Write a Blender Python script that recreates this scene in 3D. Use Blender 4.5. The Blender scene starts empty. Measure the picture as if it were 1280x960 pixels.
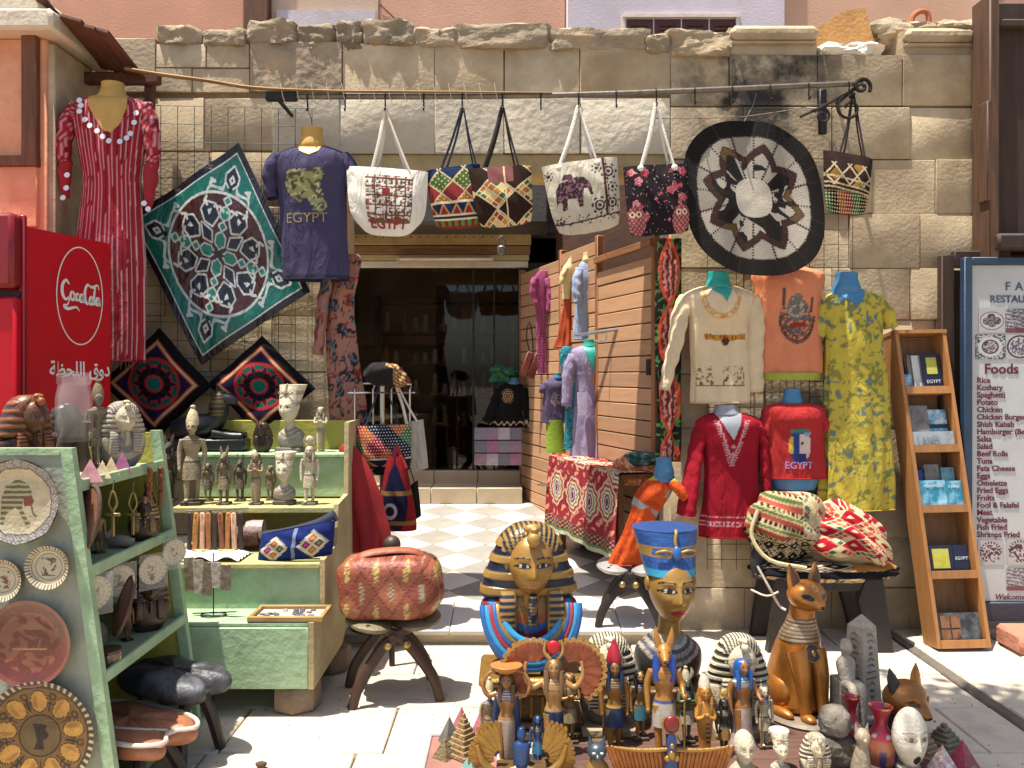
import bpy, bmesh, math, random
import numpy as np
from mathutils import Vector, Matrix
PI = math.pi
random.seed(7); RNG = np.random.default_rng(7)
SC = bpy.context.scene
COL = SC.collection

# ------------------------------------------------------------------ camera, sky, sun, exposure
H, F, HOR = 1.60, 1040.0, 470.0           # eye height, focal length in photo pixels, horizon row
cam = bpy.data.cameras.new('camera'); camo = bpy.data.objects.new('camera', cam); COL.objects.link(camo)
cam.sensor_width = 36.0; cam.lens = F / 1280 * 36.0; cam.shift_y = -10 / 1280; cam.clip_start = 0.05; cam.clip_end = 500
camo.location = (0, 0, H); camo.rotation_euler = (PI / 2, 0, 0); SC.camera = camo
TO_SUN = Vector((-0.25, -0.11, 1.0)).normalized()
w = bpy.data.worlds.new('World'); SC.world = w; w.use_nodes = True
nt = w.node_tree; bg = nt.nodes['Background']; sky = nt.nodes.new('ShaderNodeTexSky')
sky.sky_type = 'NISHITA'; sky.sun_disc = False; sky.sun_elevation = math.asin(TO_SUN.z)
sky.sun_rotation = math.atan2(TO_SUN.x, TO_SUN.y); sky.air_density = 1.0; sky.dust_density = 2.0
nt.links.new(sky.outputs[0], bg.inputs[0]); bg.inputs[1].default_value = 0.10
sl = bpy.data.lights.new('sun', 'SUN'); sl.energy = 4.8; sl.angle = math.radians(0.6); sl.color = (1.0, 0.945, 0.84)
so = bpy.data.objects.new('sun', sl); COL.objects.link(so); so.rotation_euler = TO_SUN.to_track_quat('Z', 'Y').to_euler()
so.location = (0, 0, 12)
vs = SC.view_settings; vs.view_transform = 'Standard'; vs.look = 'None'; vs.gamma = 1.0; vs.exposure = 1.12
vs.use_curve_mapping = False

# ------------------------------------------------------------------ helpers
def P(px, py, d):
    """a point of the place from its row and column in the photograph and its distance along +Y"""
    return Vector(((px - 640) * d / F, d, H + (HOR - py) * d / F))
def lin(h):
    if not isinstance(h, str): return tuple(h[:3])
    h = h.lstrip('#'); c = [int(h[i:i + 2], 16) / 255 for i in (0, 2, 4)]
    return tuple(x / 12.92 if x <= .04045 else ((x + .055) / 1.055) ** 2.4 for x in c)
MATS = {}
def mat(name, col=None, rough=.8, metal=0., var=.18, scale=6., bump=.15, bscale=40., detail=6., rnd=0., col2=None, spot=.5, vc=False, coat=0., sheen=0., spec=.5, stain=None, wrinkle=0.):
    """procedural material: noise-mottled colour (or the mesh's own printed colours), grain and relief"""
    if name in MATS: return MATS[name]
    m = bpy.data.materials.new(name); m.use_nodes = True; n = m.node_tree.nodes; L = m.node_tree.links
    b = n['Principled BSDF']; b.inputs['Roughness'].default_value = rough; b.inputs['Metallic'].default_value = metal
    b.inputs['Specular IOR Level'].default_value = spec
    if coat: b.inputs['Coat Weight'].default_value = coat; b.inputs['Coat Roughness'].default_value = .15
    if sheen: b.inputs['Sheen Weight'].default_value = sheen
    tc = n.new('ShaderNodeTexCoord')
    nz = n.new('ShaderNodeTexNoise'); nz.inputs['Scale'].default_value = scale; nz.inputs['Detail'].default_value = detail
    nz.inputs['Roughness'].default_value = .62
    L.new(tc.outputs['Object'], nz.inputs['Vector'])
    if vc:
        at = n.new('ShaderNodeVertexColor'); at.layer_name = 'Col'; base = at.outputs[0]
    else:
        rgb = n.new('ShaderNodeRGB'); rgb.outputs[0].default_value = (*lin(col), 1); base = rgb.outputs[0]
    if col2 is not None:
        rp = n.new('ShaderNodeValToRGB'); rp.color_ramp.elements[0].position = spot - .12; rp.color_ramp.elements[1].position = spot + .12
        L.new(nz.outputs[0], rp.inputs[0])
        mx0 = n.new('ShaderNodeMix'); mx0.data_type = 'RGBA'; L.new(rp.outputs[0], mx0.inputs[0]); L.new(base, mx0.inputs[6])
        mx0.inputs[7].default_value = (*lin(col2), 1); base = mx0.outputs[2]
    mr = n.new('ShaderNodeMapRange'); mr.inputs[1].default_value = .25; mr.inputs[2].default_value = .75
    mr.inputs[3].default_value = 1 - var; mr.inputs[4].default_value = 1 + var
    L.new(nz.outputs[0], mr.inputs[0]); val = mr.outputs[0]
    if rnd:
        oi = n.new('ShaderNodeObjectInfo'); mr2 = n.new('ShaderNodeMapRange'); mr2.inputs[3].default_value = 1 - rnd; mr2.inputs[4].default_value = 1 + rnd
        L.new(oi.outputs['Random'], mr2.inputs[0]); mu = n.new('ShaderNodeMath'); mu.operation = 'MULTIPLY'
        L.new(val, mu.inputs[0]); L.new(mr2.outputs[0], mu.inputs[1]); val = mu.outputs[0]
    hs = n.new('ShaderNodeHueSaturation'); L.new(base, hs.inputs['Color']); L.new(val, hs.inputs['Value'])
    out = hs.outputs[0]
    if stain:  # soot with a shape of its own on the masonry: (x0,x1,z0,z1,colour)
        x0, x1, z0, z1, sc = stain
        geo = n.new('ShaderNodeNewGeometry'); sp = n.new('ShaderNodeSeparateXYZ'); L.new(geo.outputs['Position'], sp.inputs[0])
        n2 = n.new('ShaderNodeTexNoise'); n2.inputs['Scale'].default_value = 2.6; n2.inputs['Detail'].default_value = 9; n2.inputs['Roughness'].default_value = .68
        L.new(geo.outputs['Position'], n2.inputs['Vector'])
        def ramp(o, a, bb):
            r = n.new('ShaderNodeMapRange'); r.interpolation_type = 'SMOOTHSTEP'; r.inputs[1].default_value = a; r.inputs[2].default_value = bb
            L.new(o, r.inputs[0]); return r.outputs[0]
        def mul(a, bb):
            q = n.new('ShaderNodeMath'); q.operation = 'MULTIPLY'; L.new(a, q.inputs[0]); L.new(bb, q.inputs[1]); return q.outputs[0]
        k = mul(mul(ramp(sp.outputs[0], x0 - .25, x0 + .35), ramp(sp.outputs[0], x1 + .3, x1 - .3)), mul(ramp(sp.outputs[2], z0 - .3, z0 + .4), ramp(n2.outputs[0], .36, .60)))
        mx = n.new('ShaderNodeMix'); mx.data_type = 'RGBA'; L.new(k, mx.inputs[0]); L.new(out, mx.inputs[6]); mx.inputs[7].default_value = (*lin(sc), 1); out = mx.outputs[2]
    L.new(out, b.inputs['Base Color'])
    if bump:
        nb = n.new('ShaderNodeTexNoise'); nb.inputs['Scale'].default_value = bscale; nb.inputs['Detail'].default_value = 5
        L.new(tc.outputs['Object'], nb.inputs['Vector'])
        bp = n.new('ShaderNodeBump'); bp.inputs['Strength'].default_value = bump; bp.inputs['Distance'].default_value = .02
        L.new(nb.outputs[0], bp.inputs['Height']); L.new(bp.outputs[0], b.inputs['Normal'])
        if wrinkle:      # soft creases of hanging cloth
            mp = n.new('ShaderNodeMapping'); mp.inputs['Scale'].default_value = (1.5, 1.5, .55); L.new(tc.outputs['Object'], mp.inputs[0])
            nw = n.new('ShaderNodeTexNoise'); nw.inputs['Scale'].default_value = 6.5; nw.inputs['Detail'].default_value = 4; nw.inputs['Distortion'].default_value = 1.6; L.new(mp.outputs[0], nw.inputs['Vector'])
            b2 = n.new('ShaderNodeBump'); b2.inputs['Strength'].default_value = wrinkle; b2.inputs['Distance'].default_value = .05
            L.new(nw.outputs[0], b2.inputs['Height']); L.new(bp.outputs[0], b2.inputs['Normal']); L.new(b2.outputs[0], b.inputs['Normal'])
    MATS[name] = m; return m
def wood(name, col, rough=.6, along='X', scale=1., dark=.45, bump=.2):
    if name in MATS: return MATS[name]
    m = bpy.data.materials.new(name); m.use_nodes = True; n = m.node_tree.nodes; L = m.node_tree.links
    b = n['Principled BSDF']; b.inputs['Roughness'].default_value = rough
    tc = n.new('ShaderNodeTexCoord'); mp = n.new('ShaderNodeMapping'); k = {'X': (1.2, 14, 14), 'Y': (14, 1.2, 14), 'Z': (14, 14, 1.2)}[along]
    mp.inputs['Scale'].default_value = [q * scale for q in k]; L.new(tc.outputs['Object'], mp.inputs[0])
    oi = n.new('ShaderNodeObjectInfo'); L.new(oi.outputs['Random'], mp.inputs['Location'])
    nz = n.new('ShaderNodeTexNoise'); nz.inputs['Scale'].default_value = 2.2; nz.inputs['Detail'].default_value = 8; nz.inputs['Roughness'].default_value = .65; nz.inputs['Distortion'].default_value = .6
    L.new(mp.outputs[0], nz.inputs['Vector'])
    rp = n.new('ShaderNodeValToRGB'); c = lin(col); e = rp.color_ramp.elements
    e[0].position = .3; e[0].color = (*[x * dark for x in c], 1); e[1].position = .62; e[1].color = (*c, 1)
    L.new(nz.outputs[0], rp.inputs[0])
    mr2 = n.new('ShaderNodeMapRange'); mr2.inputs[3].default_value = .82; mr2.inputs[4].default_value = 1.15; L.new(oi.outputs['Random'], mr2.inputs[0])
    hs = n.new('ShaderNodeHueSaturation'); L.new(rp.outputs[0], hs.inputs['Color']); L.new(mr2.outputs[0], hs.inputs['Value']); L.new(hs.outputs[0], b.inputs['Base Color'])
    bp = n.new('ShaderNodeBump'); bp.inputs['Strength'].default_value = bump; bp.inputs['Distance'].default_value = .01
    L.new(nz.outputs[0], bp.inputs['Height']); L.new(bp.outputs[0], b.inputs['Normal'])
    MATS[name] = m; return m

# ---- shapes: each returns (verts Nx3, faces)
def box(c, s, b=0., M=None):
    """box of centre c and size s with chamfered edges of width b"""
    h = np.array(s, float) / 2; V = []; idx = {}
    if b <= 0:
        for x in (-1, 1):
            for y in (-1, 1):
                for z in (-1, 1): V.append((x * h[0], y * h[1], z * h[2]))
        Fc = [(0, 1, 3, 2), (4, 6, 7, 5), (0, 4, 5, 1), (2, 3, 7, 6), (0, 2, 6, 4), (1, 5, 7, 3)]
    else:
        b = min(b, min(h) * .9)
        for x in (-1, 1):
            for y in (-1, 1):
                for z in (-1, 1):
                    for a in range(3):
                        q = np.array([x, y, z]) * (h - b); q[a] = (x, y, z)[a] * h[a]; idx[(x, y, z, a)] = len(V); V.append(q)
        Fc = []
        for a in range(3):
            o = [i for i in range(3) if i != a]
            for s_ in (-1, 1):
                f = []
                for (p, q) in ((-1, -1), (1, -1), (1, 1), (-1, 1)):
                    k = [0, 0, 0]; k[a] = s_; k[o[0]] = p; k[o[1]] = q; f.append(idx[(*k, a)])
                Fc.append(f)
        for a in range(3):
            o = [i for i in range(3) if i != a]
            for p in (-1, 1):
                for q in (-1, 1):
                    k0 = [0, 0, 0]; k0[o[0]] = p; k0[o[1]] = q; k1 = list(k0); k0[a] = -1; k1[a] = 1
                    Fc.append((idx[(*k0, o[0])], idx[(*k1, o[0])], idx[(*k1, o[1])], idx[(*k0, o[1])]))
        for x in (-1, 1):
            for y in (-1, 1):
                for z in (-1, 1): Fc.append([idx[(x, y, z, a)] for a in range(3)])
    V = np.array(V, float) + np.array(c, float)
    return V, [tuple(f) for f in Fc]
def catmull(A, sub):
    A = np.array(A, float)
    if sub <= 1 or len(A) < 3: return A
    Q = np.vstack([2 * A[0] - A[1], A, 2 * A[-1] - A[-2]]); out = []
    for i in range(1, len(Q) - 2):
        p0, p1, p2, p3 = Q[i - 1], Q[i], Q[i + 1], Q[i + 2]
        for k in range(sub):
            t = k / sub; out.append(.5 * (2 * p1 + (p2 - p0) * t + (2 * p0 - 5 * p1 + 4 * p2 - p3) * t * t + (3 * p1 - p0 - 3 * p2 + p3) * t ** 3))
    out.append(A[-1]); return np.array(out)
def rings_faces(nr, n, wrap=True, cap=True):
    Fc = []
    for i in range(nr - 1):
        for j in range(n if wrap else n - 1):
            k = (j + 1) % n; Fc.append((i * n + j, i * n + k, (i + 1) * n + k, (i + 1) * n + j))
    if cap and wrap:
        Fc.append(tuple(range(n))[::-1]); Fc.append(tuple((nr - 1) * n + j for j in range(n)))
    return Fc
def tube(pts, r, n=8, sub=1, flat=1., cap=True):
    """round (or flattened) bar along points; r one radius or one per point"""
    pts = np.array([tuple(p) for p in pts], float); rr = np.full(len(pts), r, float) if np.isscalar(r) else np.array(r, float)
    if sub > 1:
        A = catmull(np.column_stack([pts, rr]), sub); pts, rr = A[:, :3], np.maximum(A[:, 3], 1e-4)
    T = np.gradient(pts, axis=0); T /= np.linalg.norm(T, axis=1)[:, None] + 1e-9
    up = np.array([0, 0, 1.]) if abs(T[0][2]) < .9 else np.array([0, 1., 0])
    U = np.cross(T[0], up); U /= np.linalg.norm(U); V = []
    for i in range(len(pts)):
        U = U - T[i] * U.dot(T[i]); U /= np.linalg.norm(U) + 1e-9; W = np.cross(T[i], U)
        for j in range(n):
            a = 2 * PI * j / n; V.append(pts[i] + rr[i] * (U * math.cos(a) + W * math.sin(a) * flat))
    return np.array(V), rings_faces(len(pts), n, True, cap)
def loft(R, n=20, sub=4, p=2., cap=True):
    """R: rows (cx,cy,cz,rx,ry): smooth body of stacked (super)ellipses"""
    A = catmull(R, sub); a = np.arange(n) * 2 * PI / n
    c, s = np.cos(a), np.sin(a); k = (np.abs(c) ** p + np.abs(s) ** p) ** (-1 / p); V = []
    for r in A:
        V.append(np.column_stack([r[0] + max(r[3], 1e-4) * c * k, r[1] + max(r[4], 1e-4) * s * k, np.full(n, r[2])]))
    return np.vstack(V), rings_faces(len(A), n, True, cap)
def lathe(pr, n=24, sub=1, c=(0, 0, 0), sx=1., sy=1.):
    A = catmull(pr, sub)
    return loft([(c[0], c[1], c[2] + z, max(r, 1e-4) * sx, max(r, 1e-4) * sy) for r, z in A], n, 1)
def ell(c, r, nu=16, nv=10):
    t = np.linspace(-PI / 2, PI / 2, nv)
    return loft([(c[0], c[1], c[2] + r[2] * math.sin(q), r[0] * math.cos(q) + 1e-5, r[1] * math.cos(q) + 1e-5) for q in t], nu, 1)
def prism(poly, d, y=0.):
    """outline in X,Z given depth d along Y from y (front) to y+d"""
    n = len(poly); V = [(x, y, z) for x, z in poly] + [(x, y + d, z) for x, z in poly]
    Fc = [tuple(range(n)), tuple(range(2 * n - 1, n - 1, -1))] + [(i, n + i, n + (i + 1) % n, (i + 1) % n) for i in range(n)]
    return np.array(V, float), Fc
def grid(fn, nu, nv, wrap=False):
    u = np.linspace(0, 1, nu, endpoint=not wrap); v = np.linspace(0, 1, nv); U, V = np.meshgrid(u, v)
    X = np.array(fn(U.ravel(), V.ravel())).T
    return X, rings_faces(nv, nu, wrap, False), U.ravel(), V.ravel()
def shell(fn, nu, nv, th):
    """sheet of thickness th: fn(u,v)->xyz with offset along +Y"""
    X, Fc, U, V = grid(fn, nu, nv); N = len(X); B = X + np.array([0, th, 0.])
    edge = [j for j in range(nu)] + [i * nu + nu - 1 for i in range(1, nv)] + [(nv - 1) * nu + j for j in range(nu - 2, -1, -1)] + [i * nu for i in range(nv - 2, 0, -1)]
    F2 = Fc + [tuple(N + k for k in f[::-1]) for f in Fc] + [(edge[i], N + edge[i], N + edge[(i + 1) % len(edge)], edge[(i + 1) % len(edge)]) for i in range(len(edge))]
    return np.vstack([X, B]), F2, np.concatenate([U, U]), np.concatenate([V, V])
def xf(vf, loc=(0, 0, 0), rz=0., rx=0., ry=0., s=1.):
    M = Matrix.Translation(loc) @ Matrix.Rotation(rz, 4, 'Z') @ Matrix.Rotation(rx, 4, 'X') @ Matrix.Rotation(ry, 4, 'Y') @ Matrix.Diagonal((*((s, s, s) if np.isscalar(s) else s), 1))
    A = np.array(M); V = np.asarray(vf[0]); return (V @ A[:3, :3].T + A[:3, 3], vf[1])
class MB:
    def __init__(s): s.v = []; s.f = []; s.c = []; s.n = 0
    def add(s, vf, col=None):
        V = np.asarray(vf[0], float); s.v.append(V); s.f += [tuple(i + s.n for i in f) for f in vf[1]]
        if col is None: c = np.ones((len(V), 3)) * .8
        elif isinstance(col, str): c = np.tile(lin(col), (len(V), 1))
        else: c = np.asarray(col, float); c = np.tile(c, (len(V), 1)) if c.ndim == 1 else c
        s.c.append(c); s.n += len(V); return s
    def mesh(s, name, m, smooth=38, colors=False):
        me = bpy.data.meshes.new(name); me.from_pydata(np.vstack(s.v).tolist(), [], s.f)
        bm = bmesh.new(); bm.from_mesh(me); bmesh.ops.recalc_face_normals(bm, faces=bm.faces); bm.to_mesh(me); bm.free()
        if smooth: me.shade_smooth(); me.set_sharp_from_angle(angle=math.radians(smooth))
        if colors:
            a = me.color_attributes.new('Col', 'FLOAT_COLOR', 'POINT'); C = np.vstack(s.c)
            a.data.foreach_set('color', np.column_stack([C, np.ones(len(C))]).astype(np.float32).ravel())
        me.materials.append(m); return me
    def build(s, name, m, parent=None, smooth=38, loc=None, rot=None):
        colors = bool(m.get('vc'))
        o = bpy.data.objects.new(name, s.mesh(name, m, smooth, colors)); COL.objects.link(o)
        if parent is not None: o.parent = parent
        if loc is not None: o.location = loc
        if rot is not None: o.rotation_euler = rot
        return o
def part(name, m, parent, *vfs, smooth=38):
    b = MB()
    for vf in vfs: b.add(vf)
    return b.build(name, m, parent, smooth)
def cpart(name, m, parent, *vfs, smooth=38):
    """vfs are (shape, colours)"""
    b = MB()
    for vf, c in vfs: b.add(vf, c)
    return b.build(name, m, parent, smooth)
def tag(o, label=None, cat=None, group=None, kind=None):
    if label: o['label'] = label
    if cat: o['category'] = cat
    if group: o['group'] = group
    if kind: o['kind'] = kind
    return o
def thing(name, label, cat, loc=(0, 0, 0), rz=0., group=None, s=1., rx=0., ry=0.):
    o = bpy.data.objects.new(name, None); COL.objects.link(o); o.empty_display_size = .05
    o.location = loc; o.rotation_euler = (rx, ry, rz); o.scale = (s, s, s); return tag(o, label, cat, group)
def copy_tree(o, parent=None):
    c = o.copy(); COL.objects.link(c); c.parent = parent
    for ch in list(o.children): copy_tree(ch, c)
    return c
def vcm(name, **k):
    m = mat(name, vc=True, **k); m['vc'] = 1; return m
def text_mesh(s, size, ext=.001, align='CENTER', font=None, bold=0., spacing=1., shear=0.):
    cu = bpy.data.curves.new('t', 'FONT'); cu.body = s; cu.size = size; cu.extrude = ext; cu.align_x = align; cu.offset = bold; cu.space_character = spacing; cu.shear = shear
    cu.resolution_u = 3
    o = bpy.data.objects.new('t', cu); COL.objects.link(o); dg = bpy.context.evaluated_depsgraph_get(); dg.update()
    me = bpy.data.meshes.new_from_object(o.evaluated_get(dg)); bpy.data.objects.remove(o)
    V = np.array([tuple(v.co) for v in me.vertices]); Fc = [tuple(p.vertices) for p in me.polygons]; bpy.data.meshes.remove(me)
    if len(V) == 0: return np.zeros((3, 3)), [(0, 1, 2)]
    return np.column_stack([V[:, 0], -V[:, 2], V[:, 1]]), Fc     # stands in X,Z facing -Y
# ---- flat print: numpy masks over (x,y)
def seg(X, Y, a, b):
    ax, ay = a; bx, by = b; dx, dy = bx - ax, by - ay; t = np.clip(((X - ax) * dx + (Y - ay) * dy) / (dx * dx + dy * dy + 1e-12), 0, 1)
    return np.hypot(X - ax - t * dx, Y - ay - t * dy)
def pline(X, Y, pts, closed=False):
    d = np.full(X.shape, 9.); q = list(pts) + ([pts[0]] if closed else [])
    for a, b in zip(q[:-1], q[1:]): d = np.minimum(d, seg(X, Y, a, b))
    return d
def inpoly(X, Y, pts):
    r = np.zeros(X.shape, bool); n = len(pts); j = n - 1
    for i in range(n):
        xi, yi = pts[i]; xj, yj = pts[j]
        k = ((yi > Y) != (yj > Y)) & (X < (xj - xi) * (Y - yi) / (yj - yi + 1e-12) + xi); r ^= k; j = i
    return r
def paint(C, m, col): C[m] = lin(col); return C
def base(X, col): return np.tile(np.array(lin(col)), (X.size, 1))
def vnoise(X, Y, sc, seed=0):
    """cheap smooth value noise 0..1"""
    X = np.asarray(X, float) * sc; Y = np.asarray(Y, float) * sc; t = .5 + seed * 1.3; X, Y = X * math.cos(t) - Y * math.sin(t), X * math.sin(t) + Y * math.cos(t)
    X, Y = X + .38 * np.sin(1.7 * Y + seed), Y + .38 * np.sin(1.9 * X + 2 * seed); out = 0
    for o, (k, w_) in enumerate(((1., .72), (2.1, .28))):
        r = np.random.default_rng(seed + 17 * o).random((64, 64)); x = X * k + o * .37; y = Y * k; x0 = np.floor(x).astype(int); y0 = np.floor(y).astype(int)
        fx = x - x0; fy = y - y0; fx = fx * fx * (3 - 2 * fx); fy = fy * fy * (3 - 2 * fy); g = lambda a, b: r[a % 64, b % 64]
        out = out + w_ * ((g(x0, y0) * (1 - fx) + g(x0 + 1, y0) * fx) * (1 - fy) + (g(x0, y0 + 1) * (1 - fx) + g(x0 + 1, y0 + 1) * fx) * fy)
    return np.clip((out - .5) * 1.18 + .5, 0, 1)
# ------------------------------------------------------------------ materials of the place
STONE = mat('limestone', '#a69275', .92, var=.26, scale=2.6, bump=.22, bscale=46, detail=14, rnd=.08, col2='#b6a587', spot=.55, stain=(1.02, 2.05, 2.92, 3.9, '#2c2825'))
STONEP = mat('pale_limestone', '#c9bda6', .92, var=.22, scale=3., bump=.5, bscale=18, detail=10, rnd=.10, col2='#aa9c84', spot=.62)
RUBBLE = mat('rubble', '#8f806a', .95, var=.5, scale=5, bump=1., bscale=16, detail=10, rnd=.2, col2='#8a7559', spot=.6)
MORTAR = mat('mortar', '#80694c', .95, var=.3, scale=8, bump=.5, bscale=30)
SLAB = mat('paving_stone', '#bbae9a', .9, var=.26, scale=5.5, bump=.35, bscale=34, detail=14, rnd=.07, col2='#9a8c78', spot=.67)
GROUND = mat('street_ground', '#8a7d6c', .95, var=.25, scale=.8, bump=.3, bscale=20)
TW = mat('white_marble', '#bfbab0', .45, var=.12, scale=3, bump=.03, rnd=.05)
TG = mat('grey_marble', '#8c8880', .45, var=.2, scale=4, bump=.03, rnd=.08)
BRASSY = mat('yellow_beam', '#b09868', .75, var=.3, scale=5, bump=.3)

# ground sheet and street
g = part('ground', GROUND, None, grid(lambda u, v: (u * 200 - 100, v * 200 - 100, u * 0 - .012), 3, 3)[:2], smooth=0); tag(g, kind='structure')
pv = part('pavement', GROUND, None, box((0, 1.7, -.006), (9, 7.3, .008))); tag(pv, kind='structure')
rr = random.Random(3); y = -1.9; row = 0
ys = [2.0, 2.55, 3.02, 3.5, 3.98, 4.42, 4.9, 5.22]
for y0, y1 in zip(ys[:-1], ys[1:]):
    x = -4.2 + rr.random() * .4
    while x < 4.2:
        wd = .5 + rr.random() * .42
        if x < 2.30 < x + wd + .12: wd = 2.29 - x
        if wd > .1:
            s = part('paving_slab', SLAB, pv, box((x + wd / 2, (y0 + y1) / 2, .0), (wd - .008, y1 - y0 - .008, .03 + rr.random() * .006), .007)); s.location.z = rr.uniform(-.002, .002)
        x += wd
        if abs(x - 2.29) < .01: x = 2.37
part('kerb_strip', mat('dark_kerb', '#5d554b', .95, var=.3, bump=.6, bscale=18), pv, box((2.33, 3.6, .004), (.066, 3.24, .03), .01))

# grit and crumbs of stone strewn on the paving
Rg = np.random.default_rng(9); gv = []; gf = []
for k in range(900):
    x, y_ = Rg.uniform(-3.2, 3.4), Rg.uniform(2.9, 5.15); r = Rg.uniform(.002, .007) * (1.6 if Rg.random() < .06 else 1); o = len(gv); a = Rg.uniform(0, 6, 1)[0]
    gv += [(x + r * math.cos(a + q * 2.09) * Rg.uniform(.7, 1.3), y_ + r * math.sin(a + q * 2.09), .0165) for q in range(3)] + [(x, y_, .0165 + r * Rg.uniform(.5, 1.1))]; gf += [(o, o + 1, o + 3), (o + 1, o + 2, o + 3), (o + 2, o, o + 3)]
gr_ = part('grit', mat('grit', '#7d6d58', .95, var=.5, scale=3, bump=0), None, (np.array(gv), gf), smooth=0); tag(gr_, 'stone crumbs and grit scattered over the paving', 'grit', kind='stuff')
# alcove floor (gentle ramp of diagonal marble tiles) and step
SL = math.atan(.0935)
fl = thing('alcove_floor', None, None, (0, 4.9, .085)); tag(fl, kind='structure')
part('step_riser', mat('step_stone', '#b9aa92', .9, var=.25, bump=.4), fl, box((-.03, .35, -.06), (2.02, .62, .11), .012))
for k in range(6):
    s = part('step_slab', TW, fl, xf(box((-.03 + (k - 2.5) * .338, .24, .006), (.334, .50, .03), .006), rx=SL))
part('screed', MORTAR, fl, xf(box((-.35, 2.0, -.028), (2.9, 3.0, .05)), rx=SL))
ts = .30; tb = MB().add(box((0, 0, 0), (ts - .005, ts - .005, .016), .003)).mesh('floor_tile', TW); tb2 = tb.copy(); tb2.materials[0] = TG
dg_ = ts * math.sqrt(.5)
for i in range(-9, 8):
    for j in range(0, 16):
        if (i + j) % 2: continue
        xx, yy = i * dg_, .30 + dg_ + j * dg_
        if yy > 3.35 or xx > .98 - .3 * (yy - .6) / 1.0 * .9 + .35 or xx < -1.75: continue
        o = bpy.data.objects.new('floor_tile', tb if j % 2 == 0 else tb2); COL.objects.link(o); o.parent = fl
        o.location = (xx, yy * math.cos(SL), yy * math.sin(SL) + .002 - .012); o.rotation_euler = (Matrix.Rotation(SL, 3, 'X') @ Matrix.Rotation(PI / 4, 3, 'Z')).to_euler()

# door steps
st = thing('entrance_steps', None, None, (-.78, 8.0, .36)); tag(st, kind='structure')
MS = mat('step_marble', '#b7a68c', .5, var=.15, scale=3, bump=.08, rnd=.08)
for k in range(4):
    part('lower_step_slab', MS, st, box((-.66 + k * .44, .2, .09), (.435, .42, .15), .006))
    part('upper_step_slab', MS, st, box((-.66 + k * .44, .55, .22), (.435, .44, .14), .006))

# ------------------------------------------------------------------ the stone facade, block by block
wl = thing('stone_facade', 'weathered limestone block wall with rubble along its broken top around shop opening', 'wall', (0, 5.2, 0))
def wx(px): return (px - 640) * .005
def wz(py): return 1.6 + (470 - py) * .005
def blk(x0, x1, y0, y1, m=STONE, dep=.40, name='stone_block', out=0.):
    j = rr.uniform(-.007, .007) - out
    V, Fc = box(((wx(x0) + wx(x1)) / 2, dep / 2 + j, (wz(y0) + wz(y1)) / 2), (wx(x1) - wx(x0) - .004, dep, wz(y0) - wz(y1) - .004), .004)
    V = V + np.array([[rr.uniform(-.0025, .0025) for _ in range(3)] for _ in V])
    o = part(name, m, wl, (V, Fc)); return o
part('mortar_core', MORTAR, wl, box((wx(270), .21, 1.75), (1.56, .38, 3.5)), box((wx(1036), .21, 1.75), (1.96, .38, 3.5)), box((wx(633), .21, 3.29), (2.1, .38, .60)))
def course(xs, y0, y1, m=STONE):
    for a, b in zip(xs[:-1], xs[1:]): blk(a, b, y0, y1, m)
course([195, 258, 312], 55, 85); course([195, 240, 312], 85, 116)
blk(312, 428, 52, 115, RUBBLE); course([428, 543, 630, 725, 838], 53, 118)
course([838, 912, 1022, 1128, 1220], 68, 132)
course([340, 425, 543, 630, 725, 838], 122, 192, STONEP)
blk(118, 195, 48, 116)
yy = 122
L_ = [[118, 180, 255, 340], [118, 205, 290, 345, 428], [118, 180, 262, 340, 428], [118, 210, 300, 428]]
cs = [122, 190, 258, 328, 395, 465, 533, 600, 668, 735, 792]
for k, (a, b) in enumerate(zip(cs[:-1], cs[1:])):
    if k == 0: course([118, 180, 255, 340], a, b - 2)
    else: course(L_[1 + k % 3], a, b)
R_ = [[838, 930, 1040, 1138, 1232], [838, 900, 1000, 1090, 1170, 1232], [838, 955, 1062, 1150, 1232]]
cs = [134, 199, 267, 335, 400, 468, 535, 604, 672, 735, 792]
for k, (a, b) in enumerate(zip(cs[:-1], cs[1:])): course(R_[k % 3], a, b)
# broken top: rubble, mouldings, plaster smear
def rock(c, r, seed, p=4., nz=.16):
    V, Fc = ell((0, 0, 0), (1, 1, 1), 36, 24); R = np.random.default_rng(seed)
    nn = np.linalg.norm(np.abs(V) ** p, axis=1) if False else (np.sum(np.abs(V) ** p, axis=1)) ** (1 / p); V = V / nn[:, None]
    dsp = np.zeros(len(V)); V0 = V; V = V * np.array(r) / max(r) * 1.6
    for _ in range(7):
        d = R.normal(size=3) * R.uniform(1.5, 5); dsp += np.sin(V @ d + R.uniform(0, 6)) * nz / 3
    for _ in range(14):
        d = R.normal(size=3) * R.uniform(7, 16); dsp += np.sin(V @ d + R.uniform(0, 6)) * nz / 9
    V = V0
    dsp += R.normal(size=len(V)) * nz * .10
    V = V * (1 + dsp)[:, None] * np.array(r); return V + np.array(c), Fc
tops = [(195, 250, 34, 56), (250, 310, 36, 58), (310, 372, 28, 54), (368, 420, 31, 54), (418, 455, 27, 54), (452, 518, 27, 55), (515, 572, 34, 58), (568, 690, 31, 60), (686, 812, 37, 62), (806, 838, 44, 66), (834, 912, 40, 69)]
for i, (a, b, c, d) in enumerate(tops):
    part('rubble_stone', RUBBLE, wl, rock(((wx(a) + wx(b)) / 2, .18, (wz(c) + wz(d)) / 2), ((wx(b) - wx(a)) / 2 * 1.02, .2, (wz(c) - wz(d)) / 2 * 1.15), 30 + i, 14. if b - a > 60 else 7., .075))
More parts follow.
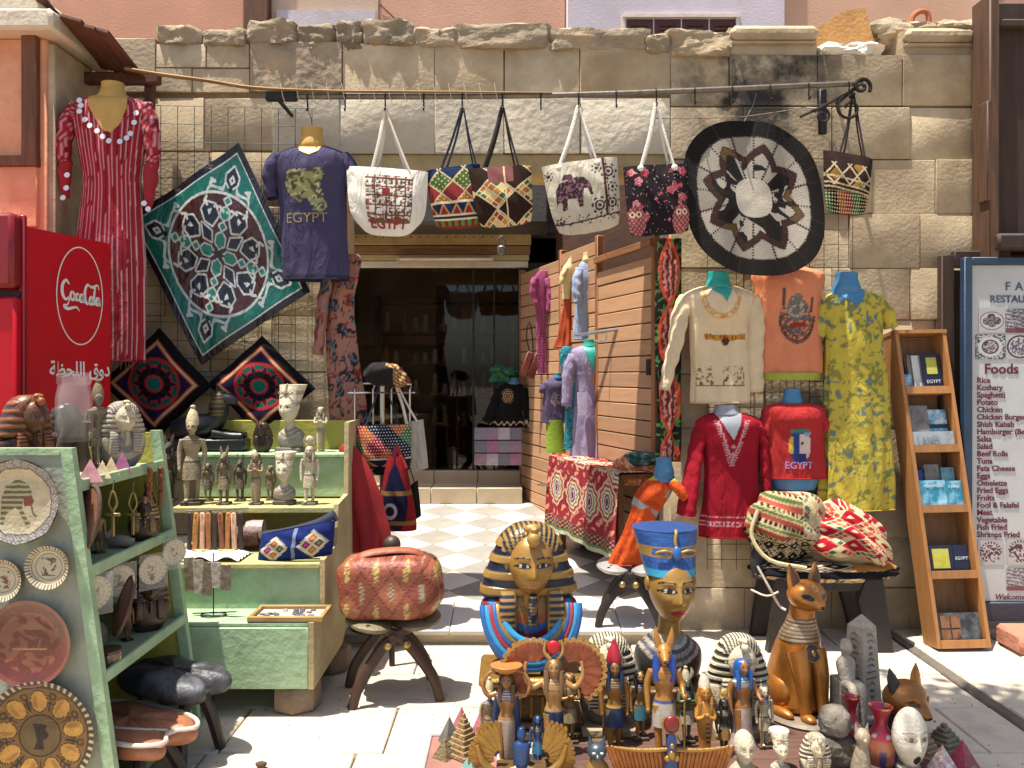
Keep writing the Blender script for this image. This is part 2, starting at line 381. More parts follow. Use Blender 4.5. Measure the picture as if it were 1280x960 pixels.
for i in range(46):
    a = rr.uniform(200, 900); s = rr.uniform(.015, .05)
    part('rubble_chip', RUBBLE, wl, rock((wx(a), rr.uniform(.02, .3), wz(56 if a < 800 else 66) + rr.uniform(0, .05)), (s * 1.4, s, s), 200 + i, 3., .2))
MOULD = mat('moulding', '#a8967a', .9, var=.25, scale=4, bump=.5, bscale=20)
for a, b, c, d in ((912, 1022, 33, 68), (1130, 1216, 36, 70)):
    part('cornice_moulding', MOULD, wl, prism([(wx(a), wz(d)), (wx(b), wz(d)), (wx(b), wz(c)), (wx(a), wz(c))], .36, .02), box(((wx(a) + wx(b)) / 2, 0, (wz(c) - .045)), (wx(b) - wx(a), .09, .085), .03), box(((wx(a) + wx(b)) / 2, .01, (wz(c) - .1)), (wx(b) - wx(a) - .01, .05, .02), .008))
part('plaster_smear', mat('plaster', '#d8cdbb', .9, bump=.6, bscale=25), wl, rock((wx(1068), .17, wz(60)), (.22, .19, .05), 77, 4., .15))
part('rubble_heap', RUBBLE, wl, rock((wx(1150), .3, wz(28)), (.26, .18, .10), 78, 2.4, .25), rock((wx(1215), .25, wz(32)), (.25, .2, .08), 79, 2.4, .25))
part('lintel_beam', BRASSY, wl, box((wx(633), .17, 2.93), (2.1, .3, .13), .01))
part('lintel_board', mat('dark_board', '#5b4526', .8, var=.3), wl, box((wx(633), .03, 3.005), (2.06, .05, .022), .004))

sb = thing('leaning_slab', 'orange plastered slab lying tilted on the top of the wall at right', 'slab', (0, 5.35, 0))
part('slab_body', mat('orange_plaster', '#b98a52', .85, var=.35, scale=5, bump=.3), sb, prism([(wx(1010), wz(36)), (wx(1066), wz(1)), (wx(1094), wz(-4)), (wx(1106), wz(40)), (wx(1092), wz(46)), (wx(1012), wz(46))], .1, .0))
pp = thing('bent_pipe', 'short bent terracotta pipe sticking out of rubble on wall top', 'pipe', P(1150, 22, 5.5))
part('pipe', mat('terracotta', '#a8623c', .8), pp, tube([(-.06, 0, -.1), (-.05, 0, 0), (0, 0, .04), (.05, 0, .03), (.06, 0, -.05)], .018, 8, 4))

# ------------------------------------------------------------------ pilaster at left, canopy above it
pl = thing('plaster_pilaster', 'peach plastered pilaster with framed panel and pale stone cornice at far left', 'pilaster', (-2.62, 4.68, 0))
PEACH = mat('peach_plaster', '#cf8f6b', .88, var=.22, scale=2.4, bump=.25, bscale=18, detail=9, col2='#d8a47f', spot=.6)
part('shaft', PEACH, pl, box((-.8, .26, 1.75), (1.6, .52, 3.5), .01))
part('stone_return', STONE, pl, box((.012, .27, 1.75), (.05, .50, 3.46), .008))
part('cornice', STONEP, pl, box((-.76, .2, 3.56), (1.72, .66, .12), .02), box((-.78, .22, 3.66), (1.62, .6, .1), .03))
WB = wood('dark_timber', '#6b4126', .7, 'Z')
part('panel_frame', WB, pl, box((-.075, -.02, 3.18), (.085, .05, .78), .006), box((-.8, -.021, 2.80), (1.54, .05, .06), .006))
for k in range(5): part('plaster_panel', PEACH, pl, box((-.42, -.008, 2.61 - k * .36), (.76, .03, .35), .006))
cn = thing('wooden_canopy', 'rusty brown board canopy jutting out above the striped red dress', 'canopy', P(118, 40, 4.75))
RUST = wood('rusty_board', '#5c3420', .8, 'Y', .8, .5)
for k in range(6):
    x0 = -.22 + k * .075
    part('canopy_board', RUST, cn, xf(box((x0, .1 + rr.uniform(-.05, .05), -.012 * k + rr.uniform(-.012, .012)), (.072, .52, .022), .004), rx=-.20, ry=.30))
part('canopy_beam', RUST, cn, box((.0, .3, -.16), (.5, .06, .07), .01), box((.16, .36, -.33), (.05, .06, .36), .008))
# ------------------------------------------------------------------ shop front at the back of the alcove
sf = thing('shop_front', 'glazed shop front with wooden head beams and dark rolled shutter', 'shop front', (0, 8.4, 0))
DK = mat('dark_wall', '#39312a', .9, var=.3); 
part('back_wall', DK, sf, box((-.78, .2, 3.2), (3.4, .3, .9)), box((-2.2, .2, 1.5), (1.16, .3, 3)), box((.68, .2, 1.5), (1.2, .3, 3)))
part('shutter_box', mat('shutter_grey', '#4f4b45', .6, .3), sf, box((-.8, -.3, 3.25), (2.3, .72, .48), .03))
part('head_rail', BRASSY, sf, box((-.8, -.06, 2.965), (1.98, .1, .11), .006))
part('head_beam', wood('orange_wood', '#97714c', .6), sf, box((-.8, -.05, 2.86), (1.96, .09, .085), .006))
part('head_strip', mat('yellow_paint', '#b3a676', .7), sf, box((-.8, -.045, 2.785), (1.94, .08, .055), .004))
part('head_white', mat('white_paint', '#cfc6b4', .7), sf, box((-.8, -.04, 2.72), (1.92, .07, .06), .004))
part('rivet_row', mat('rivet', '#2b2118', .6), sf, *[ell((-1.55 + k * .09, -.115, 2.985), (.008, .006, .008), 6, 5) for k in range(16)])
FR = mat('dark_metal', '#2a2622', .5, .4)
dfr = part('door_frame', FR, sf, box((-1.63, .0, 1.67), (.04, .06, 2.06), .004), box((.075, .0, 1.67), (.03, .06, 2.06), .004), box((-.39, .01, 1.67), (.02, .03, 2.04), .002), box((-.18, .02, 1.67), (.015, .03, 2.04), .002))
gm = bpy.data.materials.new('window_glass'); gm.use_nodes = True; n_ = gm.node_tree.nodes; l_ = gm.node_tree.links; n_.remove(n_['Principled BSDF'])
tr = n_.new('ShaderNodeBsdfTransparent'); tr.inputs[0].default_value = (.66, .68, .67, 1); gl = n_.new('ShaderNodeBsdfGlossy'); gl.inputs['Roughness'].default_value = .02
fz = n_.new('ShaderNodeFresnel'); fz.inputs[0].default_value = 1.45; ms_ = n_.new('ShaderNodeMixShader')
l_.new(fz.outputs[0], ms_.inputs[0]); l_.new(tr.outputs[0], ms_.inputs[1]); l_.new(gl.outputs[0], ms_.inputs[2]); l_.new(ms_.outputs[0], n_['Material Output'].inputs[0])
for a, b in ((-1.61, -.40), (-.38, -.19), (-.172, .06)):
    part('glass_pane', gm, dfr, box(((a + b) / 2, .012, 1.67), (b - a, .006, 2.03)))
rm = thing('shop_room', None, None, (0, 8.56, .64)); tag(rm, kind='structure')
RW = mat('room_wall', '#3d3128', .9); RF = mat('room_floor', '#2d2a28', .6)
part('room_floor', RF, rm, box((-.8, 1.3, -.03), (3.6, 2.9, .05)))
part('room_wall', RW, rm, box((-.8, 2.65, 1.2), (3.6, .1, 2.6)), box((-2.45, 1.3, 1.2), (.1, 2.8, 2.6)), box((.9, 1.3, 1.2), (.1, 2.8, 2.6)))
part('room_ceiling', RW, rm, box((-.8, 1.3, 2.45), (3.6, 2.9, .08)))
sh = thing('display_shelf', 'dim shelf unit of small figurines inside the dark shop', 'shelf', (-.6, 9.7, .66))
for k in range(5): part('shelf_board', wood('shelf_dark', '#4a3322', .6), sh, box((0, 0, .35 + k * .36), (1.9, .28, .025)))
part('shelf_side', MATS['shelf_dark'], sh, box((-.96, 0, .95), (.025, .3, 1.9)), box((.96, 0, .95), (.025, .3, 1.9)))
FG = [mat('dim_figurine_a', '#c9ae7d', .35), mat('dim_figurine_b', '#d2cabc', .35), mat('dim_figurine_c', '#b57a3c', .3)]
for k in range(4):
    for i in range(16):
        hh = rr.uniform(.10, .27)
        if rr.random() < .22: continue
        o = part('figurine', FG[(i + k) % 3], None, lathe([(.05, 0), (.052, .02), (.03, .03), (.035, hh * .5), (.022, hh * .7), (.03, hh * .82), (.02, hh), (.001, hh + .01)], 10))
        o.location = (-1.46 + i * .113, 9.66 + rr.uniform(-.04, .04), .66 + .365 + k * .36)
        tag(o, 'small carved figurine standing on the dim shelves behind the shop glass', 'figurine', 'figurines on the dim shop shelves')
# tube light and padlock
tl = thing('tube_light', 'unlit fluorescent tube on the orange beam above the shop door', 'lamp', P(557, 324, 8.24))
part('tube', mat('tube_white', '#d9cdbf', .4, bump=0), tl, tube([(-.46, -.03, 0), (.46, -.03, 0)], .016, 10))
part('fitting', mat('fitting', '#b7a18b', .6), tl, box((0, .02, .0), (.96, .05, .045), .006), box((-.47, -.02, 0), (.03, .05, .05), .004), box((.47, -.02, 0), (.03, .05, .05), .004))
pk = thing('padlock', 'grey padlock hanging over the shop door', 'padlock', P(627, 313, 7.55))
part('lock_body', mat('steel_dull', '#6d6a66', .45, .8), pk, box((0, 0, 0), (.075, .03, .09), .012))
part('shackle', MATS['steel_dull'], pk, tube([(-.025, 0, .04), (-.025, 0, .1), (0, 0, .13), (.025, 0, .1), (.025, 0, .04)], .008, 8, 3))

# alcove side walls
aw = part('alcove_wall', STONE, None, prism([(-1.10, 0), (-1.72, 0), (-1.72, 3.55), (-1.10, 3.55)], .01)) if False else None
V = np.array([(-1.08, 5.6, 0), (-1.66, 8.3, 0), (-2.1, 8.3, 0), (-1.6, 5.6, 0), (-1.08, 5.6, 1.1), (-1.66, 8.3, 1.1), (-2.1, 8.3, 1.1), (-1.6, 5.6, 1.1)], float)
aw = part('alcove_wall', STONE, None, (V, [(0, 1, 2, 3), (4, 7, 6, 5), (0, 4, 5, 1), (1, 5, 6, 2), (2, 6, 7, 3), (3, 7, 4, 0)])); tag(aw, 'plain stone side wall on the left inside of the alcove', 'wall')
# slatted timber partition on the right of the alcove
A_, B_ = Vector((.965, 5.62, 0)), Vector((.085, 8.36, 0)); ang = math.atan2(B_.y - A_.y, B_.x - A_.x); LEN = (B_ - A_).length
sp_ = thing('timber_partition', 'slatted orange timber partition along the right side of alcove', 'partition', A_, ang)
SLAT = wood('orange_slat', '#b58a66', .65, 'X', .8, .78, .12); DKW = wood('gap_wood', '#4d2f1c', .8, 'X')
part('backing', DKW, sp_, box((LEN / 2, -.03, 1.3), (LEN, .02, 2.2)))
part('rear_boarding', DKW, sp_, box((LEN * .42, -.22, 1.75), (LEN * .84, .03, 3.3)))
for (t0, t1, top) in ((0.0, .325, 2.41), (.335, .60, 2.66), (.61, .985, 2.62)):
    z = top
    while z > .3:
        o = part('slat_board', SLAT, sp_, box(((t0 + t1) / 2 * LEN, .0, z - .054), ((t1 - t0) * LEN - .01, .022, .104), .004)); o.location = (0, rr.uniform(-.003, .003), 0); z -= .112
for t, top in ((.33, 2.7), (.605, 2.7), (.99, 2.66), (.0, 2.62)):
    part('partition_post', wood('post_wood', '#9a6136', .6, 'Z'), sp_, box((t * LEN, -.012, top / 2 + .1), (.05, .06, top - .2), .005))
part('loose_rail', wood('rail_wood', '#8a5a34', .6), sp_, xf(box((.46, .03, 2.50), (.95, .03, .05), .004), ry=.0))
part('hole_board', mat('hole_dark', '#1d120b', .9), sp_, box((.06, .013, 1.66), (.07, .01, .11)))
# beam strip and wires on top of the partition
# ------------------------------------------------------------------ the building behind
rb = thing('rear_building', 'pink lavender and peach plastered house rising behind the wall', 'building', (0, 10.2, 0))
k10 = 10.2 / F
def rwx(px): return (px - 640) * k10
def rwz(py): return H + (HOR - py) * k10
segs = [(-700, 60, '#8c7d78', .15), (60, 306, '#c08c72', .0), (330, 471, '#c2a690', .1), (470, 708, '#c89a80', .12), (708, 980, '#c2b6bc', -.1), (980, 1245, '#c99f83', .05), (1245, 1900, '#b9897a', .15)]
for i, (a, b, c, dy) in enumerate(segs):
    part('plaster_wall', mat('rear_plaster_%d' % i, c, .9, var=.15, scale=1.2, bump=.15), rb, box(((rwx(a) + rwx(b)) / 2, .3 + dy, 5.2), (rwx(b) - rwx(a) - .01, .5, 6.4), .01))
part('timber_post', WB, rb, box((rwx(319), .1, 5.2), (rwx(335) - rwx(303), .2, 6.4), .02))
part('lavender_band', mat('lav_band', '#bcb2b6', .9), rb, box((rwx(405), .12, rwz(18)), (rwx(470) - rwx(345), .03, .2)))
SHT = mat('brown_shutter', '#4a2a26', .7, var=.2)
wn = part('window', mat('window_trim', '#cfc2b4', .8), rb, box((rwx(850), -.06, rwz(23)), (rwx(922) - rwx(776), .06, .04)), box((rwx(778), -.055, rwz(70)), (.04, .05, .95)), box((rwx(920), -.055, rwz(70)), (.04, .05, .95)))
for k in range(4):
    a = 782 + k * 34.5
    sh_ = part('shutter_leaf', SHT, rb, box((rwx(a + 17), -.04, rwz(72)), (rwx(a + 33) - rwx(a), .03, .9), .005))
    for q in range(7): part('louvre', SHT, sh_, xf(box((0, 0, 0), (.2, .035, .012)), (rwx(a + 17), -.062, rwz(34) - q * .05), rx=.6))
part('crack', mat('crack', '#4b3226', .9), rb, tube([P(472, -2, 10.2 * .999) - Vector((0, 10.2, 0)) + Vector((0, .16, 0)), P(490, 15, 10.2) - Vector((0, 10.04, 0)), P(512, 38, 10.2) - Vector((0, 10.04, 0))], .008, 5))

# ------------------------------------------------------------------ dark timber cabinet at top right
cb = thing('timber_cabinet', 'tall dark brown timber door casing beside the stone wall at right edge', 'door', (3.42, 4.98, 0))
DT = wood('old_brown', '#3b2618', .75, 'Z', .8, .5)
part('casing_post', wood('casing_wood', '#5f3f29', .7, 'Z'), cb, box((-.53, .1, 3.1), (.06, .2, 1.6), .008), box((-.56, .05, 2.95), (.03, .1, .6), .006))
part('upper_panel', DT, cb, box((0, .12, 3.12), (1.0, .1, 1.5), .01)); part('cross_rail', DT, cb, box((0, .07, 2.40), (1.06, .22, .1), .015)); part('cross_rail', DT, cb, box((0, .09, 3.72), (1.02, .16, .05), .01))
part('lower_panel', DT, cb, box((0, .13, 1.5), (.98, .08, 1.7), .01)); part('stile', DT, cb, box((-.46, .085, 1.95), (.1, .1, .82), .008), box((-.1, .085, 2.26), (.62, .08, .08), .006))

# ------------------------------------------------------------------ street tree out of frame that dapples the paving at right
def tree(base, hgt, crown, rad, n, seed):
    t = thing('street_tree', 'leafy street tree overhanging the paving outside the right edge', 'tree', base); R = np.random.default_rng(seed)
    br = [tube([(0, 0, 0), (.05, .02, hgt * .5), (-.05, 0, hgt)], [.14, .11, .08], 10, 3)]
    tips = []
    for k in range(9):
        a = R.uniform(0, 2 * PI); q = np.array(crown) + R.normal(size=3) * np.array(rad) * .45
        br.append(tube([(-.03, 0, hgt * R.uniform(.75, 1)), tuple(np.array([0, 0, hgt]) * .4 + q * .6), tuple(q)], [.06, .035, .01], 6, 3)); tips.append(q)
    part('trunk', wood('bark', '#5a4636', .9, 'Z'), t, *br)
    V = []; Fc = []
    for k in range(n):
        c = tips[k % len(tips)] + R.normal(size=3) * np.array(rad) * .30
        u = R.normal(size=3); u /= np.linalg.norm(u); v = np.cross(u, R.normal(size=3)); v /= np.linalg.norm(v); s = R.uniform(.05, .09); i = len(V)
        V += [c - u * s, c + v * s * .45, c + u * s, c - v * s * .45]; Fc.append((i, i + 1, i + 2, i + 3))
    part('crown', mat('leaf', '#4f6a2c', .6, var=.3, bump=0), t, (np.array(V), Fc), smooth=0)
tree((3.6, 1.4, 0), 4.4, (-2.55, 1.85, 5.0), (.62, .75, .3), 3800, 5)
# ------------------------------------------------------------------ cloth makers
CLOTH = vcm('printed_cotton', rough=.9, var=.10, scale=9, bump=.12, bscale=260, spec=.2, wrinkle=.6)
SATIN = vcm('satin_print', rough=.32, var=.08, scale=5, bump=.25, bscale=26, wrinkle=.5)
WOVEN = vcm('woven_wool', rough=.95, var=.16, scale=30, bump=.5, bscale=220, spec=.15)
HIDE = vcm('hide', rough=.75, var=.12, scale=20, bump=.4, bscale=160, spec=.2)
FORM = {'yellow': mat('form_yellow', '#b08a3c', .5, var=.2, scale=5, bump=.1), 'cream': mat('form_cream', '#d8c48e', .5, bump=.1), 'teal': mat('form_teal', '#1f8f83', .45, bump=.08), 'blue': mat('form_blue', '#3a7096', .45, bump=.08), 'grey': mat('form_grey', '#85848c', .45, bump=.08), 'skin': mat('form_skin', '#c39a72', .5)}
class Garment:
    """a dressed bust: prof rows (row, centre column, half width) from hem to neck, as seen in the photo at distance d"""
    def __init__(s, name, label, cat, d, prof, m, pf=None, dep=.40, fold=.04, nf=6, group=None, nu=88, nv=100, part_name='garment', seed=1):
        s.d = d; s.k = d / F; s.R = np.random.default_rng(seed); s.dep = dep * .8; s.fold = fold * 1.5; s.nf = nf; s.pf = pf; s.m = m
        A = catmull(prof, 8); s.A = A[np.argsort(A[:, 0])]; s.ph = s.R.uniform(0, 6, 6)
        c = P(prof[0][1], prof[0][0], d); s.o = np.array(c); s.root = thing(name, label, cat, c, 0, group)
        s.y0, s.y1 = prof[0][0], prof[-1][0]
        def f(u, v):
            py = s.y0 + (s.y1 - s.y0) * v; a = u * 2 * PI; return s.pt(a, py)
        X, Fc, U, V = grid(f, nu, nv, True); py = s.y0 + (s.y1 - s.y0) * V
        cxx = np.interp(py, s.A[:, 0], s.A[:, 1]); rxx = np.interp(py, s.A[:, 0], s.A[:, 2])
        b = MB(); b.add((X, Fc), s.pf(cxx + rxx * np.cos(U * 2 * PI), py, np.sin(U * 2 * PI) <= .05) if s.pf else None); s.body = b.build(part_name, m, s.root, 60)
        sm = s.body.modifiers.new('cloth_thickness', 'SOLIDIFY'); sm.thickness = .003
        hp = np.column_stack(s.pt(np.linspace(0, 2 * PI, 97), np.full(97, s.y0 - 1.2))); cc = s.col(hp[:1])
        hm = MB(); V, Fc = tube(hp * np.array([1.006, 1.012, 1]), .0035, 6, 1, .7); hm.add((V, Fc), (cc[0] * .8) if cc is not None else None); hm.build('hem', m, s.root, 60)
    def pt(s, a, py):
        cx = np.interp(py, s.A[:, 0], s.A[:, 1]); rx = np.interp(py, s.A[:, 0], s.A[:, 2]); t = (s.y0 - py) / (s.y0 - s.y1 + 1e-9)
        w_ = s.fold * (1.55 - 1.4 * t) * (np.sin(s.nf * a + s.ph[0] + 2 * t) + .6 * np.sin((s.nf * 2 - 1) * a + s.ph[1] - 3 * t) + .5 * np.sin(t * 14 + s.ph[2] + 2 * np.sin(a * 2)) * np.clip(1 - t, 0, 1))
        q = 1 + w_; K = s.k; y = np.sin(a) * rx * K * s.dep
        y = y - np.where(np.sin(a) < 0, .03 * np.exp(-((t - .78) / .12) ** 2) * np.exp(-(np.cos(a) / .7) ** 2), 0) * (rx * K / .2)
        X = (640 - 640 + cx - 640) * K + rx * K * np.cos(a) * q - s.o[0]
        return X, y * q, (H + (HOR - py) * K) - s.o[2]
    def col(s, X):
        if s.pf is None: return None
        px = (X[:, 0] + s.o[0]) / s.k + 640; py = HOR - (X[:, 2] + s.o[2] - H) / s.k
        return s.pf(px, py, X[:, 1] < .004)
    def surf(s, px, py, off=.005):
        px = np.asarray(px, float); py = np.asarray(py, float)
        cx = np.interp(py, s.A[:, 0], s.A[:, 1]); rx = np.interp(py, s.A[:, 0], s.A[:, 2])
        a = -np.arccos(np.clip((px - cx) / (rx + 1e-9), -.97, .97)); X, y, Z = s.pt(a, py)
        return np.column_stack([(px - 640) * s.k - s.o[0], y - off, Z])
    def loc(s, px, py, dy=0.): return np.array([(px - 640) * s.k - s.o[0], dy, H + (HOR - py) * s.k - s.o[2]])
    def sleeve(s, pts, rad, name='sleeve', flat=.6, m=None, n=20):
        """pts (col,row,dy), rad px"""
        V, Fc = tube([s.loc(*p) for p in pts], [r * s.k for r in rad], n, 8, flat, cap=False)
        R = s.R; ph = R.uniform(0, 6, 3); V = V + np.column_stack([np.sin(V[:, 2] * 60 + ph[0]), np.sin(V[:, 2] * 75 + V[:, 0] * 40 + ph[1]), 0 * V[:, 0]]) * .0035
        b = MB(); b.add((V, Fc), s.col(V)); o = b.build(name, m or s.m, s.root, 60); o.modifiers.new('cloth_thickness', 'SOLIDIFY').thickness = .003; return o
    def patch(s, poly, m, name, off=.006, n=40, parent=None, pf=None):
        xs = [p[0] for p in poly]; ys = [p[1] for p in poly]
        def f(u, v):
            q = s.surf(min(xs) + (max(xs) - min(xs)) * u, min(ys) + (max(ys) - min(ys)) * v, off); return q.T
        X, Fc, U, V = grid(f, n, n); U = min(xs) + (max(xs) - min(xs)) * U; V = min(ys) + (max(ys) - min(ys)) * V
        cu = np.array([U[list(q)].mean() for q in Fc]); cv = np.array([V[list(q)].mean() for q in Fc]); k = inpoly(cu, cv, poly)
        b = MB(); b.add((X, [q for q, t in zip(Fc, k) if t]), pf(U, V) if pf else None); return b.build(name, m, parent or s.root, 60)
    def text(s, t, px, py, size, m, name='print_lettering', bold=0., off=.007, sp=1., sx=1.):
        V, Fc = text_mesh(t, size * s.k * 1.38, .0006, bold=bold, spacing=sp); V[:, 0] *= sx
        Q = s.surf(px + V[:, 0] / s.k, py - V[:, 2] / s.k, off); Q[:, 1] += V[:, 1]
        return part(name, m, s.root, (Q, Fc), smooth=0)
    def neck(s, px, top, bot, hw, kind, slant=0., dy=.0, wide=None):
        wide = wide or hw * 1.9; h_ = bot - top; f = lambda py, r, q=.85: (*s.loc(px, py, dy), r * s.k, r * s.k * q)
        rows = [f(bot + h_ * .35, wide * 1.15, .6), f(bot, wide * .9, .65), f(bot - h_ * .25, hw * 1.25), f(top + h_ * .35, hw), f(top + .5, hw * .98), f(top, hw * .9)]
        return part('bust_form', FORM[kind], s.root, loft(rows, 20, 4), smooth=50)
def bag(name, label, quad, d, th, pf, m, straps=None, strap_m=None, rb=.25, nu=110, nv=100, cat='bag', sag=.0, group=None, bulge=.6, strap_r=.007, knots=None):
    tl, tr, br, bl = [np.array(P(q[0], q[1], d)) for q in quad]; o = (bl + br) / 2; t = thing(name, label, cat, o, 0, group)
    ph = len(name)
    def surf(u, v, sgn=-1):
        q = (1 - rb * .5 * (1 - v) ** 5 ); uu = .5 + (u - .5) * q
        B = bl[:, None] * (1 - uu) + br[:, None] * uu; T = tl[:, None] * (1 - uu) + tr[:, None] * uu; X = B * (1 - v) + T * v
        e = np.abs(2 * u - 1); dz = rb * .25 * (e ** 4) * (1 - v) ** 3 * np.linalg.norm(tr - tl); sg = -sag * np.sin(PI * u) * v ** 4
        b_ = (1 - e ** 4) * np.clip(np.sin(PI * np.clip(v * .86 + .02, 0, 1)), 0, 1) ** bulge
        wr = .006 * np.sin(u * 13 + v * 7 + ph) * np.sin(v * 9 + u * 3) * b_
        return np.array([X[0] - o[0] + wr * .4, X[1] - o[1] + sgn * th * b_ + wr, X[2] - o[2] + dz + sg])
    X, Fc, U, V = grid(lambda u, v: surf(u, v, -1), nu, nv); X2, F2, _, _ = grid(lambda u, v: surf(u, v, .75), 30, 30)
    C = pf(U, V); b = MB(); b.add((X, Fc), C); b.add((X2, F2), C.mean(axis=0)); b.build('bag_body', m, t, 70)
    top = .5 * (tl + tr) - o
    if straps:
        for k, (hk, a, c) in enumerate(straps):     # hook point, two fixing points (px)
            hk = np.array(P(*hk, d)) - o; a = np.array(P(*a, d)) - o; c = np.array(P(*c, d)) - o
            off = np.array([0, -.02 if k == 0 else .035, 0]); h2 = hk + off * .15
            mid1 = (a + hk) / 2 + np.array([.004, 0, 0]) + off; mid2 = (c + hk) / 2 + off
            pts = [a + off * 1.2, mid1, h2 + np.array([-.006, 0, 0]), h2 + np.array([0, 0, .008]), h2 + np.array([.006, 0, 0]), mid2, c + off * 1.2]
            hd_ = part('handle', strap_m, t, tube(pts, strap_r, 8, 5, flat=.7))
            if knots and k == 0: part('knot', strap_m, hd_, ell(a + off * 1.4, (.02, .018, .02), 12, 8)); part('knot', strap_m, hd_, ell(c + off * 1.4, (.02, .018, .02), 12, 8))
    return t, surf, o
def cells(U, V, nu, nv, cols, seed=0, ox=0, oy=0):
    i = np.floor(U * nu + ox).astype(int); j = np.floor(V * nv + oy).astype(int); R = np.random.default_rng(seed); T = R.integers(0, len(cols), (97, 89))
    C = np.array([lin(c) for c in cols]); return C[T[i % 97, j % 89]], (U * nu + ox) % 1, (V * nv + oy) % 1
def lattice(U, V, nu, nv):
    """rotated diamond lattice coordinates"""
    a = U * nu + V * nv; b = U * nu - V * nv; return np.floor(a).astype(int), np.floor(b).astype(int), a % 1, b % 1

# ------------------------------------------------------------------ rail with hooks
STEEL = mat('worn_steel', '#6f675e', .45, .7, var=.3, scale=20, bump=.1); IRON = mat('black_iron', '#1f1a17', .5, .4); WIRE = mat('grid_wire', '#4a4438', .7, .2)
RD = 4.85
rl = thing('hanging_rail', 'long steel rail with hooks carrying the bags across the shop front', 'rail', P(700, 112, RD))
ro = rl.location
part('bar', STEEL, rl, tube([P(340, 121, RD) - ro, P(700, 119, RD) - ro, P(1078, 104, RD) - ro], .016, 10, 4))
for hx in (385, 432, 482, 530, 578, 628, 676, 723, 770, 820, 868, 915, 962, 1010, 1060):
    hy = np.interp(hx, [340, 700, 1078], [122, 120, 105]); c = P(hx, hy, RD) - ro
    part('hook', IRON, rl, tube([c + Vector((0, .0, .02)), c + Vector((0, -.02, .0)), c + Vector((0, -.012, -.05)), c + Vector((.0, -.02, -.085)), c + Vector((0, -.045, -.075))], .0045, 6, 3))
part('wall_arm', IRON, rl, tube([P(1076, 104, RD) - ro, P(1076, 104, RD) - ro + Vector((0, .36, .0))], .012)); part('wall_arm', IRON, rl, tube([P(345, 121, RD) - ro, P(345, 121, RD) - ro + Vector((0, .36, 0))], .012), box(P(352, 121, RD) - ro, (.18, .04, .05), .004))
def scroll(c, r, turns, sgn=1, a0=0.):
    return [(c[0] + sgn * r * (1 - .75 * t) * math.cos(a0 + t * turns * 2 * PI), c[1], c[2] + r * (1 - .75 * t) * math.sin(a0 + t * turns * 2 * PI)) for t in np.linspace(0, 1, 26)]
part('scroll_bracket', IRON, rl, tube(scroll(P(1077, 108, RD - .02) - ro, .055, 1.2, 1, -.6), .011, 8)); part('scroll_bracket', IRON, rl, tube(scroll(P(1062, 135, RD) - ro, .085, 1.3, 1, 1.2), .009, 8)); part('scroll_bracket', IRON, rl, tube(scroll(P(1028, 145, RD) - ro, .05, 1.4, -1, .5), .008, 8), tube([P(1000, 146, RD) - ro, P(1030, 132, RD) - ro, P(1068, 112, RD) - ro], .008, 8, 4)); part('bracket_plate', IRON, rl, box(P(1028, 140, RD + .3) - ro, (.05, .03, .28), .008))
lt = thing('wooden_lath', 'thin bent wooden lath tied along the left half of the rail', 'lath', P(300, 105, RD - .02)); lo = lt.location
part('lath', wood('lath_wood', '#9b7440', .7, 'X'), lt, tube([P(157, 86, RD - .02) - lo, P(200, 93, RD - .02) - lo, P(260, 101, RD - .02) - lo, P(320, 110, RD - .02) - lo, P(420, 114, RD - .02) - lo, P(560, 115, RD - .02) - lo, P(690, 116, RD - .02) - lo], [.02, .02, .019, .018, .014, .012, .008], 6, 4, flat=.5))
for x in range(352, 620, 19): part('string', mat('twine', '#b9ab90', .9), lt, tube([(P(x, 110, RD) - lo) + Vector((0, -.022, .02)), (P(x + 3, 118, RD) - lo) + Vector((0, -.026, -.02)), (P(x + 5, 124, RD) - lo) + Vector((0, -.01, -.02))], .0025, 5, 2))
# wire grids on the wall
def wire_grid(name, label, x0, x1, y0, y1, stepx, stepy, d, skew=0.):
    t = thing(name, label, 'wire grid', P((x0 + x1) / 2, y1, d)); o = t.location; x = x0
    vs_ = []; hs_ = []
    while x <= x1 + 1: vs_.append(tube([P(x, y0 + skew * (x - x0), d) - o, P(x, y1, d) - o], .0022, 5)); x += stepx
    y = y0
    while y <= y1: hs_.append(tube([P(x0, y, d) - o + Vector((0, -.005, 0)), P(x1, y + skew * (x1 - x0), d) - o + Vector((0, -.005, 0))], .0022, 5)); y += stepy
    for q in vs_: part('upright_wire', WIRE, t, q)
    for q in hs_: part('cross_wire', WIRE, t, q)
    return t
wire_grid('wire_grid', 'welded wire grid on the stone wall behind the teal tapestry', 180, 395, 132, 505, 21, 22.5, 5.13, .02)
wire_grid('wire_grid', 'rusty wire grid hung behind the shirts and tunics on the right wall', 884, 1012, 300, 712, 18.2, 19, 5.14)
wire_grid('wire_grid', 'low wire grid strip behind the yellow printed dress', 1012, 1066, 268, 700, 18, 19, 5.145)

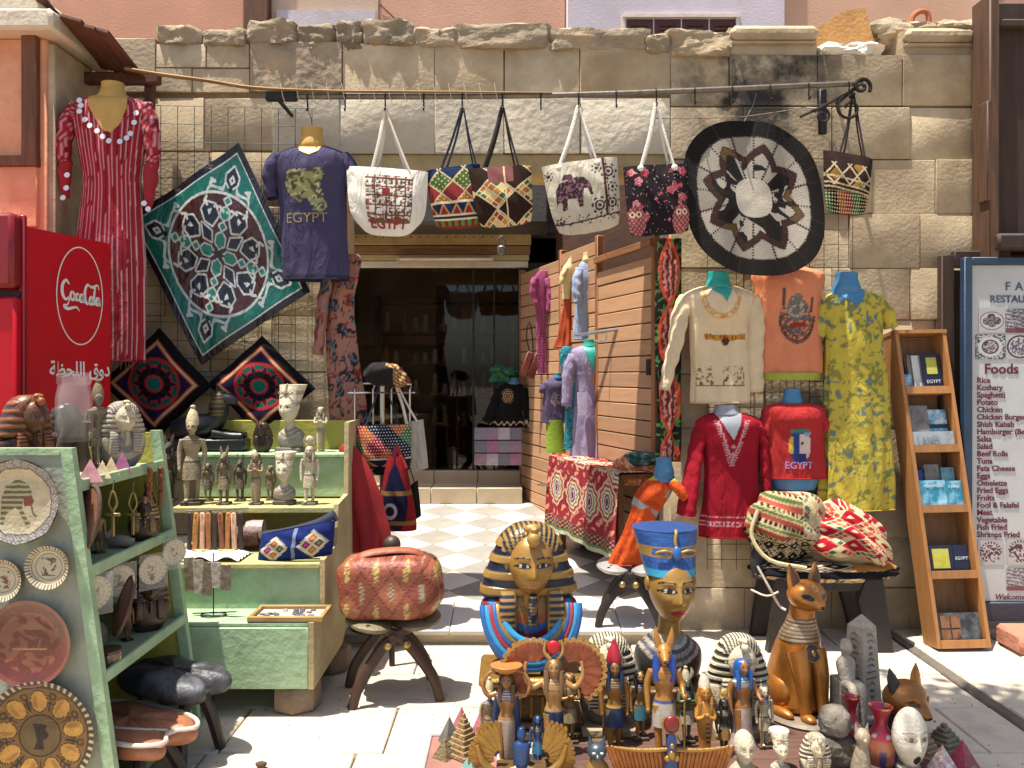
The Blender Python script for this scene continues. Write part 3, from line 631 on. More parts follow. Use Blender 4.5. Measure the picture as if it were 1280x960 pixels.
# ------------------------------------------------------------------ hanging bags
WHITEC = mat('white_canvas', '#cfc6b6', .9, bump=.2, bscale=200); ROPE = mat('white_rope', '#d9d3c7', .85, bump=.5, bscale=120); NAVYC = mat('navy_cord', '#222a3d', .85, bump=.4, bscale=150); BRC = mat('brown_cord', '#2c211d', .85, bump=.4, bscale=150)
REDP = mat('red_print', '#8d1f22', .8, bump=0)
def p_tote(U, V):
    C = base(U, '#d6cfc2'); k = (U > .24) & (U < .83) & (V > .12) & (V < .88); 
    D, fu, fv = cells(U, V, 34, 36, ['#d9d2c4', '#c9c2b0', '#4b3a30', '#8a4a3c', '#6d6d52', '#d6cfc0', '#a86a5a', '#d9d2c4', '#5a5048'], 3); m = k & ((fv < .82) & (fu < .86)); C[m] = D[m]
    for y in (.30, .44, .58, .71, .84): paint(C, k & (np.abs(V - y) < .012), '#6a3b33')
    for x in (.24, .36, .5, .62, .74, .83): paint(C, k & (np.abs(U - x) < .007) , '#5c4a40')
    paint(C, k & (np.abs(U - .5) < .05) & (np.abs(V - .64) < .05), '#7c2d2a'); paint(C, k & (V < .2), '#d9d2c4'); paint(C, k & (V > .18) & (V < .23), '#5b6b48')
    return C
tt, sf_, so_ = bag('tote_bag', 'white canvas tote printed with hieroglyph panel and red EGYPT hanging from rail', [(433, 208), (535, 215), (532, 298), (437, 293)], RD, .055, p_tote, CLOTH, [((482, 140), (466, 214), (513, 217)), ((483, 141), (469, 213), (508, 216))], WHITEC, .5, strap_r=.011)
def on_bag(t, surf, s, uc, vc_, size, m, w_, h_, bold=.0, off=.006):
    V, Fc = text_mesh(s, size, .0006, bold=bold); u = uc + V[:, 0] / w_; v = vc_ + V[:, 2] / h_
    Q = surf(u, v).T; Q[:, 1] += V[:, 1] - off; part('print_lettering', m, t, (Q, Fc), smooth=0)
on_bag(tt, sf_, 'EGYPT', .53, .10, .085, REDP, .47, .40, .002)
def p_kblue(U, V):
    C = base(U, '#1d2b4a'); paint(C, (V < .12), '#7c2b2b'); a, b, fa, fb = lattice(U, V, 2.2, 2.6); m = (V > .42); D = np.array([lin(c) for c in ['#1f3050', '#8a5f33', '#3d5a33', '#24406b', '#7d2d2f']])
    C[m] = D[(a * 3 + b * 2)[m] % 5]; paint(C, m & ((fa < .08) | (fb < .08)), '#c9b48a')
    dots = m & ((np.hypot((fa * 4) % 1 - .5, (fb * 4) % 1 - .5)) < .2); paint(C, dots & ((a + b) % 2 == 0), '#c9a86a')
    m2 = (V > .22) & (V <= .42); tri = np.abs((U * 4) % 1 - .5) * 2; paint(C, m2 & ((V - .22) / .2 < tri), '#b98a5a'); paint(C, m2 & ((V - .22) / .2 < tri - .3), '#8a2f2d')
    for y in (.21, .42, .14): paint(C, np.abs(V - y) < .018, '#d8c9a0')
    paint(C, (V < .13) & (V > .04) & (((U * 7) % 1) < .5), '#55803f'); return C
bag('kilim_bag', 'navy kilim bag with stitched diamonds hanging behind the brown kilim bag', [(532, 214), (600, 205), (604, 284), (543, 288)], RD + .04, .05, p_kblue, WOVEN, [((578, 137), (552, 212), (596, 210)), ((579, 139), (556, 212), (592, 210))], NAVYC, .2)
def p_kbrown(U, V):
    C = base(U, '#2e1d17'); a, b, fa, fb = lattice(U - .05, V, 1.55, 1.75); c1, fu, fv = cells((U * 1.55 + V * 1.75), (U * 1.55 - V * 1.75), 4, 4, ['#b8863f', '#8a3a30', '#c9b27a', '#3f5a3a', '#a8622f', '#5a2f3a'], 5)
    m = ((a + b) % 2 == 0); C[m] = c1[m]; paint(C, m & ((fu < .16) | (fv < .16)), '#d3c39a'); paint(C, ((fa < .05) | (fb < .05)), '#cdbd92')
    paint(C, (V > .72) & (np.abs(U - .5) < .2), '#7a4a4a'); paint(C, (np.abs(U - .56) < .012), '#c9b48a'); return C
bag('kilim_bag', 'dark brown kilim bag with gold chequered diamonds hanging mid rail', [(585, 212), (664, 207), (667, 280), (598, 287)], RD, .055, p_kbrown, WOVEN, [((628, 136), (604, 212), (648, 208)), ((629, 138), (606, 212), (644, 208))], BRC, .2, strap_r=.009)
def p_ele(U, V):
    C = base(U, '#b3aa98'); x = U; y = V
    E = inpoly(x, y, [(.10, .40), (.12, .62), (.18, .71), (.32, .74), (.42, .78), (.52, .76), (.60, .66), (.62, .50), (.58, .50), (.55, .60), (.50, .60), (.48, .50), (.46, .36), (.40, .36), (.39, .48), (.26, .48), (.24, .34), (.17, .32), (.18, .44), (.13, .44)])
    paint(C, E, '#33222a'); paint(C, E & (vnoise(U, V, 40, 3) > .62), '#7d5a62')
    paint(C, inpoly(x, y, [(.22, .74), (.26, .82), (.36, .82), (.38, .75)]), '#4a2f33')
    for cx, cy, r, sd in ((.70, .34, .14, 4), (.86, .80, .13, 6), (.70, .86, .08, 7), (.06, .84, .07, 8), (.10, .16, .09, 9), (.88, .36, .12, 11), (.9, .58, .09, 12)):
        rr_ = np.hypot(x - cx, (y - cy)); th = np.arctan2(y - cy, x - cx); R_ = r * (.75 + .25 * np.cos(th * 7 + sd)); paint(C, (rr_ < R_) & (np.sin(rr_ * 130) > -.35), '#3d2b31')
    paint(C, (np.abs(x - .80) < .018), '#4a2a26'); paint(C, (np.abs(x - .835) < .006), '#4a2a26'); paint(C, (np.abs(y - .13 - .08 * x) < .012), '#4a2a26'); paint(C, y < .12 + .08 * x, '#b5aa97')
    paint(C, (y > .12) & (y < .26) & (vnoise(U, V, 30, 8) > .7), '#4b383b'); return C
bag('beach_bag', 'beige rope handled bag printed with a dark elephant', [(677, 209), (771, 196), (778, 285), (694, 298)], RD - .02, .06, p_ele, CLOTH, [((723, 136), (698, 212), (746, 205)), ((724, 138), (701, 206), (742, 200))], ROPE, .25, strap_r=.011, knots=True)
def p_rose(U, V):
    C = base(U, '#20151a'); R = np.random.default_rng(12)
    for k in range(26):
        cx, cy, r = R.uniform(.05, .95), R.uniform(.1, .95), R.uniform(.03, .065)
        if .3 < cx < .7 and .15 < cy < .6: r *= .4
        d = np.hypot(U - cx, V - cy); th = np.arctan2(V - cy, U - cx); m = d < r * (1 + .12 * np.cos(5 * th)); C[m] = lin(['#b8606a', '#a84552', '#c98088'][k % 3]); paint(C, m & (np.sin(d * 190 + th) > .55), '#7a2a38')
    for cx in (.12, .86):
        d = np.hypot((U - cx) / .15, (V - .2) / .22); paint(C, d < 1, '#7d3a45'); paint(C, (d < 1) & (np.sin(U * 90) * np.sin(V * 80) > .2), '#b27a6c')
        for e in (-.05, .05): q = np.hypot(U - cx - e, V - .3); paint(C, q < .045, '#d9b7a2'); paint(C, q < .02, '#20151a')
    st = (vnoise(U, V, 60, 4) > .9); paint(C, st, '#c9b0a8'); return C
bag('beach_bag', 'black bag with pink roses and rope handles next to the round rug', [(779, 209), (860, 205), (863, 291), (786, 297)], RD - .01, .05, p_rose, CLOTH, [((820, 134), (800, 212), (842, 211)), ((821, 137), (804, 207), (838, 207))], ROPE, .15, strap_r=.011, knots=True)
def p_small(U, V):
    C = base(U, '#33231f'); a, b, fa, fb = lattice(U, V, 3.2, 3.2); m = (V > .45) & (V < .82); paint(C, m & ((fa < .13) | (fb < .13)), '#c2b08a'); paint(C, m & (fa > .3) & (fb > .3) & ((a + b) % 3 == 0), '#8a6a35')
    m = V <= .36; D = np.array([lin(c) for c in ['#2f5a33', '#1d1815', '#9a4a22', '#7a2a2a']]); C[m] = D[np.floor(U * 6 + V * 2).astype(int)[m] % 4]; paint(C, m & (np.hypot((U * 18) % 1 - .5, (V * 18) % 1 - .5) < .26), '#c9c29a')
    for y in (.38, .45, .56): paint(C, np.abs(V - y + .1 * (U - .5)) < .014, '#b9a57c')
    return C
bag('kilim_bag', 'small dark kilim bag on black cords at the right end of the rail', [(1029, 188), (1091, 199), (1084, 271), (1030, 266)], RD + .02, .05, p_small, WOVEN, [((1066, 120), (1048, 192), (1079, 198)), ((1067, 122), (1058, 192), (1083, 200))], BRC, .25)

# ------------------------------------------------------------------ round hide rug
rg = thing('round_rug', 'round black and cream patchwork hide rug hanging from the rail', 'rug', P(945, 347, RD + .02)); go = np.array(rg.location)
def rug_pt(u, v):
    r = v; th = u * 2 * PI; oct_ = 1 + .03 * np.cos(4 * (th - PI / 4)) - .02 * np.cos(2 * th); x = np.cos(th) * r * oct_; z = np.sin(th) * r * oct_
    px = 943 + x * 93 + z * -9; py = 247 - z * 98 + x * 6
    return ((px - 640) * RD / F - go[0], .012 * np.sin(th * 3 + 1) * r + .01 * np.sin(px * .11), H + (HOR - py) * RD / F - go[2])
def p_rug(U, V):
    th = U * 2 * PI; r = V; C = base(U, '#15110f'); w_ = np.floor(U * 16 + .25).astype(int); fw = (U * 16 + .25) % 1
    m = (r < .80); C[m] = lin('#a0978a'); R = np.random.default_rng(5).random(40); k = R[w_ % 16]; C[m] *= (.72 + .4 * k)[m][:, None]
    tri = np.abs(((U * 8 + .35) % 1) - .5) * 2; st_out = .52 + .19 * tri; st_in = .42 + .18 * tri
    mid = r < st_out; paint(C, mid, '#3a201c'); paint(C, mid & (w_ % 5 == 0), '#5a4426')
    inn = r < st_in; nn = vnoise(np.cos(th) * r + 2, np.sin(th) * r + 2, 7, 9); paint(C, inn, '#9f968a'); w2 = np.floor(U * 16).astype(int); paint(C, inn & ((nn > .52) | (w2 % 4 == 1)), '#16110f')
    paint(C, r < .25, '#b0a798'); seam = (np.minimum(fw, 1 - fw) * 2 * PI / 16 * r < .008 * (1.2 + np.sin(r * 170))); paint(C, seam & (r > .25), '#241b17')
    for R_ in (st_out, st_in, .80 + 0 * r): paint(C, np.abs(r - R_) < .007 * (1.2 + np.sin(th * 150)), '#241b17')
    paint(C, (r > .80) & (np.abs(fw - .5) < .008), '#2b2622'); return C
X, Fc, U_, V_ = grid(rug_pt, 360, 110, True); b = MB(); b.add((X, Fc), p_rug(U_, V_)); o_ = b.build('rug_face', HIDE, rg, 60); o_.modifiers.new('t', 'SOLIDIFY').thickness = .008
part('hanger', STEEL, rg, tube([P(930, 152, RD) - rg.location, P(942, 130, RD) - rg.location, P(945, 116, RD) - rg.location], .003, 6, 2), tube([P(820, 148, RD) - rg.location, P(930, 146, RD) - rg.location, P(1040, 128, RD) - rg.location], .003, 6, 2))

# ------------------------------------------------------------------ tapestry and cushions on the left wall
def diamond(name, label, T, R, B, L, d, pf, m, th=.012, n=230, cat='tapestry', wav=.012):
    T, R, B, L = [np.array(P(*q, d)) for q in (T, R, B, L)]; c0 = (T + R + B + L) / 4; o = B; t = thing(name, label, cat, tuple(o))
    def f(u, v):
        q = (T[:, None] * (1 - u) * (1 - v) + R[:, None] * u * (1 - v) + B[:, None] * u * v + L[:, None] * (1 - u) * v); a = (1 - u) - v; b_ = u - v
        puff = th * 2 * ((1 - (2 * u - 1) ** 6) * (1 - (2 * v - 1) ** 6))
        return np.array([q[0] - o[0], q[1] - o[1] - puff + wav * (np.sin(u * 9 + v * 4) + .7 * np.sin(v * 13 - u * 5)), q[2] - o[2]])
    X, Fc, U, V = shell(f, n, n, th); b = MB(); b.add((X, Fc), pf((1 - U) - V, U - V)); b.build('cloth_panel', m, t, 60); return t
def p_tap(a, b):
    """a towards the upper corner, b towards the right corner"""
    C = base(a, '#0f5a50'); s = np.abs(a) + np.abs(b); r = np.hypot(a, b); W = '#a9aca8'; NV = '#131a26'
    # vine between the corners, swelling into leaves
    for sa in (1, -1):
        for sb in (1, -1):
            A_ = a * sa; B_ = b * sb; w_ = (A_ - B_); q_ = (A_ + B_)
            y0 = .70 + .055 * np.cos(w_ * 19); wd_ = .015 + .014 * np.abs(np.sin(w_ * 9.5)); inq = (A_ > .06) & (B_ > .06)
            paint(C, inq & (np.abs(q_ - y0) < wd_), W)
            for c0, sg in ((-.33, 1), (.0, -1), (.33, 1)):
                pts = [(.0, 0), (.05, .045 * sg), (.10, .02 * sg), (.07, .075 * sg)]; cc = .70 + .055 * math.cos(c0 * 19)
                paint(C, inq & (pline(w_ - c0, q_ - cc, pts) < .02), W)
    for (A_, B_) in ((a, b), (-a, -b), (b, a), (-b, -a)):
        alm = [(.58, 0), (.64, .06), (.70, .065), (.78, .0), (.70, -.065), (.64, -.06)]; paint(C, (pline(A_, B_, alm, True) < .02), W); paint(C, inpoly(A_, B_, alm), NV)
        paint(C, pline(A_, B_, [(.63, 0), (.66, .025), (.70, 0), (.66, -.025)], True) < .01, W); paint(C, inpoly(A_, B_, [(.55, 0), (.58, .03), (.61, 0), (.58, -.03)]), NV)
    paint(C, r < .545, W); paint(C, r < .52, '#3a1712')
    for (A_, B_) in ((a, b), (-a, b), (b, a), (-b, a)):
        for x0, x1, hw in ((.05, .19, .042), (.21, .28, .032), (.30, .42, .042), (.44, .51, .032)):
            e = min(.035, (x1 - x0) / 2); pg = [(x0, 0), (x0 + e, hw), (x1 - e, hw), (x1, 0), (x1 - e, -hw), (x0 + e, -hw)]
            paint(C, pline(A_, B_, pg, True) < .016, W); paint(C, inpoly(A_, B_, pg), '#117062')
    for sa in (1, -1):
        for sb in (1, -1):
            p = (a * sa + b * sb) * .7071; q = (a * sa - b * sb) * .7071
            for sq in (1, -1):
                Q = q * sq; tear = [(.23, .085), (.30, .042), (.40, .058), (.435, .13), (.37, .205), (.27, .185)]
                paint(C, pline(p, Q, tear, True) < .018, W); paint(C, inpoly(p, Q, tear), NV); paint(C, pline(p, Q, [(.41, .13), (.45, .12), (.475, .16)]) < .013, W); paint(C, pline(p, Q, [(.36, .19), (.33, .24), (.28, .25)]) < .013, W); paint(C, inpoly(p, Q, [(.32, .10), (.37, .11), (.36, .16), (.33, .13)]), W)
            leaf = [(.12, 0), (.19, .05), (.30, .0), (.19, -.05)]; paint(C, pline(p, q, leaf, True) < .016, W); paint(C, inpoly(p, q, leaf), NV)
    th = np.arctan2(a, b); paint(C, r < .045 + .02 * np.cos(6 * th), NV)
    paint(C, (s > .895), W); paint(C, s > .912, '#14121c'); return C
diamond('applique_tapestry', 'large teal and maroon applique tapestry hung as a diamond', (298, 178), (387, 364), (251, 457), (160, 274), 5.02, p_tap, SATIN, .006, 340)
def p_cus(a, b):
    C = base(a, '#0f0d0f'); s = np.abs(a) + np.abs(b); r = np.hypot(a, b); th = np.arctan2(a, b)
    paint(C, s < .82, '#8f2020'); paint(C, s < .785, '#b59a70'); paint(C, s < .71, '#8f2020'); paint(C, s < .675, '#1c1836'); paint(C, r < .475, '#a02a28')
    k = (th / (2 * PI) * 10) % 1; paint(C, (r > .34) & (r < .425) & (np.abs(k - .5) < .36), '#0f4f47'); paint(C, (r > .16) & (r < .40) & (np.abs(k) * 1.0 < .34 * (.42 - r) / .2), '#2b1530'); paint(C, (r > .16) & (r < .40) & ((1 - k) < .34 * (.42 - r) / .2), '#2b1530')
    cx = np.round(th / (2 * PI) * 10 - .5) + .5; ang_ = cx / 10 * 2 * PI; paint(C, np.hypot(a - .235 * np.sin(ang_), b - .235 * np.cos(ang_)) < .062, '#141013'); paint(C, r < .115, '#0f5a50'); return C
diamond('cushion_cover', 'black edged star cushion cover beside the red dress hem', (198, 410), (262, 483), (196, 548), (128, 478), 5.03, p_cus, WOVEN, .02, 170, 'cushion')
diamond('cushion_cover', 'black edged star cushion cover behind the white queen bust', (327, 420), (393, 486), (326, 545), (260, 480), 5.03, p_cus, WOVEN, .02, 170, 'cushion')

# ------------------------------------------------------------------ striped red dress
def p_stripe(px, py, fr):
    C = base(px, '#8c1f2a'); n = (px - np.interp(py, [121, 150, 225, 330, 452], [138, 139, 140, 138, 139])) / np.interp(py, [121, 126, 132, 150, 185, 225, 270, 330, 400, 452], [24, 38, 46, 48, 42, 36, 39, 44, 43, 42]); k = (n * 8.1 + .1) % 1; k2 = (px / 4.2) % 1; k = np.where(np.abs(n) > 1.02, k2, k)
    paint(C, k < .22, '#b98a8c'); paint(C, (k > .22) & (k < .34), '#5d1420'); return C
G = Garment('mannequin_dress', 'red striped long dress with silver coins on a headless mustard bust', 'dress', 4.75, [(452, 139, 42), (400, 139, 43), (330, 138, 44), (270, 139, 39), (225, 140, 36), (185, 140, 42), (150, 139, 48), (132, 138, 46), (126, 138, 38), (121, 138, 24)], CLOTH, p_stripe, .5, .012, 9, part_name='dress_body', nu=170)
G.neck(141, 104, 124, 14, 'yellow', wide=26)
G.patch([(117, 122), (165, 122), (166, 140), (160, 160), (150, 172), (140, 170), (128, 152), (119, 136)], FORM['yellow'], 'neckline', .004, 40)
G.sleeve([(100, 134, 0), (88, 150, -.01), (82, 185, -.02), (85, 205, -.02)], [14, 13, 11, 9], flat=.8); G.sleeve([(178, 134, 0), (187, 155, -.01), (193, 185, -.02), (192, 205, -.02)], [13, 12, 10, 8], flat=.8)
RB = mat('red_cuff', '#86141f', .85)
G.sleeve([(85, 203, -.02), (83, 222, -.02), (86, 248, -.02)], [8, 8, 3.5], 'cuff', .8, RB); G.sleeve([(192, 203, -.02), (190, 225, -.02), (188, 260, -.02)], [8, 9, 4], 'cuff', .8, RB)
COIN = mat('silver_coin', '#cfccc6', .5, .6, bump=.05)
for (x, y) in [(108, 131), (109, 145), (117, 156), (134, 171), (148, 183), (160, 183), (171, 172), (175, 158), (177, 146), (124, 164), (141, 178), (167, 178), (111, 138)]:
    c = G.surf([x], [y], .012)[0]; part('coin', COIN, G.root, xf(lathe([(.001, 0), (.016, 0), (.016, .003), (.001, .003)], 12), tuple(c), rx=1.4))
for (x, y, dy) in [(91, 222, -.06), (90, 238, -.06), (86, 250, -.06), (186, 257, -.06), (191, 264, -.06)]:
    part('coin', COIN, G.root, xf(lathe([(.001, 0), (.016, 0), (.016, .003), (.001, .003)], 12), tuple(G.loc(x, y, dy)), rx=1.4))
part('fringe', mat('fringe_red', '#4d141b', .9), G.root, *[tube([G.loc(x, 452, -.08), G.loc(x + random.uniform(-2, 2), 462, -.085)], .002, 4) for x in range(100, 180, 5)])

# purple EGYPT T-shirt
def p_purple(px, py, fr):
    C = base(px, '#3d3852'); k = fr & (px > 361) & (px < 409) & (py > 214) & (py < 266); n = vnoise(px, py, .16, 3); n2 = vnoise(px, py, .3, 8)
    m = k & inpoly(px, py, [(361, 220), (372, 216), (392, 218), (404, 214), (409, 222), (404, 236), (408, 250), (404, 266), (396, 266), (388, 250), (378, 256), (366, 246), (360, 236)]); paint(C, m, '#8d8a5e'); paint(C, m & (n > .55), '#4b4a3c'); paint(C, m & (n2 > .72), '#b5b38c'); d = np.hypot(px - 404, py - 260); paint(C, fr & (np.abs(d - 6) < 1.1), '#8d8a5e'); paint(C, fr & (np.abs(py - 269.5) < 1) & (px > 362) & (px < 409), '#7a6a4a')
    paint(C, py > 345, '#2c2a3c'); return C
G = Garment('mannequin_shirt', 'purple grey EGYPT T-shirt on a headless bust hanging from the rail', 'shirt', RD + .05, [(351, 396, 40), (320, 394, 41), (270, 393, 41), (235, 391, 43), (210, 390, 48), (197, 390, 47), (189, 390, 36), (184, 390, 22)], CLOTH, p_purple, .5, .02, 7, part_name='shirt_body', nu=130)
G.neck(390, 161, 190, 13.5, 'yellow', wide=20); G.patch([(376, 186), (404, 186), (402, 193), (391, 199), (379, 193)], FORM['yellow'], 'neckline', .004, 26)
G.sleeve([(354, 195, .0), (341, 210, 0), (338, 232, .01), (340, 248, .01)], [12, 14, 12, 10], flat=.8); G.sleeve([(428, 196, 0), (438, 210, .0), (437, 235, .01)], [11, 12, 10], flat=.8)
G.text('EGYPT', 387, 281, 13, mat('gold_print', '#8a7a4c', .8, bump=0), bold=-.0008); part('hanger_hook', STEEL, G.root, tube([G.loc(390, 161), G.loc(389, 148), G.loc(386, 140), G.loc(385, 128)], .003, 6, 2))

# flowered dress left of the doorway
def p_flor(px, py, fr):
    C = base(px, '#94685a'); n = vnoise(px, py, .13, 4); n2 = vnoise(px + 50, py, .19, 6); n3 = vnoise(px, py + 80, .35, 2)
    paint(C, n > .66, '#2b2529'); paint(C, n2 > .77, '#7d2f2b'); paint(C, n3 > .83, '#3a2b2c'); paint(C, (n > .74) & (n3 > .5), '#5a6570'); return C
G = Garment('hanging_dress', 'dusty pink dress with dark flower print hanging left of the shop doorway', 'dress', 5.05, [(545, 436, 21), (500, 434, 22), (440, 429, 19), (380, 426, 17), (350, 432, 16), (325, 440, 12), (318, 441, 7)], CLOTH, p_flor, .5, .05, 5, part_name='dress_body')
G.sleeve([(424, 332, -.03), (412, 350, -.05), (405, 390, -.05), (400, 444, -.05)], [9, 10, 11, 9], flat=.7)
# ------------------------------------------------------------------ garments on the right wall
WD = 5.02
def plain(c, c2=None, n=.5):
    def f(px, py, fr):
        C = base(px, c)
        if c2: paint(C, vnoise(px, py, .05, 3) > n, c2)
        return C
def p_beige(px, py, fr):
    C = base(px, '#c9b492')
    d = np.hypot((px - 898) / 1.0, (py - 372) / 1.15); paint(C, fr & (np.abs(d - 19) < 1.2), '#b89a62'); paint(C, fr & (np.abs(d - 24) < 1.0), '#bf9c63'); paint(C, fr & (np.abs(d - 21.5) < 1.2) & ((np.arctan2(py - 372, px - 898) * 14) % 1 < .5), '#b07a4a')
    wing = fr & (np.abs(py - (423 + .012 * (px - 903) ** 2 * -.35)) < 3.6 - .05 * np.abs(px - 903)) & (np.abs(px - 903) < 26); wing |= fr & (np.abs(px - 903) < 26) & (np.abs(py - 424 + np.abs(px - 903) * .12) < 3.4); paint(C, wing, '#b07a2c'); paint(C, wing & ((px % 4) < 1), '#6a3f1c'); paint(C, fr & (np.hypot((px - 903), (py - 427) / 1.3) < 4.5), '#4a2f1f'); paint(C, fr & (np.hypot(px - 903, py - 421) < 2.2), '#a83a22')
    n = vnoise(px, py, .42, 5)
    for cx in (873, 884, 905, 917, 925): m = fr & (np.abs(px - cx) < 4.5) & (py > 458) & (py < 481); paint(C, m & (n > .52) & (np.abs(px - cx) < 1.2 + (py - 458) * .16), '#5a4a36'); paint(C, m & (n > .75), '#a8823a')
    paint(C, fr & (np.abs(py - 481.5) < .8) & (px > 868) & (px < 930), '#6a5a44'); return C
G = Garment('mannequin_shirt', 'cream long sleeved tunic with a winged beetle print on a teal bust', 'shirt', WD, [(504, 900, 35), (470, 900, 36), (430, 898, 36), (400, 898, 38), (380, 899, 44), (370, 899, 46), (363, 898, 36), (358, 898, 22)], CLOTH, p_beige, .5, .02, 6, part_name='shirt_body', nu=130)
G.neck(898, 340, 364, 13.5, 'teal', wide=19); G.patch([(886, 361), (912, 361), (908, 368), (903, 379), (898, 370), (890, 366)], FORM['teal'], 'neckline', .004, 26)
G.sleeve([(860, 372, .02), (850, 395, .0), (843, 430, -.03), (834, 462, -.05), (829, 487, -.06)], [14, 14, 12, 10, 8], flat=.7); G.sleeve([(938, 372, .0), (944, 400, 0), (943, 445, .0), (945, 490, .0)], [12, 12, 11, 10], flat=.7)
def p_peach(px, py, fr):
    C = base(px, '#c97b58'); n = vnoise(px, py, .3, 7); d = np.hypot((px - 992) / 17, (py - 398) / 24); m = fr & (d < 1) & (n > .42); paint(C, m, '#5c5552'); paint(C, fr & (np.hypot((px - 990) / 11, (py - 385) / 17) < 1), '#6a625c'); paint(C, fr & (np.hypot((px - 990) / 11, (py - 385) / 17) < 1) & (n > .6), '#a39a8a')
    paint(C, fr & (np.abs(d - 1.25) < .1) & (py > 395), '#6b4a42'); paint(C, fr & (np.abs(py - 407 + .1 * (px - 990)) < 3) & (np.abs(px - 993) < 10), '#8a2b22'); paint(C, fr & (np.abs(px - 974) < 2.4) & (py > 362) & (py < 400) & (n > .3), '#4a4442'); paint(C, fr & (np.abs(px - 1010) < 1.6) & (py > 372) & (py < 392), '#4a4442'); return C
G = Garment('mannequin_shirt', 'peach sleeveless shirt with grey emblem hung beneath the round rug', 'shirt', WD + .03, [(468, 988, 39), (430, 987, 39), (395, 986, 40), (365, 986, 42), (348, 985, 46), (340, 985, 42), (334, 985, 22)], CLOTH, p_peach, .45, .02, 5, part_name='shirt_body', nu=130)
G.neck(985, 326, 338, 11, 'skin', wide=15)
def ring_text(G, s, cx, cy, rx, ry, a0, a1, size, m):
    b = MB()
    for i, ch in enumerate(s):
        a = a0 + (a1 - a0) * i / (len(s) - 1); V, Fc = text_mesh(ch, size * G.k * 1.38, .0005); t = a - PI / 2 if False else a + PI / 2
        x = V[:, 0] / G.k; z = V[:, 2] / G.k - size * .5; ca, sa = math.cos(t), math.sin(t); X = cx + rx * math.cos(a) + x * ca - z * sa; Y = cy - ry * math.sin(a) - (x * sa + z * ca)
        Q = G.surf(X, Y, .007); b.add((Q, Fc))
    return b.build('print_lettering', m, G.root, 0)
ring_text(G, 'LAND OF EGYPT', 992, 396, 20, 27, -2.9, -.2, 7, mat('grey_print', '#54443f', .8, bump=0))
part('hem_layer', mat('lime_cloth', '#8f9433', .9), G.root, loft([(*G.loc(988, 475, .0), 37 * G.k, 17 * G.k), (*G.loc(988, 466, .0), 38 * G.k, 17.5 * G.k)], 32, 2, cap=False))
def p_yel(px, py, fr):
    C = base(px, '#b3a13f'); n = vnoise(px, py, .14, 4); n2 = vnoise(px + 30, py + 9, .26, 6); paint(C, (n > .60) & (n2 > .42), '#74743f'); paint(C, (n > .66) & (n2 > .66), '#55707c'); n3 = vnoise(px, py + 40, .12, 8); paint(C, (n3 > .72) & (n2 > .35), '#7d7a3c'); return C
G = Garment('mannequin_dress', 'long yellow green printed dress on a light blue bust', 'dress', WD, [(637, 1071, 43), (600, 1070, 43), (540, 1070, 41), (480, 1069, 39), (430, 1067, 36), (400, 1066, 38), (382, 1066, 40), (372, 1066, 36), (364, 1064, 22)], CLOTH, p_yel, .5, .035, 6, part_name='dress_body', nu=130, nv=150)
G.neck(1058, 341, 366, 14, 'blue', wide=22); G.patch([(1040, 364), (1078, 362), (1074, 372), (1064, 386), (1060, 380), (1048, 372)], FORM['blue'], 'neckline', .005, 30)
G.sleeve([(1094, 374, .0), (1108, 392, 0), (1113, 410, .0)], [12, 13, 11], flat=.7); G.sleeve([(1040, 374, .0), (1032, 392, 0), (1028, 420, .02)], [10, 10, 9], flat=.7)
def p_red(px, py, fr):
    C = base(px, '#8a1020'); e = '#b08a90'
    d = np.abs(np.hypot((px - 911) / 1.0, 0) - np.clip((575 - py) * .36, 0, 17)); paint(C, fr & (py > 524) & (py < 578) & (d < 1.0), e); paint(C, fr & (py > 524) & (py < 582) & (np.abs(np.abs(px - 911) - np.clip((584 - py) * .36, 0, 21)) < 1.6) & ((py % 3) < 1.3), e)
    paint(C, fr & (np.hypot(px - 912, py - 557) < 2.2), e); paint(C, fr & (np.hypot(px - 912, py - 566) < 2.2), e)
    for y in (644, 650, 655): paint(C, (np.abs(py - y) < .8) & ((px % 3) < 2.0), e)
    paint(C, (np.abs(py - 653) < 2) & ((px % 5) < 1.4), e); return C
G = Garment('mannequin_tunic', 'crimson embroidered tunic with flared sleeves on a grey bust', 'tunic', WD - .02, [(671, 914, 37), (645, 914, 37), (600, 913, 33), (570, 913, 34), (545, 912, 38), (530, 911, 43), (521, 910, 34), (516, 909, 20)], CLOTH, p_red, .5, .03, 6, part_name='tunic_body', nu=130)
G.neck(907, 506, 522, 14, 'grey', wide=20); G.patch([(893, 518), (925, 516), (921, 528), (912, 549), (903, 536)], FORM['grey'], 'neckline', .005, 30)
G.sleeve([(880, 532, .02), (872, 550, .0), (865, 590, -.02), (858, 630, -.03), (855, 644, -.03)], [12, 12, 13, 15, 15], flat=.6); G.sleeve([(945, 532, .0), (953, 550, 0), (956, 590, .0), (960, 628, .0)], [11, 10, 10, 10], flat=.6)
def p_rtee(px, py, fr):
    C = base(px, '#a02a2a'); m = fr & (np.hypot((px - 996) / 14, (py - 556) / 22) < 1); paint(C, m & (px < 1000), '#2f3f7a'); paint(C, m & (px > 994) & (py > 542) & (py < 572), '#c9b6ac'); paint(C, m & (py < 542), '#38508a'); paint(C, m & (np.abs(px - 985) < 3) & (py > 545), '#c9a23a'); paint(C, fr & (np.hypot(px - 1005, py - 541) < 4), '#7d8fae'); paint(C, fr & (np.hypot(px - 998, py - 553) < 2), '#222222'); paint(C, fr & (np.abs(py - 538) < 1.6) & (px > 984) & (px < 1008), '#3f7a5a'); paint(C, m & (py > 566) & (px < 1004), '#2c356a'); return C
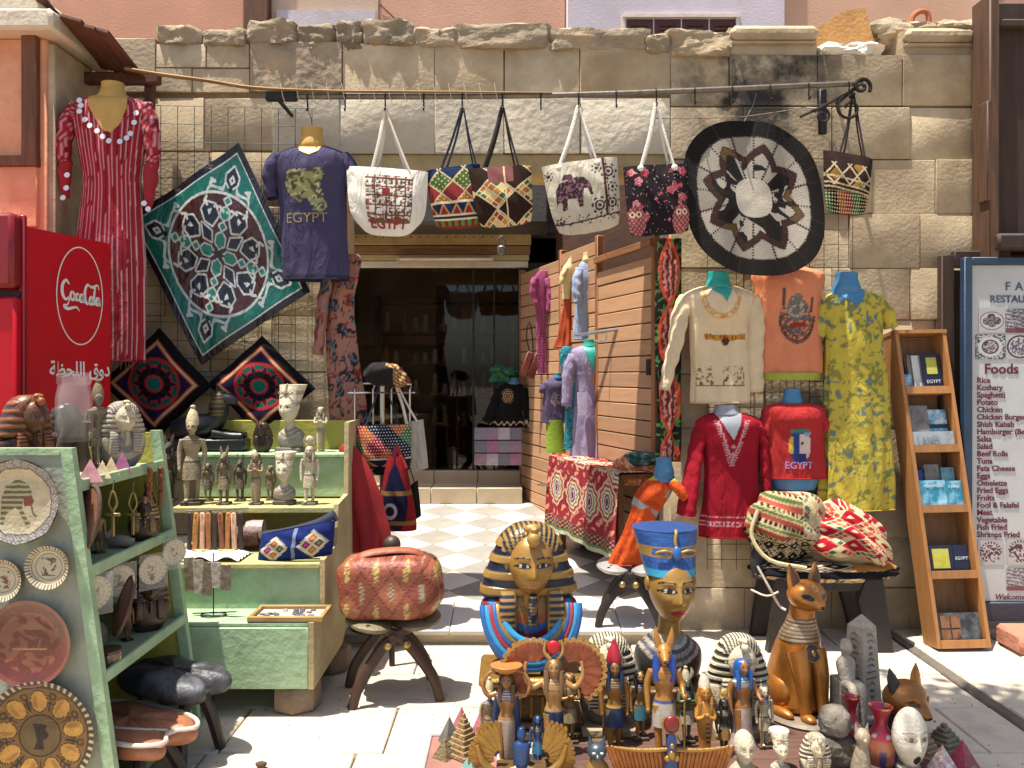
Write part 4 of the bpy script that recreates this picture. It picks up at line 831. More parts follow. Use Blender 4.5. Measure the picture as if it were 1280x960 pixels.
G = Garment('mannequin_shirt', 'small red T-shirt with blue pharaoh head print above the kilim bags', 'shirt', WD - .01, [(598, 994, 37), (570, 994, 36), (540, 994, 36), (522, 994, 39), (513, 993, 40), (508, 992, 36), (505, 992, 27), (503, 991, 14)], CLOTH, p_rtee, .45, .025, 5, part_name='shirt_body', nu=120)
G.neck(990, 486, 507, 10.5, 'blue', wide=14); G.text('EGYPT', 994, 584, 8.5, mat('lilac_print', '#8f86b8', .8, bump=0), bold=.0005)
G.sleeve([(962, 514, .02), (957, 528, 0), (955, 545, .0)], [9, 9, 8], flat=.7); G.sleeve([(1024, 514, .02), (1031, 528, 0), (1032, 540, .0)], [10, 10, 8], flat=.7)
part('bust_hips', FORM['blue'], G.root, loft([(*G.loc(994, 612, .02), 26 * G.k, 14 * G.k), (*G.loc(994, 602, .02), 30 * G.k, 15 * G.k), (*G.loc(994, 592, .02), 31 * G.k, 15 * G.k)], 24, 2))
# black scarf with red paisley at the pier corner
def p_scarf(px, py, fr):
    C = base(px, '#15110f'); k = np.abs(px - 836) < 12 * np.abs(np.sin((py - 300) / 80 * PI)) ** .8; paint(C, k, '#5a1f1c'); n = vnoise(px, py, .25, 4); paint(C, k & (np.sin(px * .9 + 4 * n) > .4), '#a8746a'); paint(C, np.abs(np.abs(px - 836) - 12 * np.abs(np.sin((py - 300) / 80 * PI)) ** .8) < 2, '#a83a24'); paint(C, ~k & (n > .72), '#3f6a32'); return C
G = Garment('hanging_scarf', 'long black scarf with red paisley hanging at the corner of the opening', 'scarf', 5.12, [(577, 836, 14), (520, 836, 14), (450, 835, 16), (380, 835, 17), (330, 836, 16), (298, 837, 15)], CLOTH, p_scarf, .35, .06, 4, part_name='scarf_cloth', nv=150)

# ------------------------------------------------------------------ garments inside the alcove
def p_lav(px, py, fr):
    C = base(px, '#8e84a2'); paint(C, fr & (np.hypot((px - 742) / 5, (py - 474) / 5) < 1), '#a87a6a'); return C
G = Garment('mannequin_robe', 'lavender robe on a teal bust standing beside the timber partition', 'robe', 6.6, [(585, 738, 24), (540, 738, 23), (500, 739, 22), (470, 739, 21), (450, 738, 26), (441, 738, 26), (436, 737, 20), (432, 737, 10)], CLOTH, p_lav, .5, .04, 5, part_name='robe_body')
G.neck(737, 424, 437, 7.5, 'teal', wide=11); G.patch([(728, 433), (747, 433), (742, 450), (740, 464), (733, 445)], FORM['teal'], 'neckline', .006, 24)
G.sleeve([(716, 444, .0), (711, 465, -.02), (708, 508, -.03)], [8, 8, 6.5], flat=.8); G.sleeve([(760, 444, .0), (766, 465, 0), (769, 508, .0)], [8, 7, 6], flat=.8)
part('pocket', mat('lav_cloth', '#9d93b0', .9), G.root, loft([(*G.loc(727, 518, -.105), 6 * G.k, .006), (*G.loc(727, 490, -.09), 7 * G.k, .006)], 16, 2, p=4.)); part('slit', mat('slit_lining', '#b9b3cb', .9), G.root, prism([(G.loc(742, 586)[0], 0), (G.loc(745, 586)[0], 0), (G.loc(744, 541)[0], 45 * G.k)], .004, -.105))
part('stand_pole', STEEL, G.root, tube([(0, 0, -.55), (0, 0, .5)], .013), lathe([(.16, -.56), (.15, -.54), (.02, -.53)], 20))
def p_bstr(px, py, fr): C = base(px, '#8a9ab8'); paint(C, (px % 2.4) < .7, '#a3b0c8'); return C
G = Garment('hanging_robe', 'pale blue striped robe on a cream bust high on the partition', 'robe', 6.72, [(425, 727, 9), (400, 729, 11), (375, 731, 12), (350, 733, 13), (333, 735, 12), (326, 735, 7)], CLOTH, p_bstr, .5, .05, 4, part_name='robe_body')
G.neck(734, 316, 328, 5, 'cream', wide=7); G.sleeve([(744, 332, -.02), (746, 360, -.04), (744, 397, -.04)], [5, 6, 5.5], flat=.8); G.sleeve([(724, 336, -.02), (720, 356, -.05), (722, 380, -.06)], [5, 6, 5], flat=.8)
G = Garment('two_piece_dress', 'cream top over orange skirt hung on the partition beside the pale blue robe', 'dress', 7.05, [(435, 708, 12), (410, 709, 10), (385, 710, 7), (372, 711, 6)], mat('orange_cloth', '#a8441c', .9, bump=.15), None, .5, .10, 6, part_name='skirt')
part('bust_form', FORM['cream'], G.root, loft([(*G.loc(708, 374), 5 * G.k, 4 * G.k), (*G.loc(709, 355), 6 * G.k, 4 * G.k), (*G.loc(712, 336), 9 * G.k, 5 * G.k), (*G.loc(714, 330), 7 * G.k, 4 * G.k), (*G.loc(715, 324), 4 * G.k, 4 * G.k), (*G.loc(715, 321), 4.4 * G.k, 4 * G.k)], 16, 3)); G.sleeve([(707, 336, -.03), (702, 348, -.05), (701, 356, -.05)], [4, 4, 3], 'sleeve', .8, mat('cream_cloth', '#c2ad7d', .9))
def p_pink(px, py, fr): C = base(px, '#96496f'); paint(C, (py > 385) & (((px % 4) < .8) | ((py % 4) < .8)), '#6f3656'); return C
G = Garment('hanging_robe', 'pink robe hanging on the far end of the partition', 'robe', 7.55, [(468, 678, 5), (430, 677, 6), (390, 676, 7), (365, 675, 9), (348, 676, 9), (338, 679, 5)], CLOTH, p_pink, .45, .06, 4, part_name='robe_body')
G.sleeve([(669, 348, -.02), (666, 362, -.03), (670, 382, -.03)], [4.5, 4.5, 3.5], flat=.8); G.sleeve([(684, 348, -.02), (687, 368, -.03), (686, 390, -.03)], [4, 4, 3.5], flat=.8)
def p_ktee(px, py, fr): C = base(px, '#544863'); n = vnoise(px, py, .5, 3); m = fr & (np.hypot((px - 695) / 7, (py - 499) / 9) < 1); paint(C, m & (n > .4), '#9a8f98'); paint(C, m & (n > .7), '#8a3f3a'); return C
G = Garment('mannequin_shirt', 'child size purple T-shirt over a lime skirt beside the lavender robe', 'shirt', 6.75, [(529, 692, 14), (510, 692, 14), (490, 693, 14), (480, 693, 15), (476, 693, 11), (473, 694, 6)], CLOTH, p_ktee, .5, .03, 4, part_name='shirt_body')
G.neck(697, 466, 475, 4.5, 'blue', wide=6); G.text('EGYPT', 695, 513, 5, MATS['grey_print']); G.sleeve([(681, 481, .0), (678, 492, 0)], [5, 5], flat=.8); G.sleeve([(705, 481, .0), (707, 492, 0)], [5, 5], flat=.8)
part('skirt', mat('lime_skirt', '#7f9a2c', .9, var=.25, scale=60), G.root, loft([(*G.loc(695, 566), 12.5 * G.k, 8 * G.k), (*G.loc(694, 545), 11.5 * G.k, 7 * G.k), (*G.loc(693, 525), 11 * G.k, 7 * G.k)], 24, 3)); part('stand_pole', STEEL, G.root, tube([(0, 0, -.5), (0, 0, .1)], .012), lathe([(.14, -.5), (.02, -.48)], 16))
def p_turq(px, py, fr): C = base(px, '#2f7f8f'); n = vnoise(px, py, .3, 6); paint(C, n > .62, '#1d4f66'); paint(C, n > .8, '#8fae9a'); return C
G = Garment('hanging_dress', 'turquoise patterned dress squeezed between purple T-shirt and lavender robe', 'dress', 6.6, [(562, 713, 7), (520, 714, 8), (480, 713, 9), (455, 710, 10), (440, 708, 9), (433, 709, 5)], CLOTH, p_turq, .5, .05, 4, part_name='dress_body')
hr = thing('clothes_rail', 'chrome arm rail over the lavender robe', 'rail', P(760, 408, 6.2)); o = hr.location
part('bar', mat('chrome', '#b9b9b6', .25, .9, bump=0), hr, tube([P(720, 419, 6.5) - o, P(808, 407, 5.95) - o], .012)); part('upright', WIRE, hr, tube([P(804, 408, 5.97) - o, P(806, 566, 5.97) - o], .006)); part('side_arm', MATS['chrome'], hr, tube([P(757, 414, 6.25) - o, P(757, 425, 6.25) - o, P(742, 426, 6.25) - o], .006, 6, 3))
sd = thing('strap_sandals', 'pair of brown strappy sandals hanging near the shop door', 'sandals', P(664, 455, 7.7)); o = sd.location
for k in range(2): part('sandal', mat('sandal', '#6a2a20', .7), sd, xf(box((0, 0, 0), (.07, .025, .24), .012), (k * .07 - .04, 0, -.02 * k), ry=.35))
part('strap', IRON, sd, tube([P(662, 440, 7.7) - o, P(658, 420, 7.7) - o, P(662, 402, 7.7) - o, P(666, 425, 7.7) - o, P(666, 442, 7.7) - o], .006, 6, 3))
# shop-window mannequin and rack of cards
def p_blk(px, py, fr): C = base(px, '#0f0e10'); d = np.hypot((px - 635) / 8, (py - 495) / 9); paint(C, fr & (d < 1) & (np.sin(d * 20) > .2), '#a58a6a'); paint(C, fr & (np.abs(py - 529 - 2 * np.sin(px * .8)) < .9), '#b9a98a'); return C
G = Garment('mannequin_dress', 'black embroidered dress on a blue bust in the shop doorway', 'dress', 8.1, [(534, 635, 19), (515, 636, 17), (500, 638, 16), (488, 639, 17), (482, 640, 14), (479, 641, 8)], CLOTH, p_blk, .5, .03, 5, part_name='dress_body'); G.neck(642, 472, 481, 6, 'blue', wide=8)
G.sleeve([(653, 486, .0), (658, 505, 0), (661, 535, .0)], [6, 6, 5], flat=.8); G.sleeve([(624, 488, .0), (616, 510, 0), (607, 530, .0)], [6, 6, 6], flat=.8)
part('headscarf', mat('green_scarf', '#1f5a3f', .8, var=.4, scale=40), G.root, rock(tuple(G.loc(629, 468, .05)), (.13, .1, .07), 91, 2.5, .3))
cr = thing('card_rack', 'wire rack of packed postcards by the shop threshold', 'rack', P(623, 583, 8.05)); o = cr.location
part('rack_frame', STEEL, cr, *[tube([P(x, 534, 8.08) - o, P(x, 583, 8.08) - o], .006) for x in (594, 613, 632, 650)])
PK = [mat('pack_%d' % i, c, .3, bump=.1, var=.3, scale=18) for i, c in enumerate(['#7d7480', '#8a6f7d', '#a59ba3', '#6a6670', '#93607d'])]
for r in range(3):
    for c in range(4):
        b = part('card_pack', PK[(r * 3 + c) % 5], None, xf(box((0, 0, 0), (.125, .02, .115), .006), rx=-.15)); b.location = P(601 + c * 14.5, 542 + r * 16, 8.02); tag(b, '%s plastic wrapped picture pack in the %s row of the wire rack' % (['leftmost', 'second', 'third', 'rightmost'][c], ['top', 'middle', 'bottom'][r]), 'postcards', 'packs on the card rack')

# ------------------------------------------------------------------ stools
CW = wood('camel_wood', '#3f2619', .55, 'Z', 1, .6); CWD = wood('camel_wood_dark', '#241a15', .55, 'Z', 1, .6); PIN = mat('brass_pin', '#a8905a', .4, .8)
def camel_stool(label, loc, rz, w_=.46, h_=.40, wd=None, pads=None, spread=1.):
    t = thing('camel_stool', label, 'stool', loc, rz); wd = wd or CW
    for sx in (-1, 1):
        for sy in (-1, 1):
            part('leg', wd, t, tube([(sx * w_ * .46 * spread, sy * .15, 0), (sx * w_ * .38 * spread, sy * .14, h_ * .3), (sx * w_ * .16, sy * .12, h_ * .66), (sx * -.0, sy * .12, h_ * .82), (sx * -w_ * .3, sy * .12, h_ * .97)], [.022, .027, .028, .026, .02], 8, 5, flat=.75))
    for sy in (-1, 1):
        for sx in (-1, 1): part('peg', PIN, t, xf(ell((0, 0, 0), (.02, .02, .02), 12, 8), (sx * w_ * .1, sy * .15, h_ * .72)))
    part('stretcher', wd, t, tube([(-.02, -.15, h_ * .8), (-.02, .15, h_ * .8)], .02), tube([(-w_ * .3, -.16, h_ * .95), (-w_ * .3, .16, h_ * .95)], .018), tube([(w_ * .3, -.16, h_ * .95), (w_ * .3, .16, h_ * .95)], .018))
    if pads:
        for sx in (-1, 1): part('seat_pad', pads, t, xf(ell((0, 0, 0), (w_ * .27, .19, .035), 20, 10), (sx * w_ * .25, 0, h_ * .93), ry=-sx * .12))
    return t
LEA = mat('olive_leather', '#6b6047', .5, var=.3, bump=.3, bscale=60)
camel_stool('wooden camel stool under the rust coloured patchwork duffel bag', P(492, 862, 4.15) * 1 + Vector((0, 0, -P(492, 862, 4.15).z + .015)), .25, .46, .40, CW, LEA)
camel_stool('dark camel stool carrying the orange dress at the doorway corner', (.72, 5.05, .11), -.2, .40, .36, CWD, mat('plastic_sheet', '#8d8a88', .25, bump=.6, bscale=18))
def softbox(c, r, p=3.2, wr=.02, seed=1, nu=150, nv=100, pf=None, front=True):
    """stuffed fabric volume"""
    R = np.random.default_rng(seed); th = np.linspace(0, 2 * PI, nu, endpoint=False); ph = np.linspace(-PI / 2, PI / 2, nv); T, Q = np.meshgrid(th, ph); T = T.ravel(); Q = Q.ravel()
    V = np.column_stack([np.cos(Q) * np.cos(T), np.cos(Q) * np.sin(T), np.sin(Q)]); V /= ((np.abs(V) ** p).sum(axis=1) ** (1 / p))[:, None]
    dsp = np.zeros(len(V))
    for k in range(9): d = R.normal(size=3) * R.uniform(2, 7); dsp += np.sin(V @ d + R.uniform(0, 6)) * wr / (1 + .25 * k)
    W = V * (1 + dsp)[:, None] * np.array(r) + np.array(c); return W, rings_faces(nv, nu, True, False), V[:, 0], V[:, 2], V[:, 1]
db = thing('duffel_bag', 'rust red patchwork duffel bag with gold leaf motifs on a camel stool', 'bag', P(487, 770, 4.12)); 
def p_duf(x, z):
    C = base(x, '#85452f'); a = (x * 1.75 + z * .8 + .3); b_ = (x * 1.75 - z * .8 + .3); fa, fb = a % 1, b_ % 1; ia, ib = np.floor(a).astype(int), np.floor(b_).astype(int)
    paint(C, (ia + ib) % 2 == 0, '#7a3b29'); paint(C, (ia * 2 + ib) % 5 == 0, '#8f5238'); paint(C, (fa < .05) | (fb < .05), '#5c2115')
    u = (fa - fb) ; v = (fa + fb) - 1; q = np.abs(v) * 2.9 + np.abs(u) ** 1.6 * 1.3; m = q < .6; paint(C, m, '#b59a5a'); paint(C, m & (np.sin(v * 60) * np.sin(u * 30) > .25), '#7a4a2a'); paint(C, m & ((ia + ib) % 2 == 0) & (q < .62), '#9a8a70'); paint(C, m & (np.sin(v * 60) * np.sin(u * 30) > .35), '#6a4430'); return C
W, Fc, x_, z_, y_ = softbox((0, 0, .15), (.25, .145, .15), 4.4, .022, 4, pf=None); cpart('bag_body', vcm('bag_leather', rough=.55, var=.2, scale=12, bump=.3, bscale=50), db, ((W, Fc), p_duf(x_, z_)), smooth=70)
part('handle', mat('rust_leather', '#8c4a30', .55, bump=.3), db, tube([(-.14, -.05, .275), (-.12, -.03, .31), (0, .0, .325), (.12, .03, .315), (.18, .05, .275)], .026, 10, 5, flat=.4)); part('zip_flap', mat('dark_leather', '#3d2018', .6), db, tube([(-.2, .03, .285), (-.05, .04, .305), (.12, .06, .305), (.22, .06, .275)], .02, 8, 4, flat=.4))
# wide saddle stool with kilim seat at right
ss = thing('saddle_stool', 'wide dark saddle stool with patterned kilim seat under the kilim bags', 'stool', (1.82, 4.95, .015))
for sx in (-1, 1):
    part('leg', CWD, ss, prism([(sx * .36, 0), (sx * .24, 0), (sx * .16, .30), (sx * .2, .42), (sx * .30, .42)], .06, -.2)); part('leg', CWD, ss, prism([(sx * .36, 0), (sx * .26, 0), (sx * .18, .30), (sx * .2, .42), (sx * .30, .42)], .06, .12))
    part('saddle_horn', mat('horn', '#2f2c2e', .5), ss, tube([(sx * .34, 0, .40), (sx * .36, -.02, .5), (sx * .345, -.03, .58)], [.05, .05, .035], 12, 3)) if sx < 0 else None
part('stretcher', CWD, ss, box((0, -.17, .38), (.56, .04, .06), .008)); part('stretcher', CWD, ss, box((0, .15, .38), (.56, .04, .06), .008))
def p_kil(seed, ground, cols, nu=3, nv=3):
    def f(u, v):
        C = base(u, ground); a, b_, fa, fb = lattice(u, v, nu, nv); c1, fu, fv = cells(u * nu + v * nv, u * nu - v * nv, 3, 3, cols, seed); m = (a + b_) % 2 == 0; C[m] = c1[m]; paint(C, m & ((fu < .2) | (fv < .2)), '#c9b892'); paint(C, ~m & (np.abs(fa - .5) < .12) & (np.abs(fb - .5) < .12), '#c9b892'); paint(C, (fa < .06) | (fb < .06), '#cbbb95'); return C
    return f
W, Fc, x_, z_, y_ = softbox((0.02, -.02, .45), (.42, .21, .07), 2.6, .02, 8); C = p_kil(3, '#1d1a20', ['#7a2f2a', '#2b3550', '#b59a6a', '#3a2a20'], 2.2, 2.6)(x_, y_ + z_ * .4); paint(C, np.abs(z_) < .28, '#17161a'); paint(C, (z_ > .3) & (x_ > .25), '#a86f35'); cpart('seat_pad', WOVEN, ss, ((W, Fc), C), smooth=70)
part('tie_cord', mat('pale_cord', '#b5a79a', .9), ss, tube([(-.42, -.2, .5), (-.36, -.24, .38), (-.3, -.22, .28), (-.27, -.24, .26)], .007, 6, 3), tube([(-.45, -.18, .36), (-.38, -.24, .34), (-.31, -.23, .36)], .006, 6, 3))
kb = thing('kilim_bag', 'plump beige and black striped kilim bag lying on the saddle stool', 'bag', (1.62, 4.92, .53)); W, Fc, x_, z_, y_ = softbox((0, 0, .19), (.23, .19, .21), 2.3, .05, 12)
C = base(x_, '#b3a078'); v = z_ + .35 * x_; paint(C, (np.sin(v * 15) > .45), '#9a4a3a'); paint(C, (np.sin(v * 15 + 2) > .7) & (np.sin(x_ * 60) > -.2), '#1a1716'); paint(C, np.sin(v * 15 + 4) > .85, '#54663a'); m = x_ > .15; C[m] = p_kil(5, '#b3a27c', ['#8a3a34', '#3c5a48', '#c2ad82', '#6a5a48'], 2.4, 2.4)(x_, z_)[m]; m2 = z_ < -.25; C[m2] = p_kil(9, '#1c1a18', ['#5a2f2a', '#33402f', '#8a7a5a'], 3, 3)(x_, z_)[m2]; cpart('bag_body', WOVEN, kb, ((W, Fc), C), smooth=70); part('cord', mat('cream_cord', '#b9a983', .9), kb, tube([(-.2, -.12, .3), (-.24, -.13, .15), (-.15, -.17, .02), (.05, -.2, -.02)], .012, 8, 4))
kb = thing('kilim_bag', 'plump bright red kilim bag lying on the saddle stool', 'bag', (1.94, 4.88, .53)); W, Fc, x_, z_, y_ = softbox((0, 0, .15), (.25, .17, .17), 2.1, .07, 21); W[:, 2] -= (W[:, 0]) * .42 * (W[:, 0] > 0); 
C = p_kil(11, '#9c1626', ['#8a1c28', '#2f5a44', '#c9b48a', '#a8422a', '#c24a3a'], 1.9, 2.1)(x_ * .8, z_); paint(C, z_ < -.55, '#9a8a68'); paint(C, (x_ > .55) & (np.sin((x_ + z_) * 26) > .2), '#c9b892'); cpart('bag_body', WOVEN, kb, ((W, Fc), C), smooth=70)

# ------------------------------------------------------------------ cloth covered table and orange dress
A2 = Vector((.715, 5.5, 0)); tb_ = thing('display_table', 'narrow wooden table under the red suzani cloth beside the partition', 'table', (A2.x, A2.y, .18), ang)
for x in (.05, 1.1):
    for y2 in (-.02, -.20): part('leg', wood('table_wood', '#6a4428', .6, 'Z'), tb_, box((x, y2, .36), (.045, .045, .76), .004))
part('table_top', MATS['table_wood'], tb_, box((.58, -.11, .755), (1.2, .24, .03), .004))
sz = thing('suzani_cloth', 'red embroidered cloth with large rosettes draped over the narrow table', 'tablecloth', (A2.x, A2.y, .18), ang)
def f_cl(u, v):
    L_t = .28; drop = .56; s = v * (L_t + drop); y = np.where(s < L_t, -.24 + s, .04 + .012 * np.sin(u * 26) * np.clip((s - L_t) / .3, 0, 1) + .03 * np.clip((s - L_t) / .5, 0, 1)); z = np.where(s < L_t, .785 + .006 * np.sin(u * 30 + v * 8), .785 - (s - L_t)); z = z - .03 * np.where(s >= L_t, np.abs(np.sin(u * 5)) * (s - L_t), 0)
    return (-.06 + u * 1.3, y, z)
X, Fc, U_, V_ = grid(f_cl, 240, 190)
def p_suz(u, v):
    C = base(u, '#8a2430'); n = vnoise(u, v, 22, 5)
    C[np.sin(u * 60 + 5 * n) * np.sin(v * 50 + 4 * n) > .45] = lin('#c98a6a')
    for i, (cx, cy) in enumerate([(.12, .58), (.34, .62), (.58, .62), (.84, .6), (.2, .2), (.5, .22), (.8, .2), (.02, .3)]):
        d = np.hypot((u - cx) * 1.3, (v - cy) * .98) / .155; th = np.arctan2(v - cy, u - cx); 
        for r, c in ((1, '#b9a58c'), (.88, '#96382f'), (.74, '#c2b49a'), (.62, '#5f6f3a'), (.52, '#c9bda6'), (.42, '#7d3a5a'), (.28, '#b5a9a0'), (.2, '#3d2a55')): paint(C, d < r * (1 + .05 * np.cos(10 * th)), c)
    paint(C, (v > .86), '#56284a'); paint(C, (v > .86) & (np.sin(u * 120) * np.sin(v * 170) > .2), '#a8863a'); paint(C, v > .945, '#4f7a44'); paint(C, v > .965, '#b5ae92'); return C
b = MB(); b.add((X, Fc), p_suz(U_, V_)); q_ = b.build('cloth', CLOTH, sz, 70); q_.modifiers.new('t', 'SOLIDIFY').thickness = .004
oc = thing('folded_cloths', 'small heap of folded orange and teal cloths on the near table end', 'cloths', P(800, 585, 5.72))
part('orange_cloth', vcm('x', rough=.9) if False else mat('patterned_orange', '#a85a2a', .9, var=.5, scale=30, col2='#c9b59a', spot=.6), oc, softbox((-.02, 0, -.02), (.16, .14, .10), 2.8, .05, 31, 60, 40)[:2]); part('teal_cloth', mat('teal_fold', '#23443f', .9, var=.5, scale=25, col2='#9fb0a8', spot=.62), oc, softbox((.03, -.03, .07), (.13, .12, .05), 2.6, .07, 33, 60, 40)[:2])
def p_or(px, py, fr):
    C = base(px, '#b5481a'); n = vnoise(px, py, .1, 3); paint(C, n > .68, '#a03a16'); d = np.hypot((px - 795) / 4, (py - 660) / 7); paint(C, (d < 1.3) & (np.sin(d * 9) > 0), '#c9a23a'); d = np.hypot(px - 836, py - 618); paint(C, (d < 8) & (np.sin(d * 1.6) > -.2), '#8d9a8a'); paint(C, (py < 600), '#9a9a35'); paint(C, (np.abs(py - 640 - .6 * (px - 815)) < 5) & (n > .4), '#8a8f8c'); return C
G = Garment('mannequin_dress', 'bright orange dress on a leaning blue bust at the doorway corner', 'dress', 5.0, [(706, 780, 19), (690, 786, 19), (665, 796, 16), (640, 806, 17), (620, 815, 22), (604, 824, 20), (597, 828, 14), (592, 830, 9)], CLOTH, p_or, .55, .05, 5, part_name='dress_body')
G.neck(830, 572, 594, 10, 'blue', wide=14); G.sleeve([(838, 602, -.03), (848, 612, -.05), (855, 622, -.05)], [9, 8, 7], flat=.8)

# ------------------------------------------------------------------ bag rack left of the doorway
br = thing('revolving_rack', 'chrome revolving rack carrying bags left of the doorway', 'rack', (-.78, 5.0, .10)); ro_ = br.location
part('pole', MATS['chrome'], br, tube([(0, 0, 0), (0, 0, 1.52)], .014)); part('foot', STEEL, br, lathe([(.2, 0), (.19, .02), (.02, .04)], 24))
for sx, w_ in ((-.16, 0), (-.05, 0), (.06, 0), (.17, 0)): part('rack_arm', MATS['chrome'], br, tube([(sx, -.03, 1.05), (sx, -.03, 1.42), (sx, .05, 1.45), (0, 0, 1.46)], .006, 6))
part('rack_ring', MATS['chrome'], br, tube([(-.2, -.03, 1.2), (.2, -.03, 1.2)], .005, 6), tube([(-.2, -.03, 1.4), (.2, -.03, 1.4)], .005, 6))
BD = 4.92
cp = thing('stuffed_cap_bag', 'black cloth bag with embroidered end lying on top of the chrome rack', 'bag', P(482, 483, BD)); W, Fc, x_, z_, y_ = softbox((0, 0, .075), (.135, .12, .07), 2.4, .04, 41); C = base(x_, '#1d1b1c'); m = (x_ > .45) | ((z_ > .6) & (x_ > .1)); paint(C, m, '#a88f5f'); paint(C, m & (np.sin((x_ + z_) * 18) > .3), '#5a3a22'); paint(C, m & (np.sin(x_ * 40) > .75), '#7a2f22'); W[:, 2] -= np.clip(W[:, 0], 0, 1) * .25; cpart('bag_body', CLOTH, cp, ((W, Fc), C), smooth=70)
def p_dot(U, V):
    C = base(U, '#191a2b'); a, b_, fa, fb = lattice(U, V - .32, 2.5, 2.2); D = np.array([lin(c) for c in ['#a8622c', '#1b2036', '#8a1f2e', '#3f6a3a', '#1a1b2c', '#a8552a']]); m = V > .32; C[m] = D[(a * 2 + b_ * 3)[m] % 6]; paint(C, m & (np.hypot((U * 20 + V * 9) % 1 - .5, (V * 17) % 1 - .5) < .2), '#cfc7b8'); t = np.abs((U * 2 + .1) % 1 - .5) * 2; m = (V <= .32) & (V > .16); paint(C, m, '#1c2133'); paint(C, m & ((V - .16) / .16 < 1 - t), '#b08a4a'); paint(C, m & ((V - .16) / .16 < .7 - t), '#6a5a2a'); m = V <= .16; paint(C, m & ((fa < .2) | (fb < .2)), '#b5a06a'); paint(C, np.abs(V - .32) < .015, '#cfc0a0'); paint(C, np.abs(V - .16) < .02, '#12121a'); return C
bag('kilim_bag', 'dotted multicolour kilim bag with zigzag border hanging on the chrome rack', [(442, 532), (514, 530), (514, 592), (446, 595)], BD, .05, p_dot, WOVEN, [((478, 470), (458, 533), (500, 532))], NAVYC, .1, strap_r=.006)
bag('tote_bag', 'plain off white canvas tote on the doorway side of the chrome rack', [(506, 528), (529, 524), (536, 585), (508, 592)], BD + .06, .04, lambda U, V: base(U, '#a39a8c'), CLOTH, [((497, 484), (509, 530), (522, 527))], WHITEC, .1, 30, 30, strap_r=.009)
def p_back(U, V):
    C = base(U, '#14142e'); e = np.abs(2 * U - 1); R_ = .35 + .65 * np.sin(np.clip(V * 1.1, 0, 1) * PI) ** .7; paint(C, e > R_ - .28, '#7a141c'); paint(C, np.abs(V - .52) < .03, '#7d5a30'); paint(C, np.abs(V - .12) < .03, '#7d5a30'); d = np.hypot((U - .35) * .6, (V - .28)); paint(C, np.abs(d - .09) < .022, '#a38f93'); return C
bag('backpack', 'navy and red drawstring backpack hanging low on the chrome rack', [(484, 570), (506, 570), (525, 664), (468, 664)], BD - .04, .07, p_back, WOVEN, [((496, 560), (488, 585), (508, 585))], REDP, .3, strap_r=.014)
G = Garment('hanging_robe', 'plain bright red robe hanging beside the green stepped stand', 'robe', 4.82, [(690, 462, 24), (650, 457, 26), (610, 449, 24), (580, 442, 18), (562, 436, 12), (555, 434, 6)], mat('red_robe', '#8f1518', .8, bump=.15, bscale=200), None, .5, .07, 5, part_name='robe_cloth')
wb = thing('wooden_ball_post', 'round wooden finial beside the red robe above the duffel bag', 'finial', P(490, 692, 4.55)); part('ball', mat('dark_ball', '#3a2a1f', .5), wb, ell((0, 0, .05), (.048, .048, .05), 20, 14)); part('stem', CWD, wb, tube([(0, 0, -.62), (0, 0, .02)], .016))
sbg = bag('shoulder_bag', 'flat black shoulder bag behind the navy backpack', [(508, 610), (522, 600), (527, 645), (508, 656)], BD + .02, .02, lambda U, V: base(U, '#15130f'), CLOTH, [((505, 560), (510, 612), (519, 603))], IRON, .1, 20, 20, strap_r=.005)

# ------------------------------------------------------------------ book rack
Tl, Tr, Bl, Br = P(1109, 421, 5.14), P(1173, 419, 5.14), P(1161, 811, 4.87), P(1225, 805, 4.89); Bl.z = Br.z = .02
ex = (Br - Bl + Tr - Tl).normalized(); WR = ((Br - Bl).length + (Tr - Tl).length) / 2; ez = (Tl - Bl); HR = ez.length; ez.normalize(); ez = (ez - ex * ez.dot(ex) * .0).normalized(); ey = ez.cross(ex).normalized()
bk = thing('book_rack', 'leaning pine rack of guide books against the wall beside the menu board', 'rack', Bl)
def RK(x, y, z): return ex * x + ey * y + ez * z      # local frame of the leaning rack (y to the back)
def rbox(x0, x1, y0, y1, z0, z1):
    V = np.array([tuple(RK(x, y, z)) for x in (x0, x1) for y in (y0, y1) for z in (z0, z1)]); return V, [(0, 1, 3, 2), (4, 6, 7, 5), (0, 4, 5, 1), (2, 3, 7, 6), (0, 2, 6, 4), (1, 5, 7, 3)]
PINE = wood('pine', '#a06d3c', .6, 'Z', 1, .7); PINB = wood('pine_back', '#7d5a38', .7, 'Z', 1, .7)
part('side_panel', PINE, bk, rbox(0, .022, -.10, .06, 0, HR)); part('side_panel', PINE, bk, rbox(WR - .022, WR, -.10, .06, 0, HR)); part('back_panel', PINB, bk, rbox(.023, WR - .023, .05, .062, .01, HR - .01))
lev = [0.0, .405, .81, 1.185, 1.56]; lev = [HR * q for q in (0.0, .212, .418, .610, .80)]
for z in lev: sf2 = part('shelf', PINE, bk, rbox(.023, WR - .023, -.095, .05, z, z + .022)); part('lip', PINE, sf2, rbox(.023, WR - .023, -.104, -.092, z, z + .045))
part('top_board', PINE, bk, rbox(-.004, WR + .004, -.105, .062, HR, HR + .022))
BOOKC = lambda n, c, c2: mat(n, c, .35, var=.35, scale=16, bump=.02, col2=c2, spot=.55)
